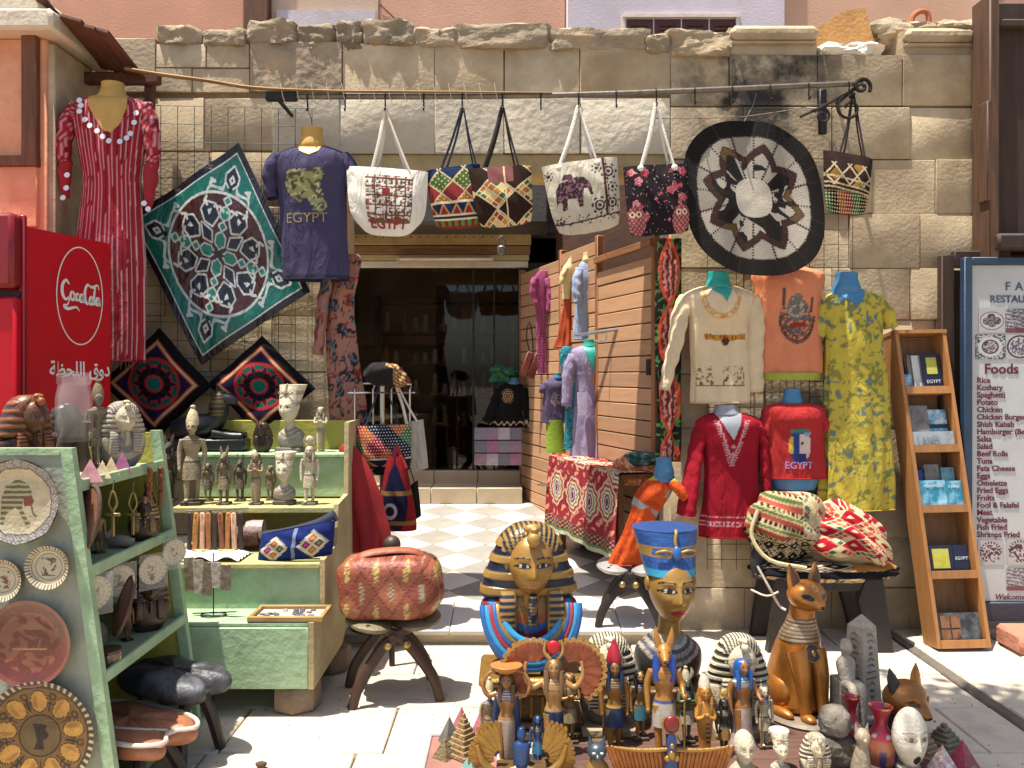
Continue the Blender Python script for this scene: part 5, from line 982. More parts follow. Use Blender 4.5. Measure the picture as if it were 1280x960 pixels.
def book(lv, x0, w_, h_, y_, m, label, name='guide_book', extra=None, tilt=0.):
    b = thing(name, label, 'book', Bl + RK(x0, y_, lev[lv] + .024)); V, Fc = rbox(0, w_, 0, .014, 0, h_); cv = part('cover', m, b, (V, Fc), smooth=0)
    part('pages', mat('paper', '#c9c1ae', .9), b, rbox(.002, w_ - .002, .0142, .03, .002, h_ - .002), smooth=0)
    if extra:
        for (a0, a1, b0, b1, mm) in extra: part('cover_picture', mm, cv, rbox(a0 * w_, a1 * w_, -.003, -.001, b0 * h_, b1 * h_), smooth=0)
    return b
def btext(b, s, x, z, size, m):
    V, Fc = text_mesh(s, size, .0005); Q = np.array([tuple(RK(x + v[0], -.005 + v[1], z + v[2])) for v in V]); part('title_lettering', m, b.children[0], (Q, Fc), smooth=0)
NB = mat('navy_cover', '#151a33', .35, var=.1, bump=0); YM = mat('yellow_map', '#b0a83a', .5, var=.3, scale=20, bump=0, col2='#3a7aa0', spot=.66); WP = mat('white_print', '#c9cbd0', .6, bump=0); CY = BOOKC('cyan_cover', '#2f7f9a', '#8fb5bf'); GR = BOOKC('grey_photo', '#7d7670', '#3a3532'); TQ = BOOKC('harbour_photo', '#4a8aa8', '#c0c9c9'); BR_ = BOOKC('orange_photo', '#8a5a38', '#2a2422'); DG = BOOKC('dark_glossy', '#25272d', '#55585f')
b = book(4, .165, .115, .225, -.05, NB, 'navy booklet with yellow map on the top shelf of rack', extra=[(.22, .78, .45, .9, YM)]); btext(b, 'EGYPT', .058, .045, .03, WP)
book(4, .115, .045, .22, -.03, mat('white_cover', '#c9c9c6', .5), 'white spined book beside the navy booklet on the top shelf'); book(4, .09, .03, .225, -.02, GR, 'thin grey book between postcard and white book on top shelf'); book(4, .035, .05, .10, -.06, TQ, 'small blue photo postcard in left corner of the top shelf', 'postcard')
b = book(3, .04, .12, .26, -.05, GR, 'grey photo book standing on the second shelf of rack'); btext(b, 'ALEXANDRIA', .06, .03, .018, WP); book(3, .165, .11, .235, -.04, TQ, 'book with a blue harbour photo on the second shelf of rack', extra=[(.0, 1, .52, .62, NB)])
b = book(3, .03, .25, .10, -.085, BOOKC('pale_photo', '#9aa0a5', '#6a7076'), 'wide pale booklet leaning in front on the second shelf', 'booklet'); btext(b, 'LAND', .09, .035, .05, mat('grey_title', '#6d7d8a', .6, bump=0))
b = book(2, .03, .155, .165, -.085, CY, 'cyan cover book on left of the third shelf'); btext(b, 'HELIOPOLIS', .08, .125, .022, WP); b = book(2, .19, .095, .16, -.08, CY, 'cyan cover book on right of the third shelf'); btext(b, 'CAIRO', .045, .12, .022, WP)
book(2, .10, .09, .26, -.03, GR, 'tall grey book at the back of the third shelf'); book(2, .195, .08, .24, -.04, BOOKC('sea_photo', '#6f98a5', '#2d4a58'), 'tall sea photo book at back of third shelf'); book(2, .025, .07, .23, -.02, mat('royal_blue', '#1d2f7d', .4), 'royal blue book at back left of the third shelf')
b = book(1, .04, .14, .165, -.07, NB, 'navy map book with yellow Sinai map on the fourth shelf', extra=[(.12, .82, .2, .88, YM)]); b = book(1, .185, .09, .165, -.065, NB, 'navy travel booklet right of the map book on fourth shelf'); btext(b, 'EGYPT', .045, .08, .026, WP)
b = book(0, .035, .24, .17, -.08, DG, 'dark glossy book with four small orange photos on the bottom shelf', extra=[(.05, .26, .52, .92, BR_), (.30, .52, .52, .92, BR_), (.05, .26, .06, .46, BR_), (.30, .52, .06, .46, BR_)])

# ------------------------------------------------------------------ menu board
mb = thing('menu_board', 'white restaurant menu board in a blue frame at the right edge', 'sign', P(1290, 775, 5.0)); mo = np.array(mb.location); kb_ = 5.0 / F
def mx(px): return (px - 640) * kb_ - mo[0]
def mz(py): return H + (HOR - py) * kb_ - mo[2]
def mbox(x0, x1, y0, y1, d0, d1): return box(((mx(x0) + mx(x1)) / 2, (d0 + d1) / 2, (mz(y0) + mz(y1)) / 2), (mx(x1) - mx(x0), d1 - d0, mz(y0) - mz(y1)), .004)
BLUE = mat('blue_frame', '#22364c', .5, var=.25, scale=8, bump=.1); part('panel', mat('menu_white', '#b3b3b0', .45, var=.1, scale=4, bump=.03), mb, mbox(1212, 1390, 331, 752, 0, .02))
for a in ((1203, 1213, 322, 775, -.025, .03), (1389, 1399, 322, 775, -.025, .03)): part('frame_stile', BLUE, mb, mbox(*a))
part('frame_rail', BLUE, mb, mbox(1213, 1389, 322, 331, -.024, .03)); part('frame_rail', mat('dark_blue_rail', '#2b3440', .5), mb, mbox(1213, 1389, 752, 775, -.024, .03))
MAR = mat('maroon_print', '#5c1530', .7, bump=0); DGP = mat('steel_print', '#3a4a66', .6, bump=0)
def mtext(s, px, py, size, m, align='LEFT', bold=.0004, shear=0., sp=1.):
    V, Fc = text_mesh(s, size * kb_, .0008, align, bold=bold, shear=shear, spacing=sp); V = V + np.array([mx(px), -.0025, mz(py)]); part('menu_lettering', m, mb, (V, Fc), smooth=0)
mtext('F A M', 1256, 363, 15, DGP, sp=1.1); mtext('RESTAURANT', 1237, 378, 12.5, DGP, bold=.0012); mtext('Foods', 1230, 467, 17.5, MAR, bold=.0018)
for i, s in enumerate(['Rice', 'Koshary', 'Spaghetti', 'Potato', 'Chicken', 'Chicken Burger', 'Shish Kabab', 'Hamburger (Beef)', 'Salsa', 'Salad', 'Beef Rolls', 'Tuna', 'Fata Cheese', 'Eggs', 'Omelette', 'Fried Eggs', 'Fruits', 'Fool & Falafel', 'Meat', 'Vegetable', 'Fish Fried', 'Shrimps Fried']): mtext(s, 1221, 478.5 + i * 9.18, 9.6, MAR, bold=.0011)
mtext('Welcome', 1243, 749, 9.5, MAR, shear=.25, bold=.0006)
DISH = vcm('dish_print', rough=.4, var=.05, bump=0)
def dish(x0, x1, y0, y1, kind):
    X, Fc, U, V = grid(lambda u, v: (mx(x0) + (mx(x1) - mx(x0)) * u, u * 0 - .003, mz(y1) + (mz(y0) - mz(y1)) * v), 80, 80); C = base(U, '#a8a49f'); n = vnoise(U, V, 18, kind); d = np.hypot(U - .5, V - .5)
    if kind == 1:
        paint(C, np.hypot((U - .5) / .46, (V - .5) / .38) < 1, '#3d3440'); paint(C, np.hypot((U - .5) / .43, (V - .5) / .35) < 1, '#b0aba8')
        for cx, cy in ((.3, .48), (.5, .38), (.7, .5), (.48, .66)): q = np.hypot(U - cx, V - cy); paint(C, q < .15, '#3a3038'); paint(C, (q < .13) & (n > .5), '#7d727a')
    elif kind in (2, 5): paint(C, n > .45, '#8d8790'); paint(C, np.sin(V * 40 + U * 8 + n * 6) > .4, '#453540'); paint(C, V < .2, '#6a3a44')
    elif kind == 3: paint(C, n > .5, '#3a4046'); paint(C, d < .4, '#b5b2b0'); paint(C, d < .29, '#43303a'); paint(C, (d < .24) & (n > .45), '#a39a9a')
    elif kind == 4: paint(C, d < .47, '#3a3438'); paint(C, d < .40, '#b0abab'); paint(C, (d < .36) & (n > .42), '#57505a')
    else: paint(C, np.hypot((U - .5) / .42, (V - .45) / .36) < 1, '#4a2330'); paint(C, (np.hypot((U - .5) / .42, (V - .45) / .36) < 1) & (n > .5), '#b5a8a8'); th = np.arctan2(V - .5, U - .5); paint(C, (np.abs(d - .4) < .05) & (V > .5) & (np.sin(th * 22) > .2), '#2a1a24')
    cpart('dish_picture', DISH, mb, ((X, Fc), C), smooth=0)
for a in ((1223, 1256, 386, 416, 1), (1257, 1292, 386, 416, 2), (1219, 1256, 418, 449, 3), (1257, 1292, 418, 449, 4), (1222, 1254, 675, 706, 6), (1258, 1292, 673, 706, 7), (1258, 1292, 710, 738, 2)): dish(*a)
cs_ = thing('sign_casing', 'dark wooden casing standing behind the blue framed menu board', 'casing', P(1290, 790, 5.08)); mo = np.array(cs_.location); CSW = wood('casing_dark', '#3a261a', .7, 'Z'); part('casing_stile', CSW, cs_, mbox(1186, 1202, 316, 786, 0, .06)); part('casing_head', CSW, cs_, mbox(1202.5, 1400, 311, 331, 0, .055)); part('casing_back', CSW, cs_, mbox(1204, 1398, 335, 780, .02, .05))
ks = part('kerb_stone', mat('pink_stone', '#a8705a', .85, var=.25, bump=.4), None, box((0, 0, 0), (.62, .26, .12), .02)); ks.location = (3.18, 4.82, .075); tag(ks, 'pinkish stone step lying below the menu board', 'stone')
# ------------------------------------------------------------------ sculpted souvenirs: heads, busts, figures, cats
PAINT = vcm('painted_resin', rough=.38, metal=.18, var=.12, scale=25, bump=.10, bscale=90)
MATTE = vcm('cast_stone', rough=.8, var=.22, scale=30, bump=.35, bscale=110)
def gs(X, Z, x0, z0, sx, sz): return np.exp(-((np.abs(X) - x0) / sx) ** 2 - ((Z - z0) / sz) ** 2)
def head(skin='#8a6a38', eye=True, lips=None, brow='#241a14', white='#a8a294', iris='#16110e', nu=90, nv=84, male=0., mouth_open=0., lid=None):
    th = np.linspace(-PI, PI, nu, endpoint=False); ph = np.linspace(-PI / 2, PI / 2, nv); T, Q = np.meshgrid(th, ph); T = T.ravel(); Q = Q.ravel()
    T = T - .55 * np.sin(T) * .9                    # more columns on the face
    x = np.cos(Q) * np.sin(T); y = -np.cos(Q) * np.cos(T); z = np.sin(Q); X = .70 * x; Y = .86 * y; Z = z.copy()
    t = np.clip(-z, 0, 1); X = X * (1 - .30 * t ** 1.4); f = np.clip(-y, 0, 1) ** .8; f = f * (np.cos(Q) > .02)
    Y = Y - .10 * np.clip(-z - .3, 0, 1) * f * np.cos(Q) ** .3
    hn = np.interp(Z, [-.37, -.29, -.22, .10, .30], [0, .21, .24, .08, 0]); Y = Y - f * hn * np.exp(-(X / (.085 + .06 * np.clip((-Z) / .3, 0, 1) * (Z < 0))) ** 2)
    Y = Y + f * (.10 * gs(X, Z, .29, .10, .16, .12) - .075 * gs(X, Z, .29, .08, .12, .07) - .045 * gs(X, Z, .26, .27, .22, .06) - .05 * gs(X, Z, .36, -.18, .18, .18))
    Y = Y - f * (.075 * np.exp(-(X / .21) ** 2 - ((Z + .50) / .05) ** 2) + .08 * np.exp(-(X / .17) ** 2 - ((Z + .62) / .055) ** 2) - .03 * np.exp(-(X / .2) ** 2 - ((Z + .555) / .02) ** 2) + .07 * gs(X, Z, 0, -.86, .22, .12))
    C = base(X, skin); fr = y < -.15; dx = np.abs(X) - .29; dz = Z - .08
    if eye:
        zz = dz + .10 * dx ** 2; e = (dx / .155) ** 2 + (zz / .062) ** 2
        paint(C, fr & (e < 2.0), lid or brow); paint(C, fr & (e < 1.0), white); paint(C, fr & (e < 1.0) & (np.hypot(dx + .01, zz) < .078), iris)
        paint(C, fr & (dx > .1) & (dx < .30) & (np.abs(zz + .01) < .018), brow); paint(C, fr & (dx > -.2) & (dx < .26) & (np.abs(Z - .27 - .05 * np.cos(dx * 6)) < .022), brow)
    if lips: paint(C, fr & ((np.abs(X) / .21) ** 2 + ((Z + .555) / .10) ** 2 < 1), lips)
    if mouth_open: paint(C, fr & ((X / .16) ** 2 + ((Z + .6) / .16) ** 2 < 1), '#15100e')
    return (np.column_stack([X, Y, Z]), rings_faces(nv, nu, True, False)), C
def hs(vc, loc, s, rz=0., rx=0.): return xf(vc[0], loc, rz=rz, rx=rx, s=s), vc[1]
def nemes_bust(t, h, pal, hi=True, beard=True, turn=0., m=None, stripes=11, eye=True, uraeus=True, lo=False):
    """bust of height h in the thing t; pal: skin, a, b (stripe colours), collar list, lips"""
    m = m or PAINT; nu = 120 if hi else 56
    R = np.array([(0, .06, .47, .325, .13), (0, .06, .50, .335, .16), (0, .06, .57, .325, .175), (0, .05, .67, .295, .185), (0, .05, .77, .255, .195), (0, .04, .86, .215, .19), (0, .03, .93, .165, .155), (0, .02, .975, .09, .09), (0, .02, .985, .01, .01)]) * h
    V, Fc = loft(R, nu, 10 if hi else 5, p=2.3); zz = V[:, 2] / h; xx = V[:, 0] / h; yy = V[:, 1] / h; k = (zz * stripes * 2 / 1.0) % 2; C = base(xx, pal['a']); hor = (k < 1); paint(C, hor, pal['b'])
    cap = (zz > .80) & (np.abs(xx) < .17 + (.985 - zz) * .2); kk = (np.arctan2(xx, .2 + (zz - .8) * .5) * 8.5) % 1; C[cap] = lin(pal['a']); paint(C, cap & (kk < .5), pal['b'])
    ridge = np.where(cap, .004 * np.sign(kk - .5), .006 * np.sign(k - 1)) * h; V = V + np.column_stack([xx, yy - .05, 0 * xx]) / (np.hypot(xx, yy - .05)[:, None] + 1e-6) * ridge[:, None]
    cpart('headdress', m, t, ((V, Fc), C), smooth=50)
    hd = head(pal['skin'], eye, pal.get('lips'), pal.get('brow', '#241a14'), nu=100 if hi else 46, nv=96 if hi else 44, white=pal.get('white', '#a8a294'), iris=pal.get('iris', '#16110e'))
    ob = MB(); v, c = hs(hd, (0, -.075 * h, .715 * h), (.225 * h, .19 * h, .215 * h)); ob.add(v, c); ob.add(loft([(0, -.01 * h, .40 * h, .12 * h, .10 * h), (0, -.03 * h, .50 * h, .09 * h, .09 * h), (0, -.04 * h, .58 * h, .088 * h, .09 * h)], 20, 3), pal['skin'])
    for sx in (-1, 1): ob.add(ell((sx * .165 * h, -.085 * h, .72 * h), (.022 * h, .03 * h, .05 * h), 10, 8), pal['skin'])
    ob.build('face', m, t, 60)
    T = np.array([(0, .05, .0, .17, .12), (0, .05, .02, .20, .135), (0, .05, .12, .27, .155), (0, .05, .24, .315, .165), (0, .05, .36, .335, .165), (0, .045, .44, .325, .15), (0, .03, .48, .24, .125), (0, .0, .52, .1, .09)]) * h
    V, Fc = loft(T, nu, 10 if hi else 4, p=2.4); d = np.hypot(V[:, 0] / h / 1.0, (V[:, 2] / h - .52) * .80); C = base(d, pal['a']); cl = pal['collar']; idx = np.clip(((d - .09) / .32 * len(cl) * 1.0), 0, len(cl) - .01).astype(int); C = np.array([lin(c) for c in cl])[idx]; C[((d * 210) % 3 < .5) & (np.sin(np.arctan2(V[:, 0], V[:, 2] - .5 * h) * 60) > .6)] *= .5
    cpart('shoulders', m, t, ((V, Fc), C), smooth=50)
    for sx in (-1, 1):
        LR = np.array([(sx * .175, -.115, .20, .055, .03), (sx * .17, -.125, .24, .062, .032), (sx * .165, -.13, .36, .062, .035), (sx * .16, -.12, .47, .058, .035), (sx * .16, -.09, .54, .05, .03)]) * h; V, Fc = loft(LR, 20, 12, p=4.); k = (V[:, 2] / h * 24) % 1; C = base(k, pal['a']); paint(C, k < .5, pal['b']); paint(C, np.abs(V[:, 0] / h - sx * .168) > .052, pal['a']); cpart('lappet', m, t, ((V, Fc), C), smooth=50)
    if beard:
        V, Fc = tube([(0, -.20 * h, .535 * h), (0, -.195 * h, .44 * h), (0, -.175 * h, .34 * h)], [.028 * h, .033 * h, .038 * h], 14, 10); k = (V[:, 2] / h * 44) % 1; C = base(k, pal['beard']); paint(C, k < .25, pal['a']); cpart('beard', m, t, ((V, Fc), C))
    if uraeus: part('cobra', mat('cobra_' + pal['a'], pal['a'], .5, .2, bump=.1), t, tube([(0, -.20 * h, .875 * h), (0, -.23 * h, .91 * h), (0, -.215 * h, .95 * h), (0, -.235 * h, .985 * h)], [.032 * h, .045 * h, .03 * h, .018 * h], 10, 4), ell((0, -.17 * h, .97 * h), (.06 * h, .04 * h, .035 * h), 12, 8))
def nefertiti_bust(t, h, pal, hi=True, m=None, eye=True, turn=0.):
    m = m or PAINT; nu = 110 if hi else 44
    R = np.array([(0, .0, .64, .145, .15), (0, .02, .68, .150, .16), (0, .06, .80, .164, .17), (0, .09, .92, .182, .178), (0, .11, .985, .192, .185), (0, .115, 1.0, .175, .175), (0, .115, 1.002, .01, .01)]) * h; R[:, 2] = (.64 + (R[:, 2] / h - .64) * .70) * h; zc = lambda z: (.64 + (z - .64) * .70) * h
    V, Fc = loft(R, nu, 9 if hi else 4); zz = (V[:, 2] / h - .64) / .70 + .64; xx = V[:, 0] / h; C = base(xx, pal['crown']); fr = V[:, 1] < .05 * h
    if hi: g = np.hypot((np.arctan2(xx, -V[:, 1] / h + .06) * 14) % 1 - .5, (zz * 42) % 1 - .5) < .28; C[g] = np.array(lin(pal['crown'])) * 1.5
    paint(C, zz < .70, pal['band']); band = np.abs(zz - .835) < .028; paint(C, band & (np.abs(np.abs(xx) - .075) > .05), pal['gold']); paint(C, (np.abs(zz - .835) < .036) & (np.abs(zz - .835) > .022), pal['gold']); paint(C, zz > .985, pal['crown']); cpart('crown', m, t, ((V, Fc), C), smooth=50)
    GL = pal.get('goldmat') or m
    ob = MB()
    for sx in (-1, 1): ob.add(tube([(sx * .02 * h, -.115 * h, zc(.835)), (sx * .07 * h, -.125 * h, zc(.858)), (sx * .115 * h, -.10 * h, zc(.835)), (sx * .07 * h, -.12 * h, zc(.812)), (sx * .02 * h, -.115 * h, zc(.835))], .009 * h, 8, 5), pal['gold'])
    ob.add(ell((0, -.12 * h, zc(.83)), (.028 * h, .022 * h, .045 * h), 12, 10), pal['gem']); ob.add(tube([(0, -.115 * h, zc(.87)), (-.005 * h, -.105 * h, zc(.93)), (.005 * h, -.09 * h, zc(.99)), (.01 * h, -.07 * h, zc(1.01))], .01 * h, 8, 4), pal['gold']); ob.build('crown_emblem', m, t, 60)
    hd = head(pal['skin'], eye, pal.get('lips'), pal.get('brow', '#241a14'), nu=110 if hi else 46, nv=104 if hi else 44, white=pal.get('white', '#b9b2a0')); ob = MB(); v, c = hs(hd, (0, -.02 * h, .555 * h), (.19 * h, .18 * h, .20 * h), rx=.0); ob.add(v, c)
    for sx in (-1, 1): ob.add(ell((sx * .135 * h, .0, .585 * h), (.02 * h, .03 * h, .045 * h), 10, 8), pal['skin'])
    ob.add(loft(np.array([(0, .04, .22, .10, .09), (0, .03, .28, .072, .07), (0, .02, .36, .062, .064), (0, .02, .47, .062, .066)]) * h, 24, 4), pal['skin']); ob.build('face', m, t, 60)
    T = np.array([(0, .05, .0, .16, .11), (0, .05, .05, .185, .125), (0, .05, .13, .20, .13), (0, .05, .20, .185, .12), (0, .05, .255, .12, .1), (0, .04, .29, .075, .072)]) * h; V, Fc = loft(T, nu, 9 if hi else 4, p=2.3); d = np.hypot(V[:, 0] / h, (V[:, 2] / h - .33)); th = np.arctan2(V[:, 0], V[:, 2] - .33 * h)
    C = base(d, pal['skin']); cl = pal['collar']; q = np.clip((d - .05) / .19 * len(cl), 0, len(cl) - .01).astype(int); C = np.array([lin(c) for c in cl])[q]; C[(np.sin(th * 44) > .75) & (q % 2 == 0)] *= .55; cpart('shoulders', m, t, ((V, Fc), C), smooth=50)
    if pal.get('base'): part('plinth', mat(pal['base'], pal['base'], .7), t, box((0, .04 * h, -.03 * h), (.38 * h, .26 * h, .07 * h), .01 * h))
def figure(t, h, pal, kind='nemes', pose='sides', m=None, dress=False, base_=True, cape=None, stride=True):
    """standing temple figure of height h"""
    m = m or PAINT; S = pal['skin']; b = MB(); H_ = h
    P_ = lambda *a: tuple(q * H_ for q in a)
    if base_: part('plinth', mat('plinth_' + pal['base'], pal['base'], .7, bump=.2), t, box(P_(0, .02, .02), P_(.22, .26, .04), .006 * h))
    z0 = .04 if base_ else 0.
    if kind == 'mummy':
        b.add(loft(np.array([(0, 0, z0, .07, .06), (0, 0, .1, .06, .05), (0, 0, .3, .075, .055), (0, 0, .5, .095, .065), (0, 0, .66, .105, .065), (0, 0, .74, .085, .055), (0, 0, .78, .04, .04)]) * H_, 22, 5), S)
        for sx in (-1, 1): b.add(tube([P_(sx * .09, 0, .69), P_(sx * .10, -.05, .58), P_(-sx * .03, -.08, .64)], [.03 * h, .026 * h, .022 * h], 10, 4), S)
    else:
        for sx, dy in ((-1, -.05 if stride else 0), (1, .04 if stride else 0)):
            b.add(tube([P_(sx * .045, dy, z0 + .01), P_(sx * .047, dy * .9, .14), P_(sx * .052, dy * .7, .27), P_(sx * .05, dy * .2, .45)], [.022 * h, .030 * h, .034 * h, .048 * h], 12, 4), S); b.add(xf(ell((0, 0, 0), P_(.026, .055, .02), 12, 8), P_(sx * .045, dy - .03, z0 + .018)), S)
        b.add(loft(np.array([(0, 0, .42, .085, .06), (0, 0, .48, .088, .062), (0, 0, .56, .068, .05), (0, -.005, .66, .098, .06), (0, 0, .735, .112, .058), (0, 0, .765, .07, .045), (0, 0, .785, .035, .035), (0, -.005, .82, .033, .034)]) * H_, 24, 5), S)
        if pose == 'sides':
            for sx in (-1, 1): b.add(tube([P_(sx * .105, 0, .735), P_(sx * .135, .01, .62), P_(sx * .135, -.01, .50), P_(sx * .13, -.03, .42)], [.033 * h, .03 * h, .024 * h, .018 * h], 10, 4), S); b.add(ell(P_(sx * .13, -.03, .405), P_(.02, .024, .03), 10, 8), S)
        elif pose == 'staff':
            b.add(tube([P_(-.105, 0, .735), P_(-.14, .01, .62), P_(-.14, -.01, .5), P_(-.135, -.03, .42)], [.033 * h, .03 * h, .024 * h, .018 * h], 10, 4), S); b.add(ell(P_(-.135, -.03, .41), P_(.02, .024, .03), 10, 8), S)
            b.add(tube([P_(.105, 0, .735), P_(.145, -.0, .63), P_(.16, -.08, .56)], [.033 * h, .028 * h, .02 * h], 10, 4), S); b.add(ell(P_(.162, -.09, .555), P_(.022, .022, .026), 10, 8), S); b.add(tube([P_(.162, -.09, z0), P_(.162, -.09, .66)], .008 * h, 8), pal['gold'])
        elif pose == 'crossed':
            for sx in (-1, 1): b.add(tube([P_(sx * .105, 0, .735), P_(sx * .12, -.05, .62), P_(-sx * .04, -.085, .67)], [.033 * h, .028 * h, .02 * h], 10, 4), S)
        elif pose == 'raised':
            for sx in (-1, 1): b.add(tube([P_(sx * .105, 0, .74), P_(sx * .20, -.01, .73), P_(sx * .25, -.01, .84), P_(sx * .19, .0, .95), P_(sx * .10, 0, .99)], [.03 * h, .026 * h, .022 * h, .018 * h, .014 * h], 10, 4), S)
        elif pose == 'winged':
            for sx in (-1, 1): b.add(tube([P_(sx * .105, 0, .735), P_(sx * .2, -.02, .70), P_(sx * .27, -.02, .80), P_(sx * .26, -.01, .93)], [.03 * h, .026 * h, .022 * h, .014 * h], 10, 4), S)
    hc = .875
    if kind != 'anubis':
        v, c = hs(head(S, True, None, '#1d1512', nu=36, nv=34), P_(0, -.012, hc), P_(.082, .078, .082)); b.add(v, c)
    b.build('body', m, t, 60)
    # headdress
    k = MB()
    if kind == 'nemes' or kind == 'mummy':
        V, Fc = loft(np.array([(0, .03, .735, .105, .05), (0, .03, .80, .105, .06), (0, .025, .88, .085, .075), (0, .02, .94, .065, .065), (0, .02, .962, .01, .01)]) * H_, 32, 6); q = (V[:, 2] / H_ * 46) % 1; C = base(q, pal['a']); paint(C, q < .5, pal['b']); k.add((V, Fc), C)
        for sx in (-1, 1): V, Fc = loft(np.array([(sx * .065, -.052, .68, .022, .012), (sx * .068, -.05, .76, .025, .014), (sx * .07, -.02, .83, .025, .02)]) * H_, 12, 6); q = (V[:, 2] / H_ * 46) % 1; C = base(q, pal['a']); paint(C, q < .5, pal['b']); k.add((V, Fc), C)
    if kind in ('wig', 'red', 'disc', 'atef', 'basket'):
        k.add(loft(np.array([(0, .02, .73, .085, .055), (0, .02, .80, .088, .065), (0, .018, .88, .083, .082), (0, .01, .94, .06, .06), (0, .01, .96, .01, .01)]) * H_, 24, 5), pal['wig'])
        for sx in (-1, 1): k.add(loft(np.array([(sx * .065, -.055, .66, .02, .014), (sx * .068, -.05, .76, .026, .016), (sx * .068, -.02, .85, .026, .03)]) * H_, 12, 4), pal['wig'])
    if kind in ('white', 'mummy', 'atef'):
        k.add(loft(np.array([(0, .02, .90, .068, .068), (0, .03, .96, .07, .07), (0, .04, 1.04, .05, .05), (0, .045, 1.09, .025, .025), (0, .045, 1.115, .03, .03), (0, .045, 1.13, .01, .01)]) * H_, 20, 5), pal['hat'])
        if kind == 'atef':
            for sx in (-1, 1): k.add(loft(np.array([(sx * .075, .03, .94, .02, .01), (sx * .1, .03, 1.02, .03, .012), (sx * .085, .03, 1.10, .012, .008)]) * H_, 12, 4), pal['hat'])
    if kind == 'red': k.add(loft(np.array([(0, .02, .92, .075, .07), (0, .02, .98, .08, .075), (0, .02, 1.06, .055, .055), (0, .02, 1.12, .03, .03), (0, .02, 1.16, .02, .02)]) * H_, 20, 4), pal['hat'])
    if kind == 'disc': k.add(ell(P_(0, .0, 1.06), P_(.065, .03, .065), 20, 14), pal['hat']); k.add(tube([P_(-.03, 0, .95), P_(-.085, 0, 1.02), P_(-.075, 0, 1.13)], [.02 * h, .016 * h, .006 * h], 10, 5), pal['gold']); k.add(tube([P_(.03, 0, .95), P_(.085, 0, 1.02), P_(.075, 0, 1.13)], [.02 * h, .016 * h, .006 * h], 10, 5), pal['gold'])
    if kind == 'basket': k.add(loft(np.array([(0, 0, .96, .07, .06), (0, 0, 1.0, .13, .11), (0, 0, 1.035, .165, .135), (0, 0, 1.045, .16, .13), (0, 0, 1.03, .02, .02)]) * H_, 24, 4), pal['hat'])
    if kind == 'anubis':
        k.add(loft(np.array([(0, .0, .80, .042, .045), (0, -.01, .86, .06, .06), (0, .0, .92, .058, .06), (0, .01, .955, .03, .035), (0, .01, .965, .005, .005)]) * H_, 22, 5), pal['skin']); k.add(tube([P_(0, -.03, .89), P_(0, -.10, .87), P_(0, -.155, .855)], [.048 * h, .034 * h, .02 * h], 12, 4), pal['skin']); k.add(ell(P_(0, -.172, .857), P_(.014, .012, .012), 8, 6), '#15110f')
        for sx in (-1, 1):
            k.add(tube([P_(sx * .038, .01, .93), P_(sx * .062, .015, 1.02), P_(sx * .068, .02, 1.10)], [.032 * h, .026 * h, .004 * h], 12, 5, flat=.5), pal['skin']); k.add(ell(P_(sx * .034, -.05, .905), P_(.014, .01, .01), 8, 6), '#14100d')
            k.add(loft(np.array([(sx * .06, -.05, .66, .032, .014), (sx * .066, -.04, .76, .036, .018), (sx * .06, -.005, .87, .03, .03)]) * H_, 12, 5), pal['wig'])
        k.add(loft(np.array([(0, .03, .70, .09, .05), (0, .03, .80, .085, .05), (0, .03, .90, .055, .05)]) * H_, 20, 4), pal['wig'])
    if k.n: k.build('headdress', m, t, 60)
    if kind != 'mummy':
        V, Fc = loft((np.array([(0, -.01, .05, .15, .12), (0, 0, .2, .11, .085), (0, 0, .38, .092, .07), (0, 0, .5, .085, .062)]) if dress == 'flare' else np.array([(0, 0, .07, .075, .065), (0, 0, .25, .088, .068), (0, 0, .42, .094, .066), (0, 0, .5, .084, .06)]) if dress else np.array([(0, -.012, .285, .108, .085), (0, -.006, .38, .102, .075), (0, 0, .46, .092, .066), (0, 0, .50, .084, .06)])) * H_, 30, 5); q = (V[:, 0] / H_ * 60) % 1; C = base(q, pal['cloth']); C[q < .25] *= .8; paint(C, V[:, 2] > .475 * H_, pal['belt']); cpart('kilt', m, t, ((V, Fc), C))
        V, Fc = loft(np.array([(0, -.003, .69, .108, .066), (0, -.002, .735, .117, .064), (0, 0, .765, .075, .052), (0, 0, .785, .042, .042)]) * H_, 30, 6, cap=False); q = (V[:, 2] / H_ * 40) % 1; C = base(q, pal['collar1']); paint(C, q < .5, pal['collar2']); cpart('collar', m, t, ((V, Fc), C))
    if cape: part('cape', mat('cape_' + cape, cape, .45, bump=.1), t, loft(np.array([(0, .09, .02, .17, .04), (0, .085, .3, .16, .035), (0, .075, .6, .14, .03), (0, .06, .72, .12, .03)]) * H_, 24, 5))
def wing_fan(t, c, R, a0, a1, n, m, name='feather', th=.006, inner=.25):
    """curved fan of feathers, each its own piece"""
    for i in range(n):
        a = a0 + (a1 - a0) * (i + .5) / n; w_ = abs(a1 - a0) / n * R * .56; L0 = R * inner; pts = [(L0, -w_ * .35), (R * .8, -w_), (R * .97, -w_ * .55), (R, 0), (R * .97, w_ * .55), (R * .8, w_), (L0, w_ * .35)]
        V, Fc = prism(pts, th); ca, sa = math.cos(a), math.sin(a); V = np.column_stack([V[:, 0] * ca - V[:, 2] * sa, V[:, 1] + (i % 2) * .002, V[:, 0] * sa + V[:, 2] * ca]) + np.array(c); part(name, m, t, (V, Fc), smooth=30)
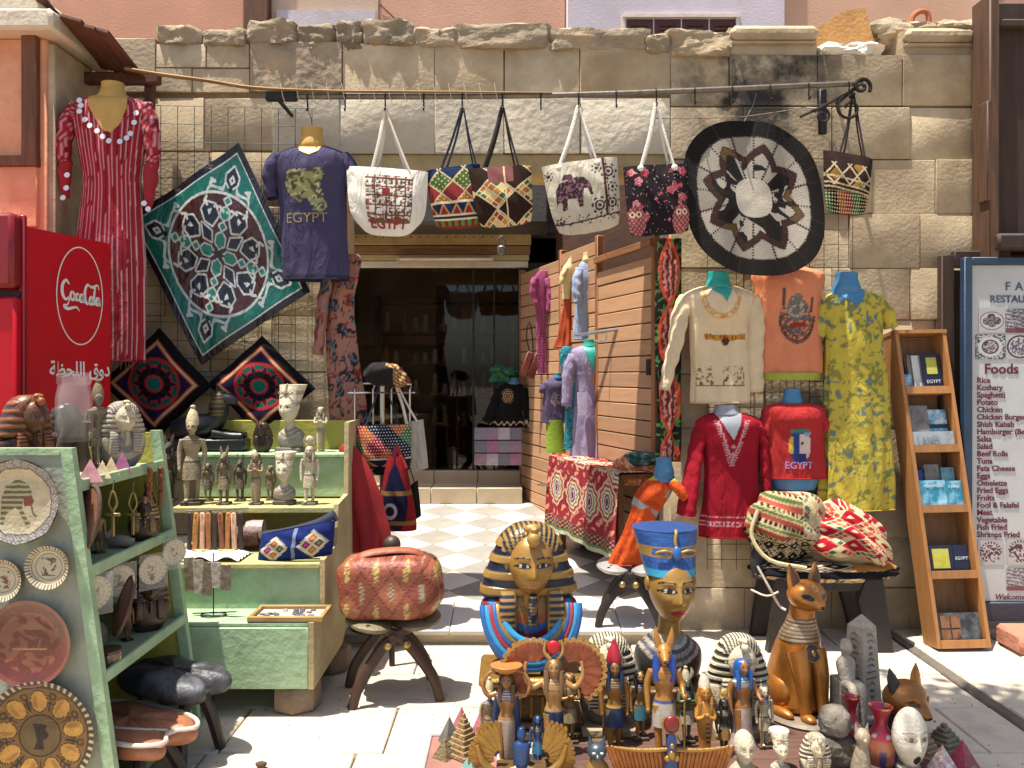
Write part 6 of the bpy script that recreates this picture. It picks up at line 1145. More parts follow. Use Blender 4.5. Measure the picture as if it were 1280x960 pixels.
def plate(name, label, loc, r, pf, m, rx=0., rz=0., oct_=0., sx=1., cat='plate', dep=.018):
    """decorated plate facing -Y"""
    t = thing(name, label, cat, loc, rz, rx=rx)
    def f(u, v):
        th = u * 2 * PI; q = (1 - .035 * oct_ * np.abs(np.sin(th * 4))) if oct_ else 1; rr_ = v * r * q; y = -dep * (np.clip((v - .6) / .4, 0, 1) ** 1.3); return (np.cos(th) * rr_ * sx, y, np.sin(th) * rr_)
    X, Fc, U, V = grid(f, 150, 70, True); C = pf(np.cos(U * 2 * PI) * V, np.sin(U * 2 * PI) * V); cpart('plate_face', m, t, ((X, Fc), C), smooth=50); X2, F2, _, _ = grid(lambda u, v: (np.cos(u * 2 * PI) * r * (1 - .12 * v) * sx, -dep + v * (dep + .014), np.sin(u * 2 * PI) * r * (1 - .12 * v)), 60, 5, True); part('plate_rim', mat('rim_' + m.name, '#7d6a4c', .7, bump=.3), t, (X2, F2)); return t
def pyramid(name, label, loc, s, h, m, rz=.3, steps=0, group=None):
    t = MB()
    if steps:
        for k in range(steps): q = 1 - k / steps; t.add(box((0, 0, h * (k + .5) / steps), (s * q, s * q, h / steps), .003))
    else: t.add((np.array([(-s / 2, -s / 2, 0), (s / 2, -s / 2, 0), (s / 2, s / 2, 0), (-s / 2, s / 2, 0), (0, 0, h)]), [(0, 1, 4), (1, 2, 4), (2, 3, 4), (3, 0, 4), (3, 2, 1, 0)]))
    o = t.build(name, m, None, 30, loc, (0, 0, rz)); tag(o, label, 'pyramid', group); return o
GOLDP = dict(skin='#8f6a30', a='#96753a', b='#1a2338', collar=['#8f6a30', '#a3552f', '#2b5a8a', '#8c2a30', '#2f78a8', '#7d2430', '#2b5a8f', '#1f3f6a'], beard='#15233f', lips='#9a6a45', brow='#17120f')
BROWNP = dict(skin='#5a3520', a='#8a4f2c', b='#3a2318', collar=['#4a2e1f', '#6a4028', '#3a241a', '#5a3824'], beard='#3a2218', brow='#2a1a12', white='#6a4a30', iris='#2a1a12')
GREYP = dict(skin='#b3a48c', a='#a8977c', b='#6d6a70', collar=['#8d857d', '#77716f', '#a39886', '#6d6868'], beard='#9a8f7c', brow='#8a7a62', white='#b9ac94', iris='#9a8a70')
CREAMP = dict(skin='#b5a78c', a='#b9ac92', b='#4a4238', collar=['#a39678', '#6a5f50', '#b3a588', '#574e44'], beard='#8a7d66', brow='#7a6c56', white='#b3a78f', iris='#8a7a62')
DARKP = dict(skin='#3d2b20', a='#4f3828', b='#2a1f18', collar=['#3d2b20', '#2c211a', '#4a3526', '#33261e'], beard='#2c2018', brow='#1d1510', white='#4a3828', iris='#1d1510')
NEFP = dict(skin='#8f6b33', crown='#24467d', band='#2f84a3', gold='#8f7038', gem='#2f5a9a', lips='#8c2226', brow='#15100d', collar=['#8f6b33', '#7d6f60', '#a39a8c', '#3d3a40', '#8f8678', '#4a4a55', '#a0978a', '#3a3634'], white='#b3ab99')
WNEF = dict(skin='#c2b59c', crown='#c6baa2', band='#bfb299', gold='#a3957a', gem='#8d7f66', brow='#a3967c', white='#c9bea8', collar=['#bfb39a', '#8a8072', '#a89d88', '#7d756a', '#a89d88', '#857c70'], base='#6d665c')
FP = dict(skin='#b09a78', a='#a3906e', b='#5c5040', collar1='#8a7a5e', collar2='#5c5040', cloth='#8f8064', belt='#5a4e3e', base='#5a5044', wig='#4a4036', hat='#b5a684', gold='#9a8660')
# ------------------------------------------------------------------ soft drink fridge
RED = mat('fridge_red', '#b50d1c', .35, var=.1, scale=5, bump=.03, spec=.3); DRED = mat('fridge_dark_red', '#7d0d16', .35, var=.05, bump=.0)
fx, fy0, fy1, fz = -2.364, 4.05, 4.58, 2.328
fg = thing('drinks_fridge', 'tall red soft drink fridge with white lettering at the left edge', 'fridge', (fx, fy0, 0)); th_ = math.atan2(.153, .53)
def fside(x, z, dx=0.): return (x * math.sin(th_) + dx, x * math.cos(th_), z)
part('cabinet', RED, fg, (np.array([(0, 0, .1), (.153, .53, .1), (-.72, .53, .1), (-.75, 0, .1), (0, 0, fz), (.153, .53, fz), (-.72, .53, fz), (-.75, 0, fz)], float), [(0, 1, 2, 3), (7, 6, 5, 4), (0, 4, 5, 1), (1, 5, 6, 2), (2, 6, 7, 3), (3, 7, 4, 0)]), smooth=0)
part('edge_trim', DRED, fg, box((-.01, -.012, 1.25), (.03, .03, 2.26), .006)); part('header', DRED, fg, box((-.38, -.05, 2.2), (.74, .1, .36), .02)); fdo = part('door_frame', RED, fg, box((-.06, -.04, 1.06), (.1, .07, 1.84), .012), box((-.4, -.04, .2), (.6, .07, .12), .01), box((-.4, -.04, 1.92), (.6, .07, .12), .01))
part('door_glass', mat('fridge_glass', '#2a2f30', .08, var=.3, bump=0), fdo, box((-.42, -.02, 1.06), (.63, .02, 1.62))); part('gap', IRON, fg, box((-.38, -.02, 1.995), (.74, .03, .03)))
for k in range(4): part('fridge_shelf', mat('shelf_red', '#7d3a30', .5), fdo, box((-.42, -.034, .5 + k * .36), (.6, .012, .05)))
for k in range(12): part('drink_bottle', [mat('bottle_dark', '#2a1814', .2), mat('bottle_green', '#2f5a3a', .2), mat('bottle_orange', '#a8622f', .2)][k % 3], fg, lathe([(.035, 0), (.037, .02), (.036, .14), (.014, .2), (.014, .24)], 12, 1, (-.16 - .11 * (k % 4), -.045, .53 + .36 * (k // 4))))
LOGO = mat('white_lettering', '#d8d2cc', .5, var=.03, bump=0)
def ribbon(pts, w_, sub=8):
    """flat brush stroke in (x,z) of the fridge side; pts with width factor"""
    A = catmull([(p[0], p[1], (p[2] if len(p) > 2 else 1) * w_) for p in pts], sub); D = np.gradient(A[:, :2], axis=0); D /= np.linalg.norm(D, axis=1)[:, None] + 1e-9; N = np.column_stack([-D[:, 1], D[:, 0]]); L_ = A[:, :2] + N * A[:, 2:3] / 2; R_ = A[:, :2] - N * A[:, 2:3] / 2
    V = [fside(p[0], p[1], .003) for p in L_] + [fside(p[0], p[1], .003) for p in R_]; n = len(A); return np.array(V), [(i, i + 1, n + i + 1, n + i) for i in range(n - 1)]
# circle and script logo (x 0..0.62 along the side, z height)
cxl, czl = .335, 2.02
ringp = [(cxl + .155 * math.cos(a), czl + .255 * math.sin(a)) for a in np.linspace(0, 2 * PI, 50)]; part('logo_circle', LOGO, fg, ribbon(ringp, .007, 1), smooth=0)
def LG(pts, w_=.014): return ribbon([(cxl + (p[0] - 50) * .0028, czl + (p[1] - 50) * .0029 + (p[0] - 50) * -.0003, *p[2:]) for p in pts], w_)
strokes = [[(24, 66, .5), (16, 72), (8, 62, 1.3), (8, 46, 1.4), (16, 38), (26, 46, .6)], [(26, 44, .5), (20, 30, .6), (12, 26, 1.2), (20, 22, 1.2), (40, 28, .8), (48, 22, .3)],
           [(33, 54), (28, 52), (27, 43, 1.2), (33, 40), (37, 47, 1.1), (33, 54)], [(47, 53, .7), (41, 51), (40, 42, 1.2), (47, 42, .7)], [(57, 53, .8), (51, 52), (49, 43, 1.2), (55, 41), (58, 53, .8), (58, 42, 1.2), (61, 42, .5)],
           [(76, 70, .5), (68, 74), (62, 64, 1.2), (61, 48, 1.4), (67, 39), (76, 46, .5)], [(70, 73, .5), (82, 72, 1.2), (92, 78, .6), (97, 70, .4)], [(78, 54), (74, 51), (73, 43, 1.2), (78, 40), (81, 47, 1.1), (78, 54)], [(88, 74, .5), (85, 64), (83, 44, 1.2), (87, 41, .6)], [(96, 54, .8), (91, 53), (89, 44, 1.2), (94, 42), (97, 54, .8), (97, 43, 1.2), (101, 43, .4)]]
b = MB()
for s in strokes: b.add(LG(s))
b.build('script_logo', LOGO, fg, 0)
ar = [('\uFEA9', 0), ('\uFEED', 0), ('\uFED5', 0), (' ', 0), ('\uFE8D', 0), ('\uFEDF', 0), ('\uFEE0', 0), ('\uFEA4', 0), ('\uFEC8', 0), ('\uFE94', 0)]
V, Fc = text_mesh(''.join(c for c, _ in ar[::-1]), .105, .0004, 'CENTER', bold=.0022); V = np.array([fside(.34 + v[0] * .85, 1.60 + v[2], .003 - v[1] * .5) for v in V]); part('arabic_lettering', LOGO, fg, (V, Fc), smooth=0)

# ------------------------------------------------------------------ green shelf unit (end panel to the camera)
GREEN = mat('mint_paint', '#8fa884', .6, var=.28, scale=7, bump=.3, bscale=30, detail=14, col2='#7d7a56', spot=.69); YEL = mat('yellow_green_paint', '#a39a45', .6, var=.2, scale=5, bump=.2); DGREEN = mat('green_inner', '#4d7a58', .65, var=.2, scale=4, bump=.2)
GPAN = mat('grey_panel', '#8d9080', .7, var=.25, scale=4, bump=.2, col2='#a0a48e', spot=.6)
su = thing('shelf_unit', 'green painted souvenir shelf unit with plates hung on its end', 'shelf', (0, 0, .015)); n0, n1 = 3.0, 3.75
def edge_x(z): return -1.60 + (1.33 - z) * .135
def slab4(p, th): # quad in XZ at y with thickness th along y
    return prism(p, th)
part('end_panel', GPAN, su, prism([(-2.4, 0), (edge_x(0), 0), (edge_x(1.31), 1.31), (-2.4, 1.31)], .025, n0)); part('end_edge', GREEN, su, prism([(edge_x(0) - .03, 0), (edge_x(0) + .012, 0), (edge_x(1.31) + .012, 1.325), (edge_x(1.31) - .03, 1.325)], .034, n0 - .006), prism([(-2.4, 1.30), (edge_x(1.31) - .031, 1.30), (edge_x(1.31) - .031, 1.325), (-2.4, 1.325)], .034, n0 - .005))
part('far_panel', YEL, su, prism([(-2.3, 0), (edge_x(0) , 0), (edge_x(1.33), 1.33), (-2.3, 1.33)], .025, n1)); part('far_edge', GREEN, su, prism([(edge_x(0) - .03, 0), (edge_x(0) + .014, 0), (edge_x(1.33) + .014, 1.34), (edge_x(1.33) - .03, 1.34)], .034, n1 - .006))
part('back_panel', DGREEN, su, box((-2.0, (n0 + n1) / 2, .66), (.02, n1 - n0 - .03, 1.3)))
for z in (.50, .885, 1.196): part('shelf_board', mat('shelf_top', '#8a9474', .7, var=.25, scale=6), su, box(((edge_x(z) - 2.0) / 2, (n0 + n1) / 2 + .012, z - .012), (edge_x(z) + 2.0, n1 - n0 - .03, .02), .003)); part('shelf_lip', GREEN, su, box((edge_x(z) + .008, (n0 + n1) / 2 + .012, z - .01), (.016, n1 - n0 - .02, .045), .004))
part('base_board', GREEN, su, box((edge_x(.06) - .02, (n0 + n1) / 2 + .01, .06), (.02, n1 - n0 - .03, .06), .003))
# plates hung on the end panel
SILV = vcm('embossed_plate', rough=.45, metal=.35, var=.2, scale=25, bump=.3, bscale=90); CERA = vcm('plaster_plate', rough=.6, var=.15, scale=30, bump=.15)
def p_oct(x, y):
    C = base(x, '#77706a'); r = np.hypot(x, y); th = np.arctan2(y, x); C[np.sin(th * 60) * np.sin(r * 60) > .2] = lin('#a39c92'); o8 = r * np.cos((th + PI / 8) % (PI / 4) - PI / 8); paint(C, o8 < .80, '#4f4a46'); paint(C, o8 < .775, '#b3a587')
    m = inpoly(x, y, [(-.45, -.55), (-.42, .1), (-.3, .4), (-.05, .52), (.2, .45), (.3, .25), (.3, .15), (.1, .1), (.08, -.2), (.3, -.62), (.2, -.66), (-.02, -.22), (-.1, -.15), (-.3, -.3), (-.38, -.58)]); paint(C, m, '#5d5740'); paint(C, m & (np.sin(y * 50) > .1), '#a39a72'); paint(C, inpoly(x, y, [(.1, .1), (.3, .15), (.36, 0), (.3, -.12), (.12, -.12)]), '#7d453a'); paint(C, pline(x, y, [(.3, -.1), (.34, -.3), (.4, -.36)]) < .02, '#5d5740'); return C
def p_fig(seed, col='#7a4a34', ring='#5a4c38', ground='#b0a488'):
    def f(x, y):
        C = base(x, ground); r = np.hypot(x, y); th = np.arctan2(y, x); paint(C, (r > .80) & (np.sin(th * 40) > .2), ring); paint(C, np.abs(r - .76) < .02, ring); paint(C, np.abs(r - .60) < .02, ring); n = vnoise(x + 3, y + 3, 7, seed); m = (np.abs(x) < .34) & (np.abs(y) < .42) & (n > .5); paint(C, m, col); paint(C, m & (vnoise(x + 3, y + 3, 13, seed + 2) > .6), '#4a5044'); return C
    return f
kk = n0 / F
PZ = lambda px, py, dy=-.03: Vector(((px - 640) * kk, n0 + dy, H + (HOR - py) * kk))
plate('octagon_plate', 'octagonal pewter and cream plate with a pharaoh head on the shelf end', PZ(30, 625), .152, p_oct, SILV, oct_=1.)
plate('round_plate', 'small cream plate with figure at the left edge of shelf end', PZ(10, 722), .075, p_fig(4), CERA); plate('round_plate', 'small cream plate with chariot scene right of its twin on shelf end', PZ(67, 706), .078, p_fig(9, '#5a4632'), CERA)
def p_redp(x, y):
    C = base(x, '#5a261d'); r = np.hypot(x, y); n = vnoise(x + 2, y + 2, 6, 3); paint(C, (r < .7) & (n > .55), '#74412f'); paint(C, (np.abs(y + .15) < .02) & (np.abs(x) < .4), '#8a6a4a'); paint(C, inpoly(x, y, [(-.3, .3), (.1, .55), (.4, .3)]), '#7d5238'); paint(C, r > .9, '#6d3a2a'); return C
plate('round_plate', 'large reddish brown plate wrapped in film on the shelf end', PZ(43, 800), .155, p_redp, vcm('film_plate', rough=.3, var=.2, bump=.2, coat=.3))
def p_brz(x, y):
    C = base(x, '#3a2c1e'); r = np.hypot(x, y); th = np.arctan2(y, x); paint(C, r < .86, '#6a4c26'); paint(C, (r > .9) & (np.sin(th * 50) > .4), '#b5a98a')
    for k in range(9):
        a = k / 9 * 2 * PI + .2; d = np.hypot((x - .62 * math.cos(a)) * 1.0, (y - .62 * math.sin(a))); ca, sa = math.cos(a), math.sin(a); u = (x * ca + y * sa - .62) / .19; v = (-x * sa + y * ca) / .14; q = np.hypot(u, v); paint(C, q < 1.12, '#2c2016'); paint(C, q < 1, '#a3793a'); paint(C, (q < .8) & (v > .2), '#8a6230'); a2 = a + PI / 9; u = x * math.cos(a2) + y * math.sin(a2); v = -x * math.sin(a2) + y * math.cos(a2); paint(C, (np.abs(np.hypot(u - .74, v) - .055) < .018), '#2c2016'); paint(C, (np.abs(v) < .016) & (u > .46) & (u < .7), '#2c2016'); paint(C, (np.abs(u - .6) < .016) & (np.abs(v) < .07), '#2c2016')
    paint(C, r < .38, '#2c2016'); paint(C, r < .35, '#5a482c'); m = inpoly(x, y, [(-.12, -.25), (.08, -.25), (.05, -.1), (.12, -.05), (.16, .02), (.1, .08), (.12, .2), (-.14, .22), (-.08, .05), (-.06, -.1)]); paint(C, m, '#241a12'); return C
plate('bronze_plate', 'big bronze plate with a queen medallion at the foot of shelf end', PZ(56, 915), .20, p_brz, SILV)
FILM = bpy.data.materials.new('clear_film'); FILM.use_nodes = True; bb_ = FILM.node_tree.nodes['Principled BSDF']; bb_.inputs['Alpha'].default_value = .09; bb_.inputs['Base Color'].default_value = (.8, .8, .78, 1); bb_.inputs['Roughness'].default_value = .15
# ---- things on the shelf unit
SX = lambda px, py, d: P(px, py, d)
t = thing('pharaoh_bust', 'brown striped pharaoh bust facing right at the left shelf top', 'bust', (-1.86, 3.2, 1.213), 1.15); nemes_bust(t, .32, BROWNP, False)
t = thing('pharaoh_bust', 'grey and cream pharaoh bust with cobra on the shelf top', 'bust', (-1.66, 3.55, 1.213), .75); nemes_bust(t, .285, GREYP, True, m=MATTE, stripes=14)
t = thing('wrapped_statue', 'driftwood statue wrapped in cloudy plastic on the shelf top', 'statue', (-1.80, 3.42, 1.213)); part('wood_body', wood('driftwood', '#4a3a26', .8, 'Z'), t, tube([(-.02, 0, 0), (-.035, 0, .1), (.0, 0, .18), (-.03, 0, .26)], [.05, .035, .045, .03], 10, 4), tube([(.05, 0, 0), (.03, .0, .12), (.05, 0, .2)], [.03, .025, .02], 8, 4)); part('plastic_wrap', FILM, t, lathe([(.06, .12), (.072, .16), (.07, .3), (.06, .35), (.066, .36), (.064, .40), (.01, .405)], 20)); part('wrap_fold', FILM, t, lathe([(.055, .14), (.063, .2), (.058, .31), (.045, .36), (.05, .385)], 14))
t = thing('figurine', 'khaki standing pharaoh figurine behind the spear on the shelf top', 'figurine', (-1.74, 3.5, 1.213), .6); figure(t, .33, dict(FP, skin='#6a5c44', cloth='#574b38', hat='#6a5c44', a='#6a5c44', b='#4a4030'), 'white', m=MATTE); 
t = thing('warrior_spear', 'thin metal spear standing on the shelf top', 'spear', (-1.70, 3.42, 1.213)); part('shaft', STEEL, t, tube([(0, 0, 0), (.0, 0, .27)], .003, 6)); part('spear_tip', STEEL, t, lathe([(.002, .26), (.009, .275), (.001, .31)], 8)); part('foot', STEEL, t, lathe([(.02, 0), (.018, .006), (.002, .01)], 12))
PYM = [mat('pink_onyx', '#9a6a70', .3, var=.4, scale=30, bump=.05), mat('beige_onyx', '#b5a07d', .3, var=.4, scale=30, bump=.05), mat('sand_onyx', '#a8906a', .4, var=.4, scale=40, bump=.05), mat('purple_onyx', '#8a4a6a', .3, var=.4, scale=30, bump=.05)]
for k, (px, lab) in enumerate(((113, 'pink purple stone pyramid nearest the front of the shelf top'), (128, 'small beige stone pyramid second on the shelf top'), (139, 'sandy stone pyramid third on the shelf top'), (153, 'rose stone pyramid below the grey pharaoh bust'))):
    pyramid('stone_pyramid', lab, ((px - 640) * (3.12 + k * .1) / F, 3.12 + k * .1, 1.205), (.085, .06, .06, .07)[k], (.085, .07, .075, .085)[k], (PYM[0], PYM[1], PYM[2], PYM[3])[k], .5)
def oval(name, label, px, py, d, w_, h_, m, rx=-.25, rz=-.5):
    t = thing(name, label, 'plate', P(px, py, d), rz, rx=rx); part('plate_face', m, t, xf(ell((0, 0, 0), (w_, .012, h_), 30, 16))); part('rim', mat('oval_rim', '#4a3024', .6), t, tube([(w_ * math.cos(a), 0, h_ * math.sin(a)) for a in np.linspace(0, 2 * PI, 36)], .008, 8)); return t
BRM = mat('brown_marble', '#6a4636', .35, var=.45, scale=14, bump=.15, bscale=20)
oval('oval_plate', 'tall brown marbled oval plate at the near end of top shelf', 107, 650, 3.06, .07, .125, BRM); oval('oval_plate', 'brown oval plate leaning behind film wrapped plate on middle shelf', 155, 757, 3.2, .05, .11, BRM, -.3, -.8)
for px, py, d, rx_, ry_, lab in ((117, 741, 3.08, .036, .062, 'cream dish with small figure at the near end of middle shelf'), (149, 726, 3.25, .044, .06, 'film wrapped cream dish second from the near end'), (190, 712, 3.5, .036, .06, 'film wrapped cream dish third along the shelf edge'), (217, 690, 3.66, .028, .055, 'narrow cream dish at the far end of shelf edge')):
    t = thing('hanging_dish', lab, 'plate', P(px, py, d), .9); X, Fc, U, V = grid(lambda u, v: (np.cos(u * 2 * PI) * v * ry_, -.008 * v ** 3, np.sin(u * 2 * PI) * v * ry_), 60, 24, True); cpart('dish_face', CERA, t, ((X, Fc), p_fig(int(px), '#8a6a44', '#8d7f62', '#b8ab86')(np.cos(U * 2 * PI) * V, np.sin(U * 2 * PI) * V))); part('plastic_sleeve', FILM, t, box((0, -.014, -.005), (ry_ * 2.1, .002, ry_ * 2.5)))
    part('dish_back', mat('dish_back', '#a3957a', .7), t, lathe([(.001, 0), (ry_ * .96, 0), (ry_ * .9, .008), (.001, .008)], 30) if False else xf(lathe([(.001, 0), (ry_ * .97, 0), (ry_ * .9, .008), (.001, .008)], 30), (0, .002, 0), rx=-PI / 2))
ANK = mat('ankh_brass', '#8a7a4a', .45, .6); LTH = mat('tan_leather', '#7d4526', .65, var=.3, bump=.3)
for px, d, lab in ((141, 3.2, 'brass ankh pendant nearest the front on the shelf lip'), (166, 3.4, 'brass ankh pendant second along the shelf lip')):
    t = thing('ankh_pendant', lab, 'pendant', P(px, 640, d)); part('loop', ANK, t, tube([(.0, 0, .0), (-.016, 0, .035), (0, 0, .08), (.016, 0, .035), (0, 0, 0)], .0045, 8, 5)); part('cross', ANK, t, box((0, 0, -.045), (.014, .008, .10), .003), box((0, -.001, -.01), (.06, .009, .013), .003)); part('cord', mat('cord_brown', '#5a4630', .8), t, tube([(0, 0, .075), (0, .01, .12)], .003, 6))
for px, d, l_, lab in ((187, 3.55, .16, 'braided tan leather strap hanging from the shelf lip'), (201, 3.68, .11, 'short tan leather strap at the far end of shelf lip')):
    t = thing('leather_strap', lab, 'strap', P(px, 590, d)); part('braid', LTH, t, *[tube([(s_ * .007 * math.sin(k * 2.0), -.005 * math.cos(k * 2.), .02 - l_ * k / 9) for k in range(10)], .007, 6, 3) for s_ in (-1, 1)]); part('tassel', LTH, t, tube([(0, 0, -l_ + .02), (-.004, 0, -l_ - .04)], [.008, .012], 8))
t = thing('pharaoh_bust', 'small dark pharaoh bust on the shelf behind the leather straps', 'bust', (-1.57, 3.55, .898), .5); nemes_bust(t, .19, dict(DARKP, a='#8a744a', b='#3a2c20'), False)
t = thing('carved_cat', 'tiny grey carved cat lying beside the small dark bust', 'cat figure', (-1.60, 3.40, .898)); part('cat_body', mat('grey_stone', '#7d766a', .7, var=.3), t, tube([(.05, 0, .02), (0, 0, .028), (-.05, 0, .025)], [.02, .026, .018], 12, 4), ell((-.055, -.005, .05), (.018, .018, .017), 12, 8), tube([(-.065, 0, .06), (-.067, 0, .078)], [.007, .001], 6), tube([(-.045, 0, .06), (-.043, 0, .078)], [.007, .001], 6))
t = thing('pharaoh_bust', 'dark wood pharaoh bust at the back of the middle shelf', 'bust', (-1.55, 3.55, .513), .6); nemes_bust(t, .26, DARKP, False)
t = thing('inlaid_box', 'small hexagonal inlaid box on the middle shelf', 'box', (P(133, 812, 3.14).x, 3.14, .513)); part('box_body', mat('inlay', '#6a553a', .4, var=.6, scale=60, col2='#b9a582', spot=.62), t, lathe([(.055, 0), (.057, .005), (.057, .045), (.05, .05), (.03, .052)], 6)); part('box_lid', mat('inlay_lid', '#3f2f20', .4, var=.4, scale=40), t, lathe([(.06, .047), (.06, .056), (.04, .062), (.001, .064)], 6))
# saddle seats at the foot of the shelf unit
def saddle(label, loc, rz, w_, l_, th, colr, piping, wdm, h_):
    t = thing('camel_saddle', label, 'stool', loc, rz)
    for sx in (-1, 1):
        for sy in (-1, 1): part('leg', wdm, t, tube([(sx * w_ * .36, sy * l_ * .30, -.0), (sx * w_ * .25, sy * l_ * .26, h_ * .5), (sx * w_ * .1, sy * l_ * .2, h_ * .95)], [.022, .025, .022], 8, 4))
    outl = lambda a: (w_ * .5 * (np.sign(np.cos(a)) * np.abs(np.cos(a)) ** .7), l_ * .5 * np.sign(np.sin(a)) * np.abs(np.sin(a)) ** .7 * (1 - .24 * np.exp(-(np.cos(a) / .2) ** 2) * (np.sin(a) < 0)))
    def f(u, v):
        a = u * 2 * PI; ph = (v - .5) * PI; x, y = outl(a); k = np.cos(ph) ** .35; saggy = -.05 * np.exp(-(y / (l_ * .3)) ** 2) * 0; return x * k, y * k, h_ + th * .5 * np.sin(ph) * (1 - .28 * np.exp(-(x / (.05 * w_ + .012)) ** 2)) + .008 * np.sin(x * 30 + 1) * np.cos(y * 21)
    X, Fc, U, V = grid(f, 80, 30, True); part('cushion', colr, t, (X, Fc), smooth=70)
    if piping:
        part('piping', piping, t, tube([(*[float(q) for q in outl(np.array(a))], h_ + th * .30) for a in np.linspace(0, 2 * PI, 60)], .009, 8)); part('seam_cord', piping, t, tube([(.0, -l_ * .36, h_ + th * .36), (-.07, -l_ * .2, h_ + th * .5), (-.10, 0, h_ + th * .5), (-.05, l_ * .2, h_ + th * .5), (0.02, l_ * .42, h_ + th * .45)], .005, 6, 5))
    return t
saddle('black and grey leather camel saddle cushion leaning out of the green shelf', (-1.43, 3.52, .015), 1.12, .30, .52, .11, mat('black_leather', '#26262a', .5, var=.4, bump=.3, bscale=40, col2='#55565a', spot=.6), None, CWD, .30)
saddle('tan leather camel saddle cushion with white piping below the black one', (-1.50, 3.26, .015), 1.12, .32, .58, .10, mat('tan_seat', '#8f5a3c', .5, var=.25, bump=.3, bscale=40), mat('white_piping', '#b5aa9c', .6), CWD, .20)

# ------------------------------------------------------------------ stepped green stand
gsn = thing('stepped_stand', 'mint green stepped display stand against the wall', 'stand', (0, 0, 0)); xa, xb = -1.80, -.945
def sbx(x0, x1, y0, y1, z0, z1): return box(((x0 + x1) / 2, (y0 + y1) / 2, (z0 + z1) / 2), (x1 - x0, y1 - y0, z1 - z0), .004)
part('back_board', YEL, gsn, sbx(xa, xb, 5.0, 5.025, 1.16, 1.335)); part('top_shelf', GREEN, gsn, sbx(xa, xb, 4.70, 5.0, 1.14, 1.16)); part('riser_board', GREEN, gsn, sbx(xa, xb, 4.72, 4.74, .915, 1.139)); part('middle_shelf', mat('pale_shelf', '#a8a06a', .65, var=.25, scale=7), gsn, sbx(xa, xb, 4.40, 4.73, .875, .905))
part('recess_board', mat('olive_board', '#7d7440', .7, var=.2), gsn, sbx(xa, xb, 4.62, 4.64, .68, .874)); part('lower_shelf', MATS['pale_shelf'], gsn, sbx(xa, xb, 4.08, 4.63, .655, .68)); part('riser_board', GREEN, gsn, sbx(xa, xb, 4.10, 4.12, .45, .654)); part('tray_top', GREEN, gsn, sbx(xa, xb, 3.86, 4.10, .435, .455)); part('front_board', GREEN, gsn, sbx(xa, xb, 3.85, 3.87, .15, .434)); part('bottom_board', GREEN, gsn, sbx(xa, xb, 3.872, 5.0, .15, .17))
SIDE = mat('beige_side', '#a3946c', .7, var=.25, scale=5, bump=.2); V = [(y, z) for y, z in ((3.85, .15), (3.85, .458), (4.08, .458), (4.08, .70), (4.36, .72), (4.40, .92), (4.66, .94), (4.68, 1.34), (5.03, 1.34), (5.03, .45), (4.5, .15))]; n = len(V); part('side_panel', SIDE, gsn, (np.array([(xb + .002, y, z) for y, z in V] + [(xb + .027, y, z) for y, z in V]), [tuple(range(n)), tuple(range(2 * n - 1, n - 1, -1))] + [(i, (i + 1) % n, n + (i + 1) % n, n + i) for i in range(n)]), smooth=0)
for k, (x, y, r, h_, lab) in enumerate(((-1.03, 3.98, .115, .12, 'octagonal stone block under the front corner of the stand'), (-.98, 4.5, .11, .12, 'stone block under the far corner of the stand'), (-1.7, 3.98, .11, .12, 'stone block under the hidden corner of stand'))):
    o = part('footing_stone', mat('brown_block', '#7d6a55', .9, var=.25, bump=.4), None, lathe([(r * .9, 0), (r, .012), (r, h_ - .012), (r * .92, h_)], 7)); o.location = (x, y, .016); o.rotation_euler.z = .3 + k; tag(o, lab, 'stone')
    o.location.z = .018
# figures on the stand
DS = lambda px, d: (px - 640) * d / F
t = thing('jackal_statue', 'black recumbent jackal statue with striped head at the back of stand', 'statue', (DS(262, 4.9), 4.88, 1.165)); BK = mat('black_resin', '#17181c', .4, var=.2, bump=.1)
part('plinth', BK, t, box((0, 0, .035), (.46, .14, .07), .01)); part('jackal_body', BK, t, tube([(-.2, 0, .11), (-.1, 0, .135), (.0, 0, .15), (.06, 0, .20), (.085, 0, .28)], [.06, .075, .07, .055, .04], 14, 5), tube([(.04, -.04, .1), (.14, -.04, .085), (.21, -.04, .085)], [.03, .024, .02], 10, 4), tube([(.04, .04, .1), (.14, .04, .085), (.21, .04, .085)], [.03, .024, .02], 10, 4), tube([(.085, 0, .30), (.13, 0, .295), (.165, 0, .28)], [.045, .034, .018], 12, 4), tube([(.06, -.02, .32), (.055, -.02, .375)], [.018, .003], 8), tube([(.06, .02, .32), (.055, .02, .375)], [.018, .003], 8))
V, Fc = loft(np.array([(.06, 0, .19, .05, .06), (.06, 0, .25, .056, .06), (.068, 0, .31, .05, .05), (.072, 0, .345, .03, .03)]), 24, 6); k = (V[:, 2] * 60) % 1; C = base(k, '#6a5730'); paint(C, k < .5, '#241d14'); cpart('striped_scarf', PAINT, t, ((V, Fc), C))
ST2 = lambda px, h, kind, lab, pal=FP, d=4.55, z=.906, pose='sides', rz=.15, dress=False: figure(thing('figurine', lab, 'figurine', (DS(px, d), d, z), rz), h, pal, kind, pose, MATTE, dress)
DKF = dict(FP, skin='#9a8a6c', a='#6f6450', b='#3f372c', cloth='#7d7058', base='#3a3128')
ST2(240, .475, 'white', 'tall grey crowned king figurine at the left of middle tier', DKF, 4.50, pose='sides'); 
t = thing('figurine', 'jackal headed bronze figurine second on the middle tier', 'figurine', (DS(280, 4.5), 4.5, .906)); figure(t, .29, dict(FP, skin='#6d5f48', wig='#4a4030', cloth='#7a6c52'), 'anubis', 'sides', MATTE)
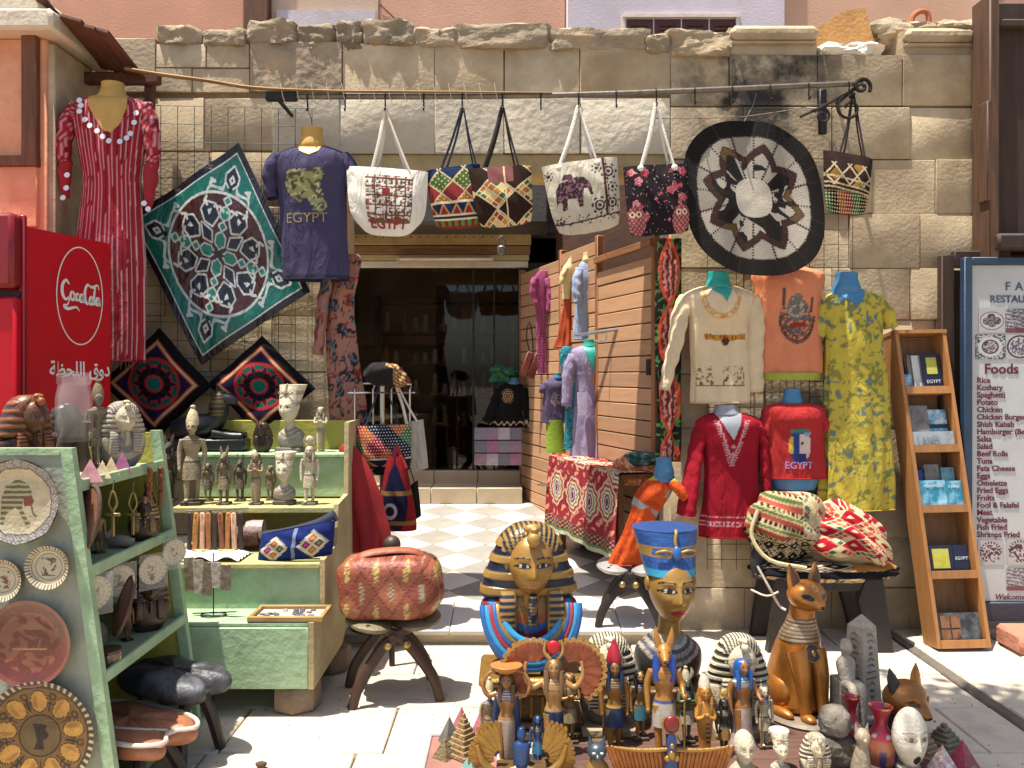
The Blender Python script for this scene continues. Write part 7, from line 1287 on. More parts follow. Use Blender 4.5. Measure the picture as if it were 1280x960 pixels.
t = thing('figurine', 'slim mummy figurine third on the middle tier', 'figurine', (DS(320, 4.5), 4.5, .906)); figure(t, .29, dict(FP, skin='#8a7658', a='#8a7658', b='#4a3f30', hat='#8a7658'), 'nemes', 'crossed', MATTE, True)
t = thing('queen_bust', 'small cream queen bust on the middle tier', 'bust', (DS(355, 4.5), 4.5, .925)); nefertiti_bust(t, .295, dict(WNEF, base='#4f483e'), False, MATTE)
t = thing('figurine', 'cream striding figurine right end of the middle tier', 'figurine', (DS(387, 4.5), 4.5, .906)); figure(t, .33, dict(FP, skin='#bcae94', cloth='#a89b80', base='#6a6052', hat='#b9ad94', wig='#9a8d76'), 'disc', 'sides', MATTE)
t = thing('queen_bust', 'white tall crowned queen bust on the top tier', 'bust', (DS(362, 4.82), 4.82, 1.185), -.25); nefertiti_bust(t, .41, WNEF, True, MATTE)
t = thing('pharaoh_mask', 'dark brown pharaoh head on the top tier of the stand', 'bust', (DS(328, 4.8), 4.8, 1.162)); nemes_bust(t, .175, DARKP, False, False)
t = thing('pharaoh_bust', 'cream bust with crossed arms at the right end of top tier', 'bust', (DS(401, 4.82), 4.82, 1.162)); figure(t, .27, dict(FP, skin='#b5a688', a='#a89a7a', b='#5c5242'), 'nemes', 'crossed', MATTE, True, False)
t = thing('figurine', 'small black horned figurine at left end of the stand', 'figurine', (DS(218, 4.7), 4.62, .906)); figure(t, .34, dict(FP, skin='#3a342c', cloth='#2c2620', wig='#2a241e', hat='#4a4236'), 'anubis', 'sides', MATTE)
# bracelets rack, pouch, jewellery
t = thing('bracelet_rack', 'small rack of hanging leather bracelets on the stand', 'rack', (DS(262, 4.3), 4.3, .682)); part('bar', STEEL, t, tube([(-.12, 0, .22), (.2, 0, .235)], .005, 6)); part('post', STEEL, t, tube([(.0, .01, 0), (.0, .01, .23)], .006, 6)); part('foot', STEEL, t, box((0, .01, .004), (.1, .06, .008)))
LC = [mat('leather_%d' % i, c, .6, var=.3, scale=20, bump=.3) for i, c in enumerate(['#2c1f1c', '#9a6238', '#a86c3f', '#3a2a28', '#c29a80', '#7d4c30'])]
for k in range(9): part('bracelet', LC[(k * 2 + k // 3) % 6], t, xf(box((0, 0, 0), (.026, .012, .19), .006), (-.1 + k * .033, -.012 - .004 * (k % 2), .12), ry=random.uniform(-.06, .06)))
t = thing('leather_cuffs', 'pair of dark embossed leather cuffs behind the blue pouch', 'bracelets', (DS(308, 4.35), 4.40, .682)); part('cuff', mat('embossed_cuff', '#4a2c24', .5, var=.5, scale=40, bump=.5, bscale=60), t, xf(lathe([(.062, 0), (.06, .0), (.06, .12), (.062, .12)], 24), (-.06, 0, .065), ry=1.45)); part('wrap', mat('pink_film', '#a08a80', .25, var=.3, bump=.4), t, xf(lathe([(.05, 0), (.055, .03), (.05, .09)], 20), (-.01, 0, .1), ry=1.5))
def p_pouch(U, V):
    C = base(U, '#1c2b66'); 
    for cx in (.22, .74):
        a = np.abs(U - cx) / .2; b_ = np.abs(V - .45) / .42; s = a + b_; n_ = (np.sin((U - V) * 90) * .06); paint(C, s < 1.02 + n_, '#c2bba5'); x1 = (a * np.sign(U - cx) + b_ * np.sign(V - .45)); x2 = (a * np.sign(U - cx) - b_ * np.sign(V - .45)); 
        for i, (p, q, c1, c2) in enumerate(((1, 1, '#4a4038', '#8a8478'), (1, -1, '#a8602f', '#b98a5a'), (-1, 1, '#a8602f', '#b98a5a'), (-1, -1, '#7a1f5a', '#a84a80'))): dd = np.maximum(np.abs(x1 - p * .42), np.abs(x2 - q * .42)); paint(C, dd < .30, c1); paint(C, dd < .17, c2)
    paint(C, np.abs(U - .49) < .025, '#77809c'); return C
bag('kilim_pouch', 'royal blue kilim pouch with two diamonds lying on the stand', [(327, 668), (419, 650), (416, 694), (321, 705)], 4.16, .05, p_pouch, WOVEN, None, None, .05, 140, 90)
t = thing('rolled_straps', 'navy and cream rolled cords lying above the blue pouch', 'cords', (DS(370, 4.32), 4.34, .682)); part('cord_roll', NAVYC, t, tube([(-.17, 0, .08), (-.05, -.01, .10), (.1, 0, .14), (.2, 0, .19)], .03, 10, 4)); part('cord_roll', mat('cream_roll', '#a3957c', .85), t, tube([(-.16, -.02, .06), (-.02, -.03, .085), (.12, -.03, .12), (.2, -.03, .16)], .014, 10, 4))
t = thing('white_cloth', 'crumpled white paper under the bracelet rack', 'paper', (DS(262, 4.2), 4.2, .682)); part('sheet', mat('white_paper', '#c9c5bc', .8, bump=.8, bscale=20), t, grid(lambda u, v: ((u - .5) * .36, (v - .5) * .2, .004 + .012 * np.sin(u * 17) * np.cos(v * 13) ** 2 + .012), 30, 20)[:2])
t = thing('card_display', 'wire stand hung with clear jewellery cards in front of the stand', 'rack', (DS(265, 3.95), 3.97, .457)); part('wire', IRON, t, tube([(0, 0, 0), (0, 0, .30)], .003, 6), tube([(-.1, 0, .01), (.1, .03, .01)], .003, 6)); part('base_ring', IRON, t, tube([(.06 * math.cos(a), .04 * math.sin(a), .004) for a in np.linspace(0, 2 * PI, 20)], .003, 6))
CRD = mat('jewel_card', '#a39a8c', .2, var=.5, scale=40, bump=.2)
for k in range(5): part('jewellery_card', CRD if k % 2 else mat('jewel_card_b', '#77695c', .2, var=.5, scale=40, bump=.2), t, xf(box((0, 0, 0), (.05, .004, .16 if k < 3 else .12), .001), (-.11 + k * .045, -.01 - .006 * k, .20 - .01 * (k % 3)), ry=random.uniform(-.08, .08)))
t = thing('jewellery_tray', 'wooden framed tray of silver trinkets on the lowest tier', 'tray', (DS(362, 3.95), 3.965, .458)); TW_ = wood('tray_wood', '#a8854f', .6); 
for a in ((0, -.095, .35, .02), (0, .095, .35, .02)): part('frame_rail', TW_, t, box((a[0], a[1], .012), (a[2], a[3], .024), .003))
for x in (-.165, .165): part('frame_stile', TW_, t, box((x, 0, .0115), (.02, .168, .022), .003))
part('tray_bed', mat('tray_bed', '#a39a8d', .8), t, box((0, 0, .004), (.31, .168, .006)))
for k in range(26): part('trinket', [mat('trinket_a', '#8f8a92', .3, .7), mat('trinket_b', '#b5aeb0', .3, .6), mat('trinket_c', '#6a606c', .4, .5)][k % 3], t, xf(lathe([(.001, 0), (.014, 0), (.012, .005), (.001, .006)], 8), (random.uniform(-.14, .14), random.uniform(-.07, .07), .008 + .001 * (k % 3)), rx=random.uniform(-.3, .3)))

# more stock on the shelf unit
for k, (x, y, z, h_, kind, lab) in enumerate(((-1.66, 3.20, .898, .20, 'nemes', 'dark little king figurine at the near end of the top inner shelf'), (-1.64, 3.30, .898, .18, 'white', 'bronze crowned figurine behind the first ankh pendant'), (-1.60, 3.66, .898, .22, 'anubis', 'dark jackal figurine in the far corner of the inner shelf'), (-1.62, 3.66, .513, .28, 'wig', 'brown goddess figurine in the far corner of the middle shelf'), (-1.58, 3.42, .513, .17, 'nemes', 'stubby brown king figurine before the dark wood bust'))):
    t = thing('figurine', lab, 'figurine', (x, y, z), .9); figure(t, h_, dict(FP, skin=['#5a4630', '#7d6238', '#332a22', '#6a4a30', '#6f5236'][k], cloth='#4a3a28', wig='#2c231b', hat='#7d6a48', a='#6a5638', b='#33291f', base='#2f261d'), kind, 'sides', MATTE, base_=True)
for k, (y, z, r, lab) in enumerate(((3.12, .565, .05, 'small brown dish stacked at the near end of middle shelf'), (3.30, .57, .058, 'speckled cream dish leaning at the back of middle shelf'))): plate('round_dish', lab, (-1.70 + .03 * k, y, z), r, p_fig(20 + k, '#6a4a34', '#5a4a38', ['#7d5a40', '#b0a282'][k]), CERA, -.3, .9)
t = thing('pharaoh_bust', 'black basalt pharaoh bust at the back of the shelf top', 'bust', (-1.93, 3.6, 1.213), .6); nemes_bust(t, .27, DARKP, False)
for k, (px, d, lab, h_) in enumerate(((300, 4.62, 'slender dark cat goddess figurine between king and mummy on the stand', .24), (338, 4.66, 'tiny bronze king figurine behind the small cream queen bust', .2), (260, 4.62, 'small grey attendant figurine beside the tall crowned king', .22))): t = thing('figurine', lab, 'figurine', (DS(px, d), d, .906), .1); figure(t, h_, dict(FP, skin=['#4a4036', '#6f5a38', '#857a68'][k], cloth='#5c5040'), ['anubis', 'nemes', 'wig'][k], 'sides', MATTE)
# ------------------------------------------------------------------ souvenirs laid out on the ground in front
GZ = .018
def at(px, d, z=GZ): return Vector(((px - 640) * d / F, d, z))
GOLD = mat('antique_gold', '#8f6c34', .38, .55, var=.25, scale=25, bump=.15, bscale=80); DGOLD = mat('dark_gold', '#5c4526', .5, .35, var=.35, scale=20, bump=.4, bscale=60); COPPER = mat('copper_gold', '#a0662a', .32, .45, var=.3, scale=12, bump=.06)
bd = thing('display_board', 'reddish wooden board on the ground under the souvenirs', 'board', (.95, 3.62, GZ)); 
for k in range(4): part('plank', wood('mat_wood', '#5a3d33', .8, 'X'), bd, box((0, -.33 + k * .2, .012), (1.5, .196, .022), .004))
ZB = GZ + .025
# pharaoh bust on carved pedestal
pd = thing('carved_pedestal', 'dark gold carved pedestal carrying the big pharaoh bust', 'pedestal', at(672, 3.75)); part('foot', DGOLD, pd, box((.02, 0, .02), (.42, .30, .04), .008)); part('foot_step', DGOLD, pd, box((.02, 0, .055), (.36, .26, .03), .006)); part('column', DGOLD, pd, box((.02, 0, .13), (.24, .2, .13), .01)); part('capital', GOLD, pd, box((0, 0, .215), (.46, .30, .04), .012)); part('top_slab', GOLD, pd, box((0, 0, .255), (.52, .34, .04), .012))
for k in range(5): part('carved_band', GOLD, pd, box((-.08 + k * .05, -.102, .13), (.02, .012, .1), .004))
t = thing('pharaoh_bust', 'large gold pharaoh bust with blue striped headdress on carved pedestal', 'bust', at(662, 3.75, GZ + .278), .10); nemes_bust(t, .655, GOLDP, True, stripes=9)
COB = mat('collar_blue', '#22558c', .4, bump=.1); CRE = mat('collar_red', '#8c2a30', .4, bump=.1); CLB = mat('collar_cyan', '#2f86b0', .4, bump=.1)
for k, (m_, q) in enumerate(((COB, .0), (CLB, .026), (CRE, .052), (COB, .078), (mat('collar_gold', '#96753a', .4, .4), .100), (CLB, .122))):
    part('collar_band', m_, t, tube([(sx * (.225 - q * .5 - .10 * (1 - math.cos(a)) * .3), -.115 - .02 * math.sin(a), .235 - .19 * math.sin(a) + q * .6 * math.sin(a)) if False else ((.215 - q * .65) * math.cos(a), -.045 - .085 * math.sin(a) ** .6, .292 - (.262 - q * .95) * math.sin(a)) for a in np.linspace(.02, PI - .02, 40) for sx in (1,)], .0155, 10, 1, flat=.8))
# queen bust
t = thing('queen_bust', 'large gold queen bust with tall blue crown among the souvenirs', 'bust', at(838, 3.82, .195), .12); nefertiti_bust(t, .785, NEFP, True); part('plinth', DGOLD, t, box((0, .04, -.09), (.36, .26, .175), .01)); 
# cream striped busts on plinths
for px, lab, d in ((760, 'cream and black striped pharaoh bust between the big gold busts', 3.66), (924, 'cream and black striped pharaoh bust beside the gold cat', 3.64)):
    t = thing('pharaoh_bust', lab, 'bust', at(px, d, .075)); nemes_bust(t, .40, dict(CREAMP, b='#2f2922'), True, True, m=MATTE, stripes=13); part('plinth', mat('cream_plinth', '#8f8068', .8, var=.3, bump=.4), t, box((0, .02, -.016), (.24, .2, .036), .005)); part('plinth', DGOLD, t, box((0, .02, -.045), (.30, .24, .025), .005))
# winged goddess
RF = mat('feather_red', '#8f4a2c', .5, .2, var=.3, scale=40); GF = mat('feather_gold', '#a87f42', .42, .4, var=.2, scale=40)
t = thing('winged_goddess', 'gold goddess figurine with raised round wings and red disc', 'figurine', at(692, 3.42)); figure(t, .44, dict(FP, skin='#9a7242', wig='#6a5038', cloth='#1f3050', belt='#a8865a', collar1='#a88a5c', collar2='#8c6a44', hat='#a8141c', gold='#9a7a44', base='#4a3a28'), 'disc', 'winged', PAINT, True)
for sx in (-1, 1):
    a0, a1 = (PI - 2.05, PI + 1.15) if sx < 0 else (-1.15, 2.05); a0, a1 = (1.0, PI + 1.15) if sx < 0 else (-1.15, PI - 1.0)
    wing_fan(t, (sx * .085, .018, .365), .125, a0, a1, 13, RF, 'feather', .006, .3); wing_fan(t, (sx * .085, .010, .365), .14, a0, a1, 15, GF, 'feather_tip', .004, .86)
# basket bearer
t = thing('basket_bearer', 'woman figurine with basket on head and blue cape in front of the pharaoh bust', 'figurine', at(633, 3.40)); figure(t, .385, dict(FP, skin='#8a5f34', wig='#4a3524', cloth='#a39284', belt='#a88656', collar1='#1f3f80', collar2='#b09a78', hat='#a8703a', gold='#a88656', base='#4a3a28'), 'basket', 'raised', PAINT, True, cape='#16305a')
# golden wings
t = thing('golden_wings', 'kneeling blue figure between two upswept golden wings at the front', 'figurine', at(652, 3.30)); part('base', DGOLD, t, box((0, 0, .02), (.2, .1, .04), .006)); part('kneeler', mat('blue_enamel', '#1f3a66', .35, .2, var=.3, scale=60), t, loft([(0, 0, .035, .035, .03), (0, 0, .08, .032, .028), (0, 0, .12, .034, .024), (0, 0, .14, .012, .012), (0, 0, .155, .018, .018), (0, 0, .185, .012, .012), (0, 0, .19, .002, .002)], 18, 4))
for sx in (-1, 1): a0, a1 = (1.75, 3.5) if sx < 0 else (PI - 3.5, PI - 1.75); wing_fan(t, (sx * .075, -.02, .075), .14, a0, a1, 12, GOLD, 'feather', .008, .25); wing_fan(t, (sx * .10, -.012, .09), .13, *((1.5, 2.3) if sx < 0 else (PI - 2.3, PI - 1.5)), 5, GOLD, 'feather_tip', .006, .4); part('wing_arm', GOLD, t, tube([(sx * .02, -.03, .04), (sx * .09, -.035, .02), (sx * .15, -.03, .06), (sx * .175, -.03, .13)], [.012, .018, .016, .008], 10, 4))
# red crowned king
t = thing('king_figurine', 'dark gold king figurine with red crown and blue wig', 'figurine', at(768, 3.5)); figure(t, .405, dict(FP, skin='#7d5628', wig='#15263f', cloth='#1a2a48', belt='#a8863f', collar1='#a8863f', collar2='#1a2a48', hat='#9a2430', gold='#a8863f', base='#3a2c1c'), 'red', 'sides', PAINT)
part('throne_back', DGOLD, t, box((0, .07, .11), (.085, .03, .2), .006))
# jackal god
t = thing('jackal_god', 'tall gold jackal headed god figurine with white kilt before the queen bust', 'figurine', at(830, 3.45), -.1); figure(t, .49, dict(FP, skin='#9a6a30', wig='#1d3f85', cloth='#9f9488', belt='#44507a', collar1='#9a6a30', collar2='#8a5c28', gold='#8a6a34', base='#4a3826'), 'anubis', 'staff', PAINT)
# mummy god
t = thing('mummy_god', 'small gold mummy god figurine with white plumed crown', 'figurine', at(881, 3.38)); figure(t, .34, dict(FP, skin='#a3702c', a='#a3702c', b='#7d5222', wig='#3a2a1c', hat='#b9ac98', gold='#a3702c', base='#5a452a'), 'mummy', 'crossed', PAINT); part('wrapping_bands', mat('dark_band', '#2a211c', .5), t, *[box((0, -.055 * .315 / .3, .12 + k * .018), (.018, .006, .008)) for k in range(5)])
# blue haired queen
t = thing('queen_figurine', 'queen figurine with blue wig and white pleated flared dress', 'figurine', at(928, 3.5), .2); figure(t, .41, dict(FP, skin='#8f5f34', wig='#1f4f90', cloth='#b09a8c', belt='#9a6a3c', collar1='#a89088', collar2='#3a7a80', gold='#8a6a3a', base='#5a3f2a'), 'wig', 'staff', PAINT, 'flare')
# ---- seated gold cat
def seated_cat(t, h):
    S = lambda rows: np.array(rows) * h
    b = [loft(S([(0, .12, .03, .16, .20), (0, .12, .07, .185, .235), (0, .11, .16, .175, .215), (0, .08, .30, .16, .18), (0, .045, .44, .152, .145), (0, .02, .54, .128, .115), (0, .005, .62, .09, .09), (0, -.005, .70, .078, .082), (0, 0, .74, .07, .08)]), 40, 6)]
    th = np.linspace(-PI, PI, 72, endpoint=False); ph = np.linspace(-PI / 2, PI / 2, 60); T, Q = np.meshgrid(th, ph); T, Q = T.ravel(), Q.ravel(); x = np.cos(Q) * np.sin(T); y = -np.cos(Q) * np.cos(T); z = np.sin(Q); f = np.clip(-y, 0, 1)
    X = .126 * x; Y = .118 * y; Z = .10 * z; mz = np.exp(-(x / .42) ** 2 - ((z + .38) / .36) ** 2) * f; Y -= .075 * mz; X *= 1 - .12 * np.clip(-z, 0, 1); Y += .014 * np.exp(-((np.abs(x) - .48) / .2) ** 2 - ((z - .12) / .2) ** 2) * f; Z += -.012 * mz
    C = base(x, '#a0662a'); e = ((np.abs(x) - .48) / .20) ** 2 + ((z - .13 - .18 * (np.abs(x) - .48)) / .15) ** 2; fr = y < -.2; paint(C, fr & (e < 1.5), '#17110d'); paint(C, fr & (e < .6), '#2f3638'); paint(C, fr & (e < .3), '#0f0c0a'); paint(C, fr & (np.hypot(x / .16, (z + .30) / .11) < 1), '#17110d'); paint(C, fr & (np.abs(z + .52 + .1 * np.abs(x)) < .02) & (np.abs(x) < .32), '#3a2412'); paint(C, fr & (np.abs(np.hypot(x, z - .62) - .13) < .03), '#b08a50')
    hd = (np.column_stack([X, Y - .05, Z + .80]) * h, rings_faces(60, 72, True, False)); m_ = vcm('cat_gold', rough=.32, metal=.42, var=.25, scale=14, bump=.05)
    cpart('head', m_, t, (hd, C), smooth=70)
    ears = []
    for sx in (-1, 1):
        er = part('ear', COPPER, t, tube([(sx * .070 * h, -.03 * h, .85 * h), (sx * .085 * h, -.02 * h, .93 * h), (sx * .098 * h, -.005 * h, 1.0 * h)], [.052 * h, .04 * h, .004 * h], 16, 5, flat=.45)); part('ear_inner', mat('ear_dark', '#4a2c14', .5), er, tube([(sx * .072 * h, -.052 * h, .865 * h), (sx * .086 * h, -.042 * h, .93 * h), (sx * .096 * h, -.022 * h, .98 * h)], [.03 * h, .025 * h, .003 * h], 12, 4, flat=.3))
        b.append(tube(S([(sx * .062, -.05, .44), (sx * .066, -.10, .30), (sx * .064, -.125, .14), (sx * .064, -.135, .05)]), S([.075, .058, .04, .036]), 16, 5)); b.append(xf(ell((0, 0, 0), S([.042, .062, .03]), 16, 10), S((sx * .066, -.165, .045)))); b.append(xf(ell((0, 0, 0), S([.04, .10, .034]), 16, 10), S((sx * .17, -.03, .05)), rz=-sx * .2)); b.append(xf(ell((0, 0, 0), S([.075, .15, .13]), 20, 12), S((sx * .125, .10, .15))))
    part('body', COPPER, t, *b, smooth=60); part('tail', COPPER, t, tube(S([(.0, .34, .05), (.14, .30, .04), (.21, .14, .04), (.22, .0, .045)]), S([.03, .028, .026, .018]), 12, 5)); part('plinth', mat('cat_plinth', '#77695a', .5, var=.2), t, lathe([(.27 * h, 0), (.275 * h, .012 * h), (.26 * h, .03 * h)], 40, 1, (0, .04 * h, 0), .9, 1.15))
    SB = mat('silver_band', '#9a8c7c', .45, .4)
    V, Fc = loft(S([(0, .025, .50, .143, .128), (0, .02, .54, .131, .119), (0, .008, .60, .104, .1), (0, .0, .65, .088, .09)]), 48, 10, cap=False); q = (V[:, 2] / h * 42) % 1; C = base(q, '#8d7a62'); paint(C, q < .3, '#5a3a1c'); paint(C, (q > .5) & (np.sin(np.arctan2(V[:, 0], V[:, 1]) * 40) > .5), '#a39480'); cpart('necklace', m_, t, ((V, Fc), C)).modifiers.new('t', 'SOLIDIFY').thickness = .004
    part('pendant', mat('scarab_blue', '#3a3038', .4, .3, var=.4, scale=60), t, xf(lathe([(.001, 0), (.055 * h, 0), (.05 * h, .012 * h), (.001, .014 * h)], 24), (0, -.108 * h, .44 * h), rx=1.2)); part('scarab', GOLD, t, xf(ell((0, 0, 0), (.014 * h, .01 * h, .024 * h), 12, 8), (0, -.128 * h, .442 * h), rx=-.4)); part('pendant_rim', GOLD, t, xf(tube([(.055 * h * math.cos(a), .055 * h * math.sin(a), .006 * h) for a in np.linspace(0, 2 * PI, 30)], .005 * h, 6), (0, -.111 * h, .44 * h), rx=1.2))
t = thing('seated_cat', 'large copper gold seated cat statue with dark eyes', 'cat statue', at(1002, 3.82, ZB), .28); seated_cat(t, .70)
# obelisk with seated figure
def obelisk_rel(z): return 0
t = thing('obelisk', 'cream carved obelisk with hieroglyph relief beside the gold cat', 'obelisk', at(1077, 3.8, ZB), .5); CS = mat('cream_cast', '#9f9482', .75, var=.3, scale=30, bump=.4, bscale=90); DCS = mat('carved_shadow', '#6a6052', .8, var=.3)
V = np.array([(sx * w_, sy * w_, z) for z, w_ in ((.03, .062), (.42, .043), (.47, .001)) for sx, sy in ((-1, -1), (1, -1), (1, 1), (-1, 1))]); part('shaft', CS, t, (V, rings_faces(3, 4, True, True)), smooth=0); part('plinth', CS, t, box((0, 0, .015), (.17, .17, .03), .004))
R = random.Random(5)
for sy in range(2):
    for k in range(13):
        z = .06 + k * .027; w_ = .062 - (z - .03) * .0487; q = [box((0, 0, 0), (w_ * R.uniform(.7, 1.3), .004, .007), .001), tube([(-w_ * .4, 0, 0), (0, 0, .008), (w_ * .4, 0, -.003)], .003, 5), ell((0, 0, 0), (w_ * .3, .004, .008), 10, 6)][R.randrange(3)]
        part('glyph', DCS, t, xf(q, (0, -w_ - .001, z)) if sy == 0 else xf(xf(q, (0, -w_ - .001, z)), rz=-PI / 2))
t = thing('seated_figure', 'cream seated king figure leaning against the obelisk', 'figurine', at(1057, 3.72, ZB), .2); part('throne', CS, t, box((0, .03, .10), (.07, .09, .2), .006)); part('king_body', CS, t, loft([(0, -.03, .16, .035, .05), (0, -.01, .21, .035, .035), (0, 0, .28, .045, .028), (0, 0, .31, .018, .018), (0, -.005, .34, .028, .028), (0, 0, .375, .02, .02), (0, 0, .385, .003, .003)], 18, 4), tube([(-.02, -.03, .19), (-.02, -.09, .18), (-.02, -.095, .02)], [.022, .02, .016], 10, 4), tube([(.02, -.03, .19), (.02, -.09, .18), (.02, -.095, .02)], [.022, .02, .016], 10, 4))
# cat head
t = thing('feline_sculpture', 'gold cat head sculpture at the right of the souvenirs', 'cat statue', at(1132, 3.6, GZ), .45); k = MB(); part('neck', mat('dark_neck', '#2b221c', .5), t, loft([(0, .03, 0, .075, .07), (0, .02, .06, .06, .06), (0, .01, .13, .05, .05)], 20, 4))
th = np.linspace(-PI, PI, 72, endpoint=False); ph = np.linspace(-PI / 2, PI / 2, 60); T, Q = np.meshgrid(th, ph); T, Q = T.ravel(), Q.ravel(); x = np.cos(Q) * np.sin(T); y = -np.cos(Q) * np.cos(T); z = np.sin(Q); f = np.clip(-y, 0, 1); mz_ = np.exp(-(x / .4) ** 2 - ((z + .45) / .38) ** 2) * f
X = .098 * x * (1 - .1 * np.clip(-z, 0, 1)); Y = .09 * y - .05 * mz_ + .012 * np.exp(-((np.abs(x) - .45) / .2) ** 2 - ((z - .1) / .2) ** 2) * f; Z = .082 * z - .012 * mz_; C = base(x, '#94602a'); e = ((np.abs(x) - .46) / .22) ** 2 + ((z - .12 - .2 * (np.abs(x) - .46)) / .12) ** 2; fr = y < -.2; paint(C, fr & (e < 1.3), '#3a2412'); paint(C, fr & (e < .8), '#5a3c1c'); paint(C, fr & (np.hypot(x / .15, (z + .42) / .1) < 1), '#17110d'); cpart('head', MATS['cat_gold'], t, ((np.column_stack([X, Y, Z + .185]), rings_faces(60, 72, True, False)), C), smooth=70)
for sx in (-1, 1): part('ear', mat('ear_black', '#2a1c12', .5) if sx < 0 else COPPER, t, tube([(sx * .062, .0, .235), (sx * .075, .01, .285), (sx * .083, .015, .325)], [.036, .026, .003], 14, 4, flat=.4))
# small things at the front edge
t = thing('stone_head_cover', 'rough grey stone carving like a hooded form', 'carving', at(1043, 3.36)); part('hood', mat('rough_grey', '#6f675c', .9, var=.3, scale=20, bump=.6), t, rock((0, 0, .19), (.062, .06, .065), 61, 2.2, .05)); part('block', mat('dark_rough', '#4f473e', .95, var=.3, scale=20, bump=.7), t, rock((0, .01, .07), (.075, .07, .068), 62, 3.5, .06)); part('recess', DCS, t, xf(ell((0, 0, 0), (.024, .01, .036), 12, 8), (.01, -.06, .185)))
VASE = vcm('glazed_vase', rough=.3, var=.15, scale=20, bump=.05)
def vase(label, loc, h, r, top='#8a1f30', low='#7d4a34'):
    t = thing('painted_vase', label, 'vase', loc); V, Fc = lathe([(.45 * r, 0), (.8 * r, .08 * h), (r, .3 * h), (.85 * r, .48 * h), (.42 * r, .68 * h), (.40 * r, .8 * h), (.62 * r, .95 * h), (.72 * r, h), (.6 * r, .99 * h), (.35 * r, .85 * h)], 44, 5); z = V[:, 2] / h; a = np.arctan2(V[:, 1], V[:, 0]); C = base(z, top); paint(C, z < .5, low); paint(C, (z < .36) & (np.sin(a * 6) > .1) & (z > .04), '#2a2a52'); paint(C, (np.abs(z - .5) < .02), '#b09a80'); paint(C, (np.hypot(np.sin(a * 2.5), (z - .56) / .06) < .5), '#7da09a'); paint(C, (z > .97) & (np.sin(a * 3) > .6), '#a87a3a'); cpart('vase_body', VASE, t, ((V, Fc), C), smooth=60); return t
vase('crimson painted vase with blue lotus at the front right', at(1101, 3.36), .25, .065); vase('small crimson bowl vase half hidden behind the grey stone carving', at(1064, 3.5), .235, .05, '#8a1a2c', '#7a1a2a')
t = thing('theatre_mask', 'white mask with open mouth at the front right', 'mask', at(1137, 3.30), .15); hd = head('#bdb6a6', True, None, '#8d8474', white='#a39b8b', iris='#5a5046', mouth_open=1., nu=110, nv=110, lid='#8a8070'); v, c = hs(hd, (0, 0, .15), (.098, .07, .118)); cpart('face', MATTE, t, (v, c), smooth=70); part('stand', CS, t, box((0, .03, .02), (.09, .08, .04), .006)) 
t = thing('cat_figurine', 'small grey striped cat figurine between carving and vase', 'cat figure', at(1077, 3.28)); GS = mat('grey_cat', '#857863', .6, var=.5, scale=50, bump=.3); part('cat_body', GS, t, loft([(0, .01, 0, .036, .045), (0, .01, .03, .038, .048), (0, 0, .09, .03, .032), (0, -.005, .13, .022, .022), (0, -.008, .16, .03, .03), (0, -.005, .185, .022, .022), (0, 0, .195, .004, .004)], 20, 4), tube([(-.018, 0, .18), (-.025, 0, .215)], [.01, .001], 8), tube([(.018, 0, .18), (.025, 0, .215)], [.01, .001], 8), tube([(0, -.03, .16), (0, -.045, .155)], [.012, .007], 8))
for px, kind, lab, d in ((930, 'wig', 'pale bald head bust at front edge left of its neighbours', 3.28), (976, 'flat', 'cream queen bust with flat topped crown at the front edge', 3.28), (1020, 'nemes', 'cream striped pharaoh bust at the front edge', 3.26)):
    t = thing('small_bust', lab, 'bust', at(px, d)); pal = dict(GREYP, skin='#b3a890', a='#b0a58c', b='#5f584c')
    if kind == 'nemes': nemes_bust(t, .185, dict(CREAMP, b='#4a4238'), False, True, m=MATTE)
    elif kind == 'flat': nefertiti_bust(t, .20, WNEF, False, MATTE)
    else: v, c = hs(head('#aaa08a', True, None, '#857a66', white='#a39880', iris='#7a6f5c', nu=60, nv=56), (0, 0, .12), (.058, .066, .066)); k = MB(); k.add(v, c); k.add(loft([(0, .01, 0, .06, .045), (0, .01, .03, .055, .04), (0, .01, .06, .026, .026), (0, .01, .09, .024, .024)], 18, 3), '#9a907a'); k.build('head', MATTE, t, 60)
# winged dish with disc
t = thing('winged_tray', 'wide copper winged tray with disc topped pillar at the front', 'tray', at(838, 3.24)); 
for sx in (-1, 1):
    for k in range(14): part('feather', mat('copper_feather', '#8a5428', .4, .45, var=.3, scale=30), t, xf(box((0, 0, 0), (.016, .006, .10 + .002 * k), .003), (sx * (.022 + k * .0155), -.004 * (k % 2) + .0008 * k, .068 + .001 * k), ry=sx * (.10 + .02 * k)))
    part('wing_rim', GOLD, t, tube([(sx * .01, -.006, .13), (sx * .12, -.008, .128), (sx * .22, -.004, .138)], [.009, .009, .005], 10, 4))
part('pillar', PAINT, t, loft([(0, -.02, 0, .03, .02), (0, -.02, .08, .026, .018), (0, -.022, .14, .018, .015), (0, -.022, .17, .022, .015), (0, -.022, .2, .01, .01)], 16, 4)) if False else part('pillar', mat('blue_enamel', '#1f3a66'), t, loft([(0, -.02, 0, .03, .02), (0, -.02, .08, .026, .018), (0, -.022, .13, .018, .015), (0, -.022, .17, .02, .015), (0, -.022, .2, .012, .01)], 16, 4))
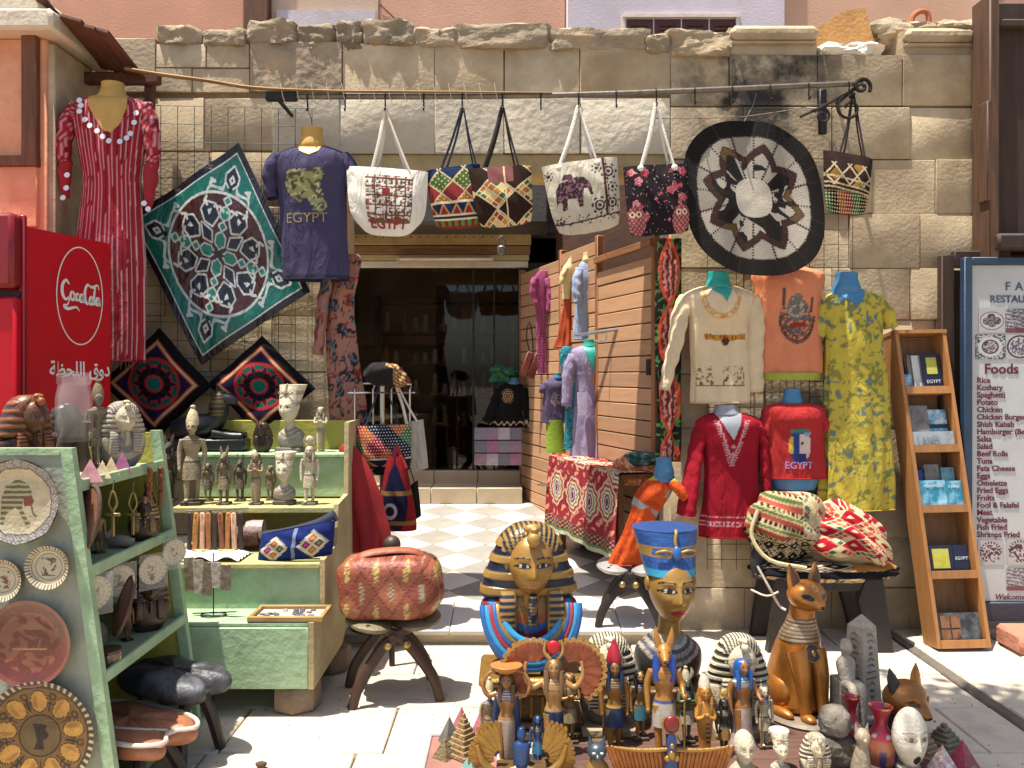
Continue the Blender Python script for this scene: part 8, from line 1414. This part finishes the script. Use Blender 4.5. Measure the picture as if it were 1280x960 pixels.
part('disc', mat('red_enamel', '#6d1418', .35), t, ell((0, -.022, .235), (.03, .014, .032), 20, 12)); part('disc_ring', GOLD, t, tube([(.034 * math.cos(a), -.022, .235 + .036 * math.sin(a)) for a in np.linspace(-4.0, .9, 30)], .005, 8)); part('scarab', GOLD, t, ell((0, -.034, .12), (.014, .012, .02), 12, 8), ell((-.018, -.03, .105), (.012, .01, .012), 10, 8), ell((.018, -.03, .105), (.012, .01, .012), 10, 8), ell((0, -.035, .155), (.009, .009, .012), 10, 8))
t = thing('cat_bust', 'small gold bust with black cat head at the front', 'cat figure', at(746, 3.26)); part('shoulders', GOLD, t, loft([(0, 0, 0, .05, .035), (0, 0, .05, .048, .034), (0, 0, .085, .022, .022)], 18, 3)); part('cat_head', mat('slate_paint', '#2f3a42', .4), t, ell((0, -.008, .115), (.038, .036, .034), 20, 12), tube([(-.022, 0, .138), (-.03, 0, .172)], [.013, .001], 8), tube([(.022, 0, .138), (.03, 0, .172)], [.013, .001], 8), tube([(0, -.035, .105), (0, -.05, .1)], [.016, .01], 10)); part('eye', mat('pale_eye', '#a8b0ae', .3), t, ell((-.015, -.041, .121), (.008, .004, .005), 8, 6), ell((.015, -.041, .121), (.008, .004, .005), 8, 6))
# pyramids on a tray at the left and loose at the right
t = thing('plastic_tray', 'shallow pinkish plastic tray holding the stone pyramids', 'tray', at(578, 3.42)); part('tray_bed', mat('pink_plastic', '#8a6258', .45, var=.2), t, lathe([(.001, .004), (.17, .004), (.172, .008), (.001, .008)], 4)) if False else part('tray_bed', mat('pink_plastic', '#8a6258', .45, var=.2), t, box((.0, 0, .01), (.30, .40, .014), .006)); part('tray_rim', mat('tray_rim', '#a39a9a', .35), t, *[tube([(x0, y0, .02), (x1, y1, .02)], .009, 8) for x0, y0, x1, y1 in ((-.15, -.2, .15, -.2), (.15, -.2, .15, .2), (.15, .2, -.15, .2), (-.15, .2, -.15, -.2))])
PY = [mat('grey_soapstone', '#5c5a55', .5, var=.3, scale=30), mat('rose_stone', '#9a5c5c', .45, var=.35, scale=30), mat('rose_stone_b', '#a0606a', .45, var=.35, scale=25), mat('sandstone', '#8a6f4a', .85, var=.35, scale=60, bump=.8, bscale=70), mat('olive_stone', '#6a5a3c', .8, var=.4, scale=50, bump=.8, bscale=70), mat('turquoise_stone', '#6a9088', .4, var=.4, scale=30)]
for k, (px, d, s, h_, lab) in enumerate(((562, 3.56, .075, .11, 'grey soapstone pyramid at the back of the tray'), (577, 3.60, .09, .135, 'pale rose pyramid at the back of the tray'), (603, 3.58, .09, .145, 'tall rose pyramid at the right of the tray'), (580, 3.44, .12, .17, 'rough sandstone stepped pyramid in the middle of tray'), (556, 3.42, .075, .08, 'olive brown pyramid at the left of the tray'), (588, 3.30, .07, .07, 'small turquoise pyramid at the front of the tray'))): pyramid('stone_pyramid', lab, at(px, d, GZ + .018), s, h_, PY[k], .55 + .1 * k, 9 if k == 3 else 0)
PW = [mat('pink_white_stone', '#b08e90', .4, var=.5, scale=40, col2='#c9bdb0', spot=.55), mat('red_speckled', '#8f3a48', .4, var=.5, scale=50), mat('olive_step', '#6f664c', .7, var=.4, scale=40, bump=.5), mat('brown_step', '#8a7458', .7, var=.4, scale=40, bump=.5)]
for k, (px, d, s, h_, st_, lab) in enumerate(((1178, 3.3, .105, .12, 0, 'pink and white stone pyramid at the far right front'), (1203, 3.36, .10, .115, 0, 'crimson speckled stone pyramid at the far right front'), (1180, 3.55, .13, .10, 6, 'olive stepped pyramid behind the crimson pyramid'), (1157, 3.42, .11, .13, 7, 'brown stepped pyramid beside the white mask'), (1218, 3.28, .07, .05, 0, 'tiny sand pyramid at the right end of the souvenirs'))): pyramid('stone_pyramid', lab, at(px, d), s, h_, PW[min(k, 3)], .5, st_)
# a few more figures between the large ones
EX = [(712, 3.55, .30, 'nemes', 'crossed', 'bronze crossed arms king figurine right of the winged goddess', dict(skin='#7d5c30', a='#8a6a38', b='#22304a', cloth='#8a7a5a')), (800, 3.58, .30, 'wig', 'sides', 'gold maiden figurine between red crowned king and jackal god', dict(skin='#8f6a38', wig='#1b1a1c', cloth='#3a6a78')), (858, 3.55, .28, 'atef', 'crossed', 'dark green mummy like figurine behind the mummy god', dict(skin='#4f5a3c', wig='#2a2a22', cloth='#a39a86', hat='#a89a80')), (905, 3.42, .24, 'disc', 'sides', 'small black goddess figurine with gold disc near the queen figurine', dict(skin='#2c2a28', wig='#1a1918', cloth='#8a6a38', hat='#a8863f')), (955, 3.50, .26, 'nemes', 'sides', 'cream king figurine at the foot of the gold cat', dict(skin='#b0a48c', cloth='#a3967c')), (612, 3.52, .27, 'white', 'sides', 'sand coloured crowned figurine beside the basket bearer', dict(skin='#9a8460', cloth='#8a7650', hat='#b0a080')), (672, 3.36, .22, 'wig', 'sides', 'small blue enamel goddess figurine by the golden wings', dict(skin='#2a4f80', wig='#16233a', cloth='#2f6a90'))]
for px, d, h_, kind, pose, lab, pal in EX:
    t = thing('figurine', lab, 'figurine', at(px, d, ZB if px > 690 else GZ), .1); figure(t, h_, {**FP, 'base': '#4a3c2a', 'collar1': '#9a8048', 'collar2': '#2c3f66', 'gold': '#a8863f', **pal}, kind, pose, PAINT)
# pebble on the paving
pb = part('pebble', mat('dark_pebble', '#4a3328', .8), None, rock((0, 0, .014), (.022, .016, .012), 5, 2.2, .1)); pb.location = at(326, 3.36); tag(pb, 'small dark pebble lying on the paving at the bottom', 'stone')
print('objects', len(bpy.data.objects), 'tris', sum(len(m.loop_triangles) if False else sum(len(p.vertices) - 2 for p in m.polygons) for m in bpy.data.meshes))
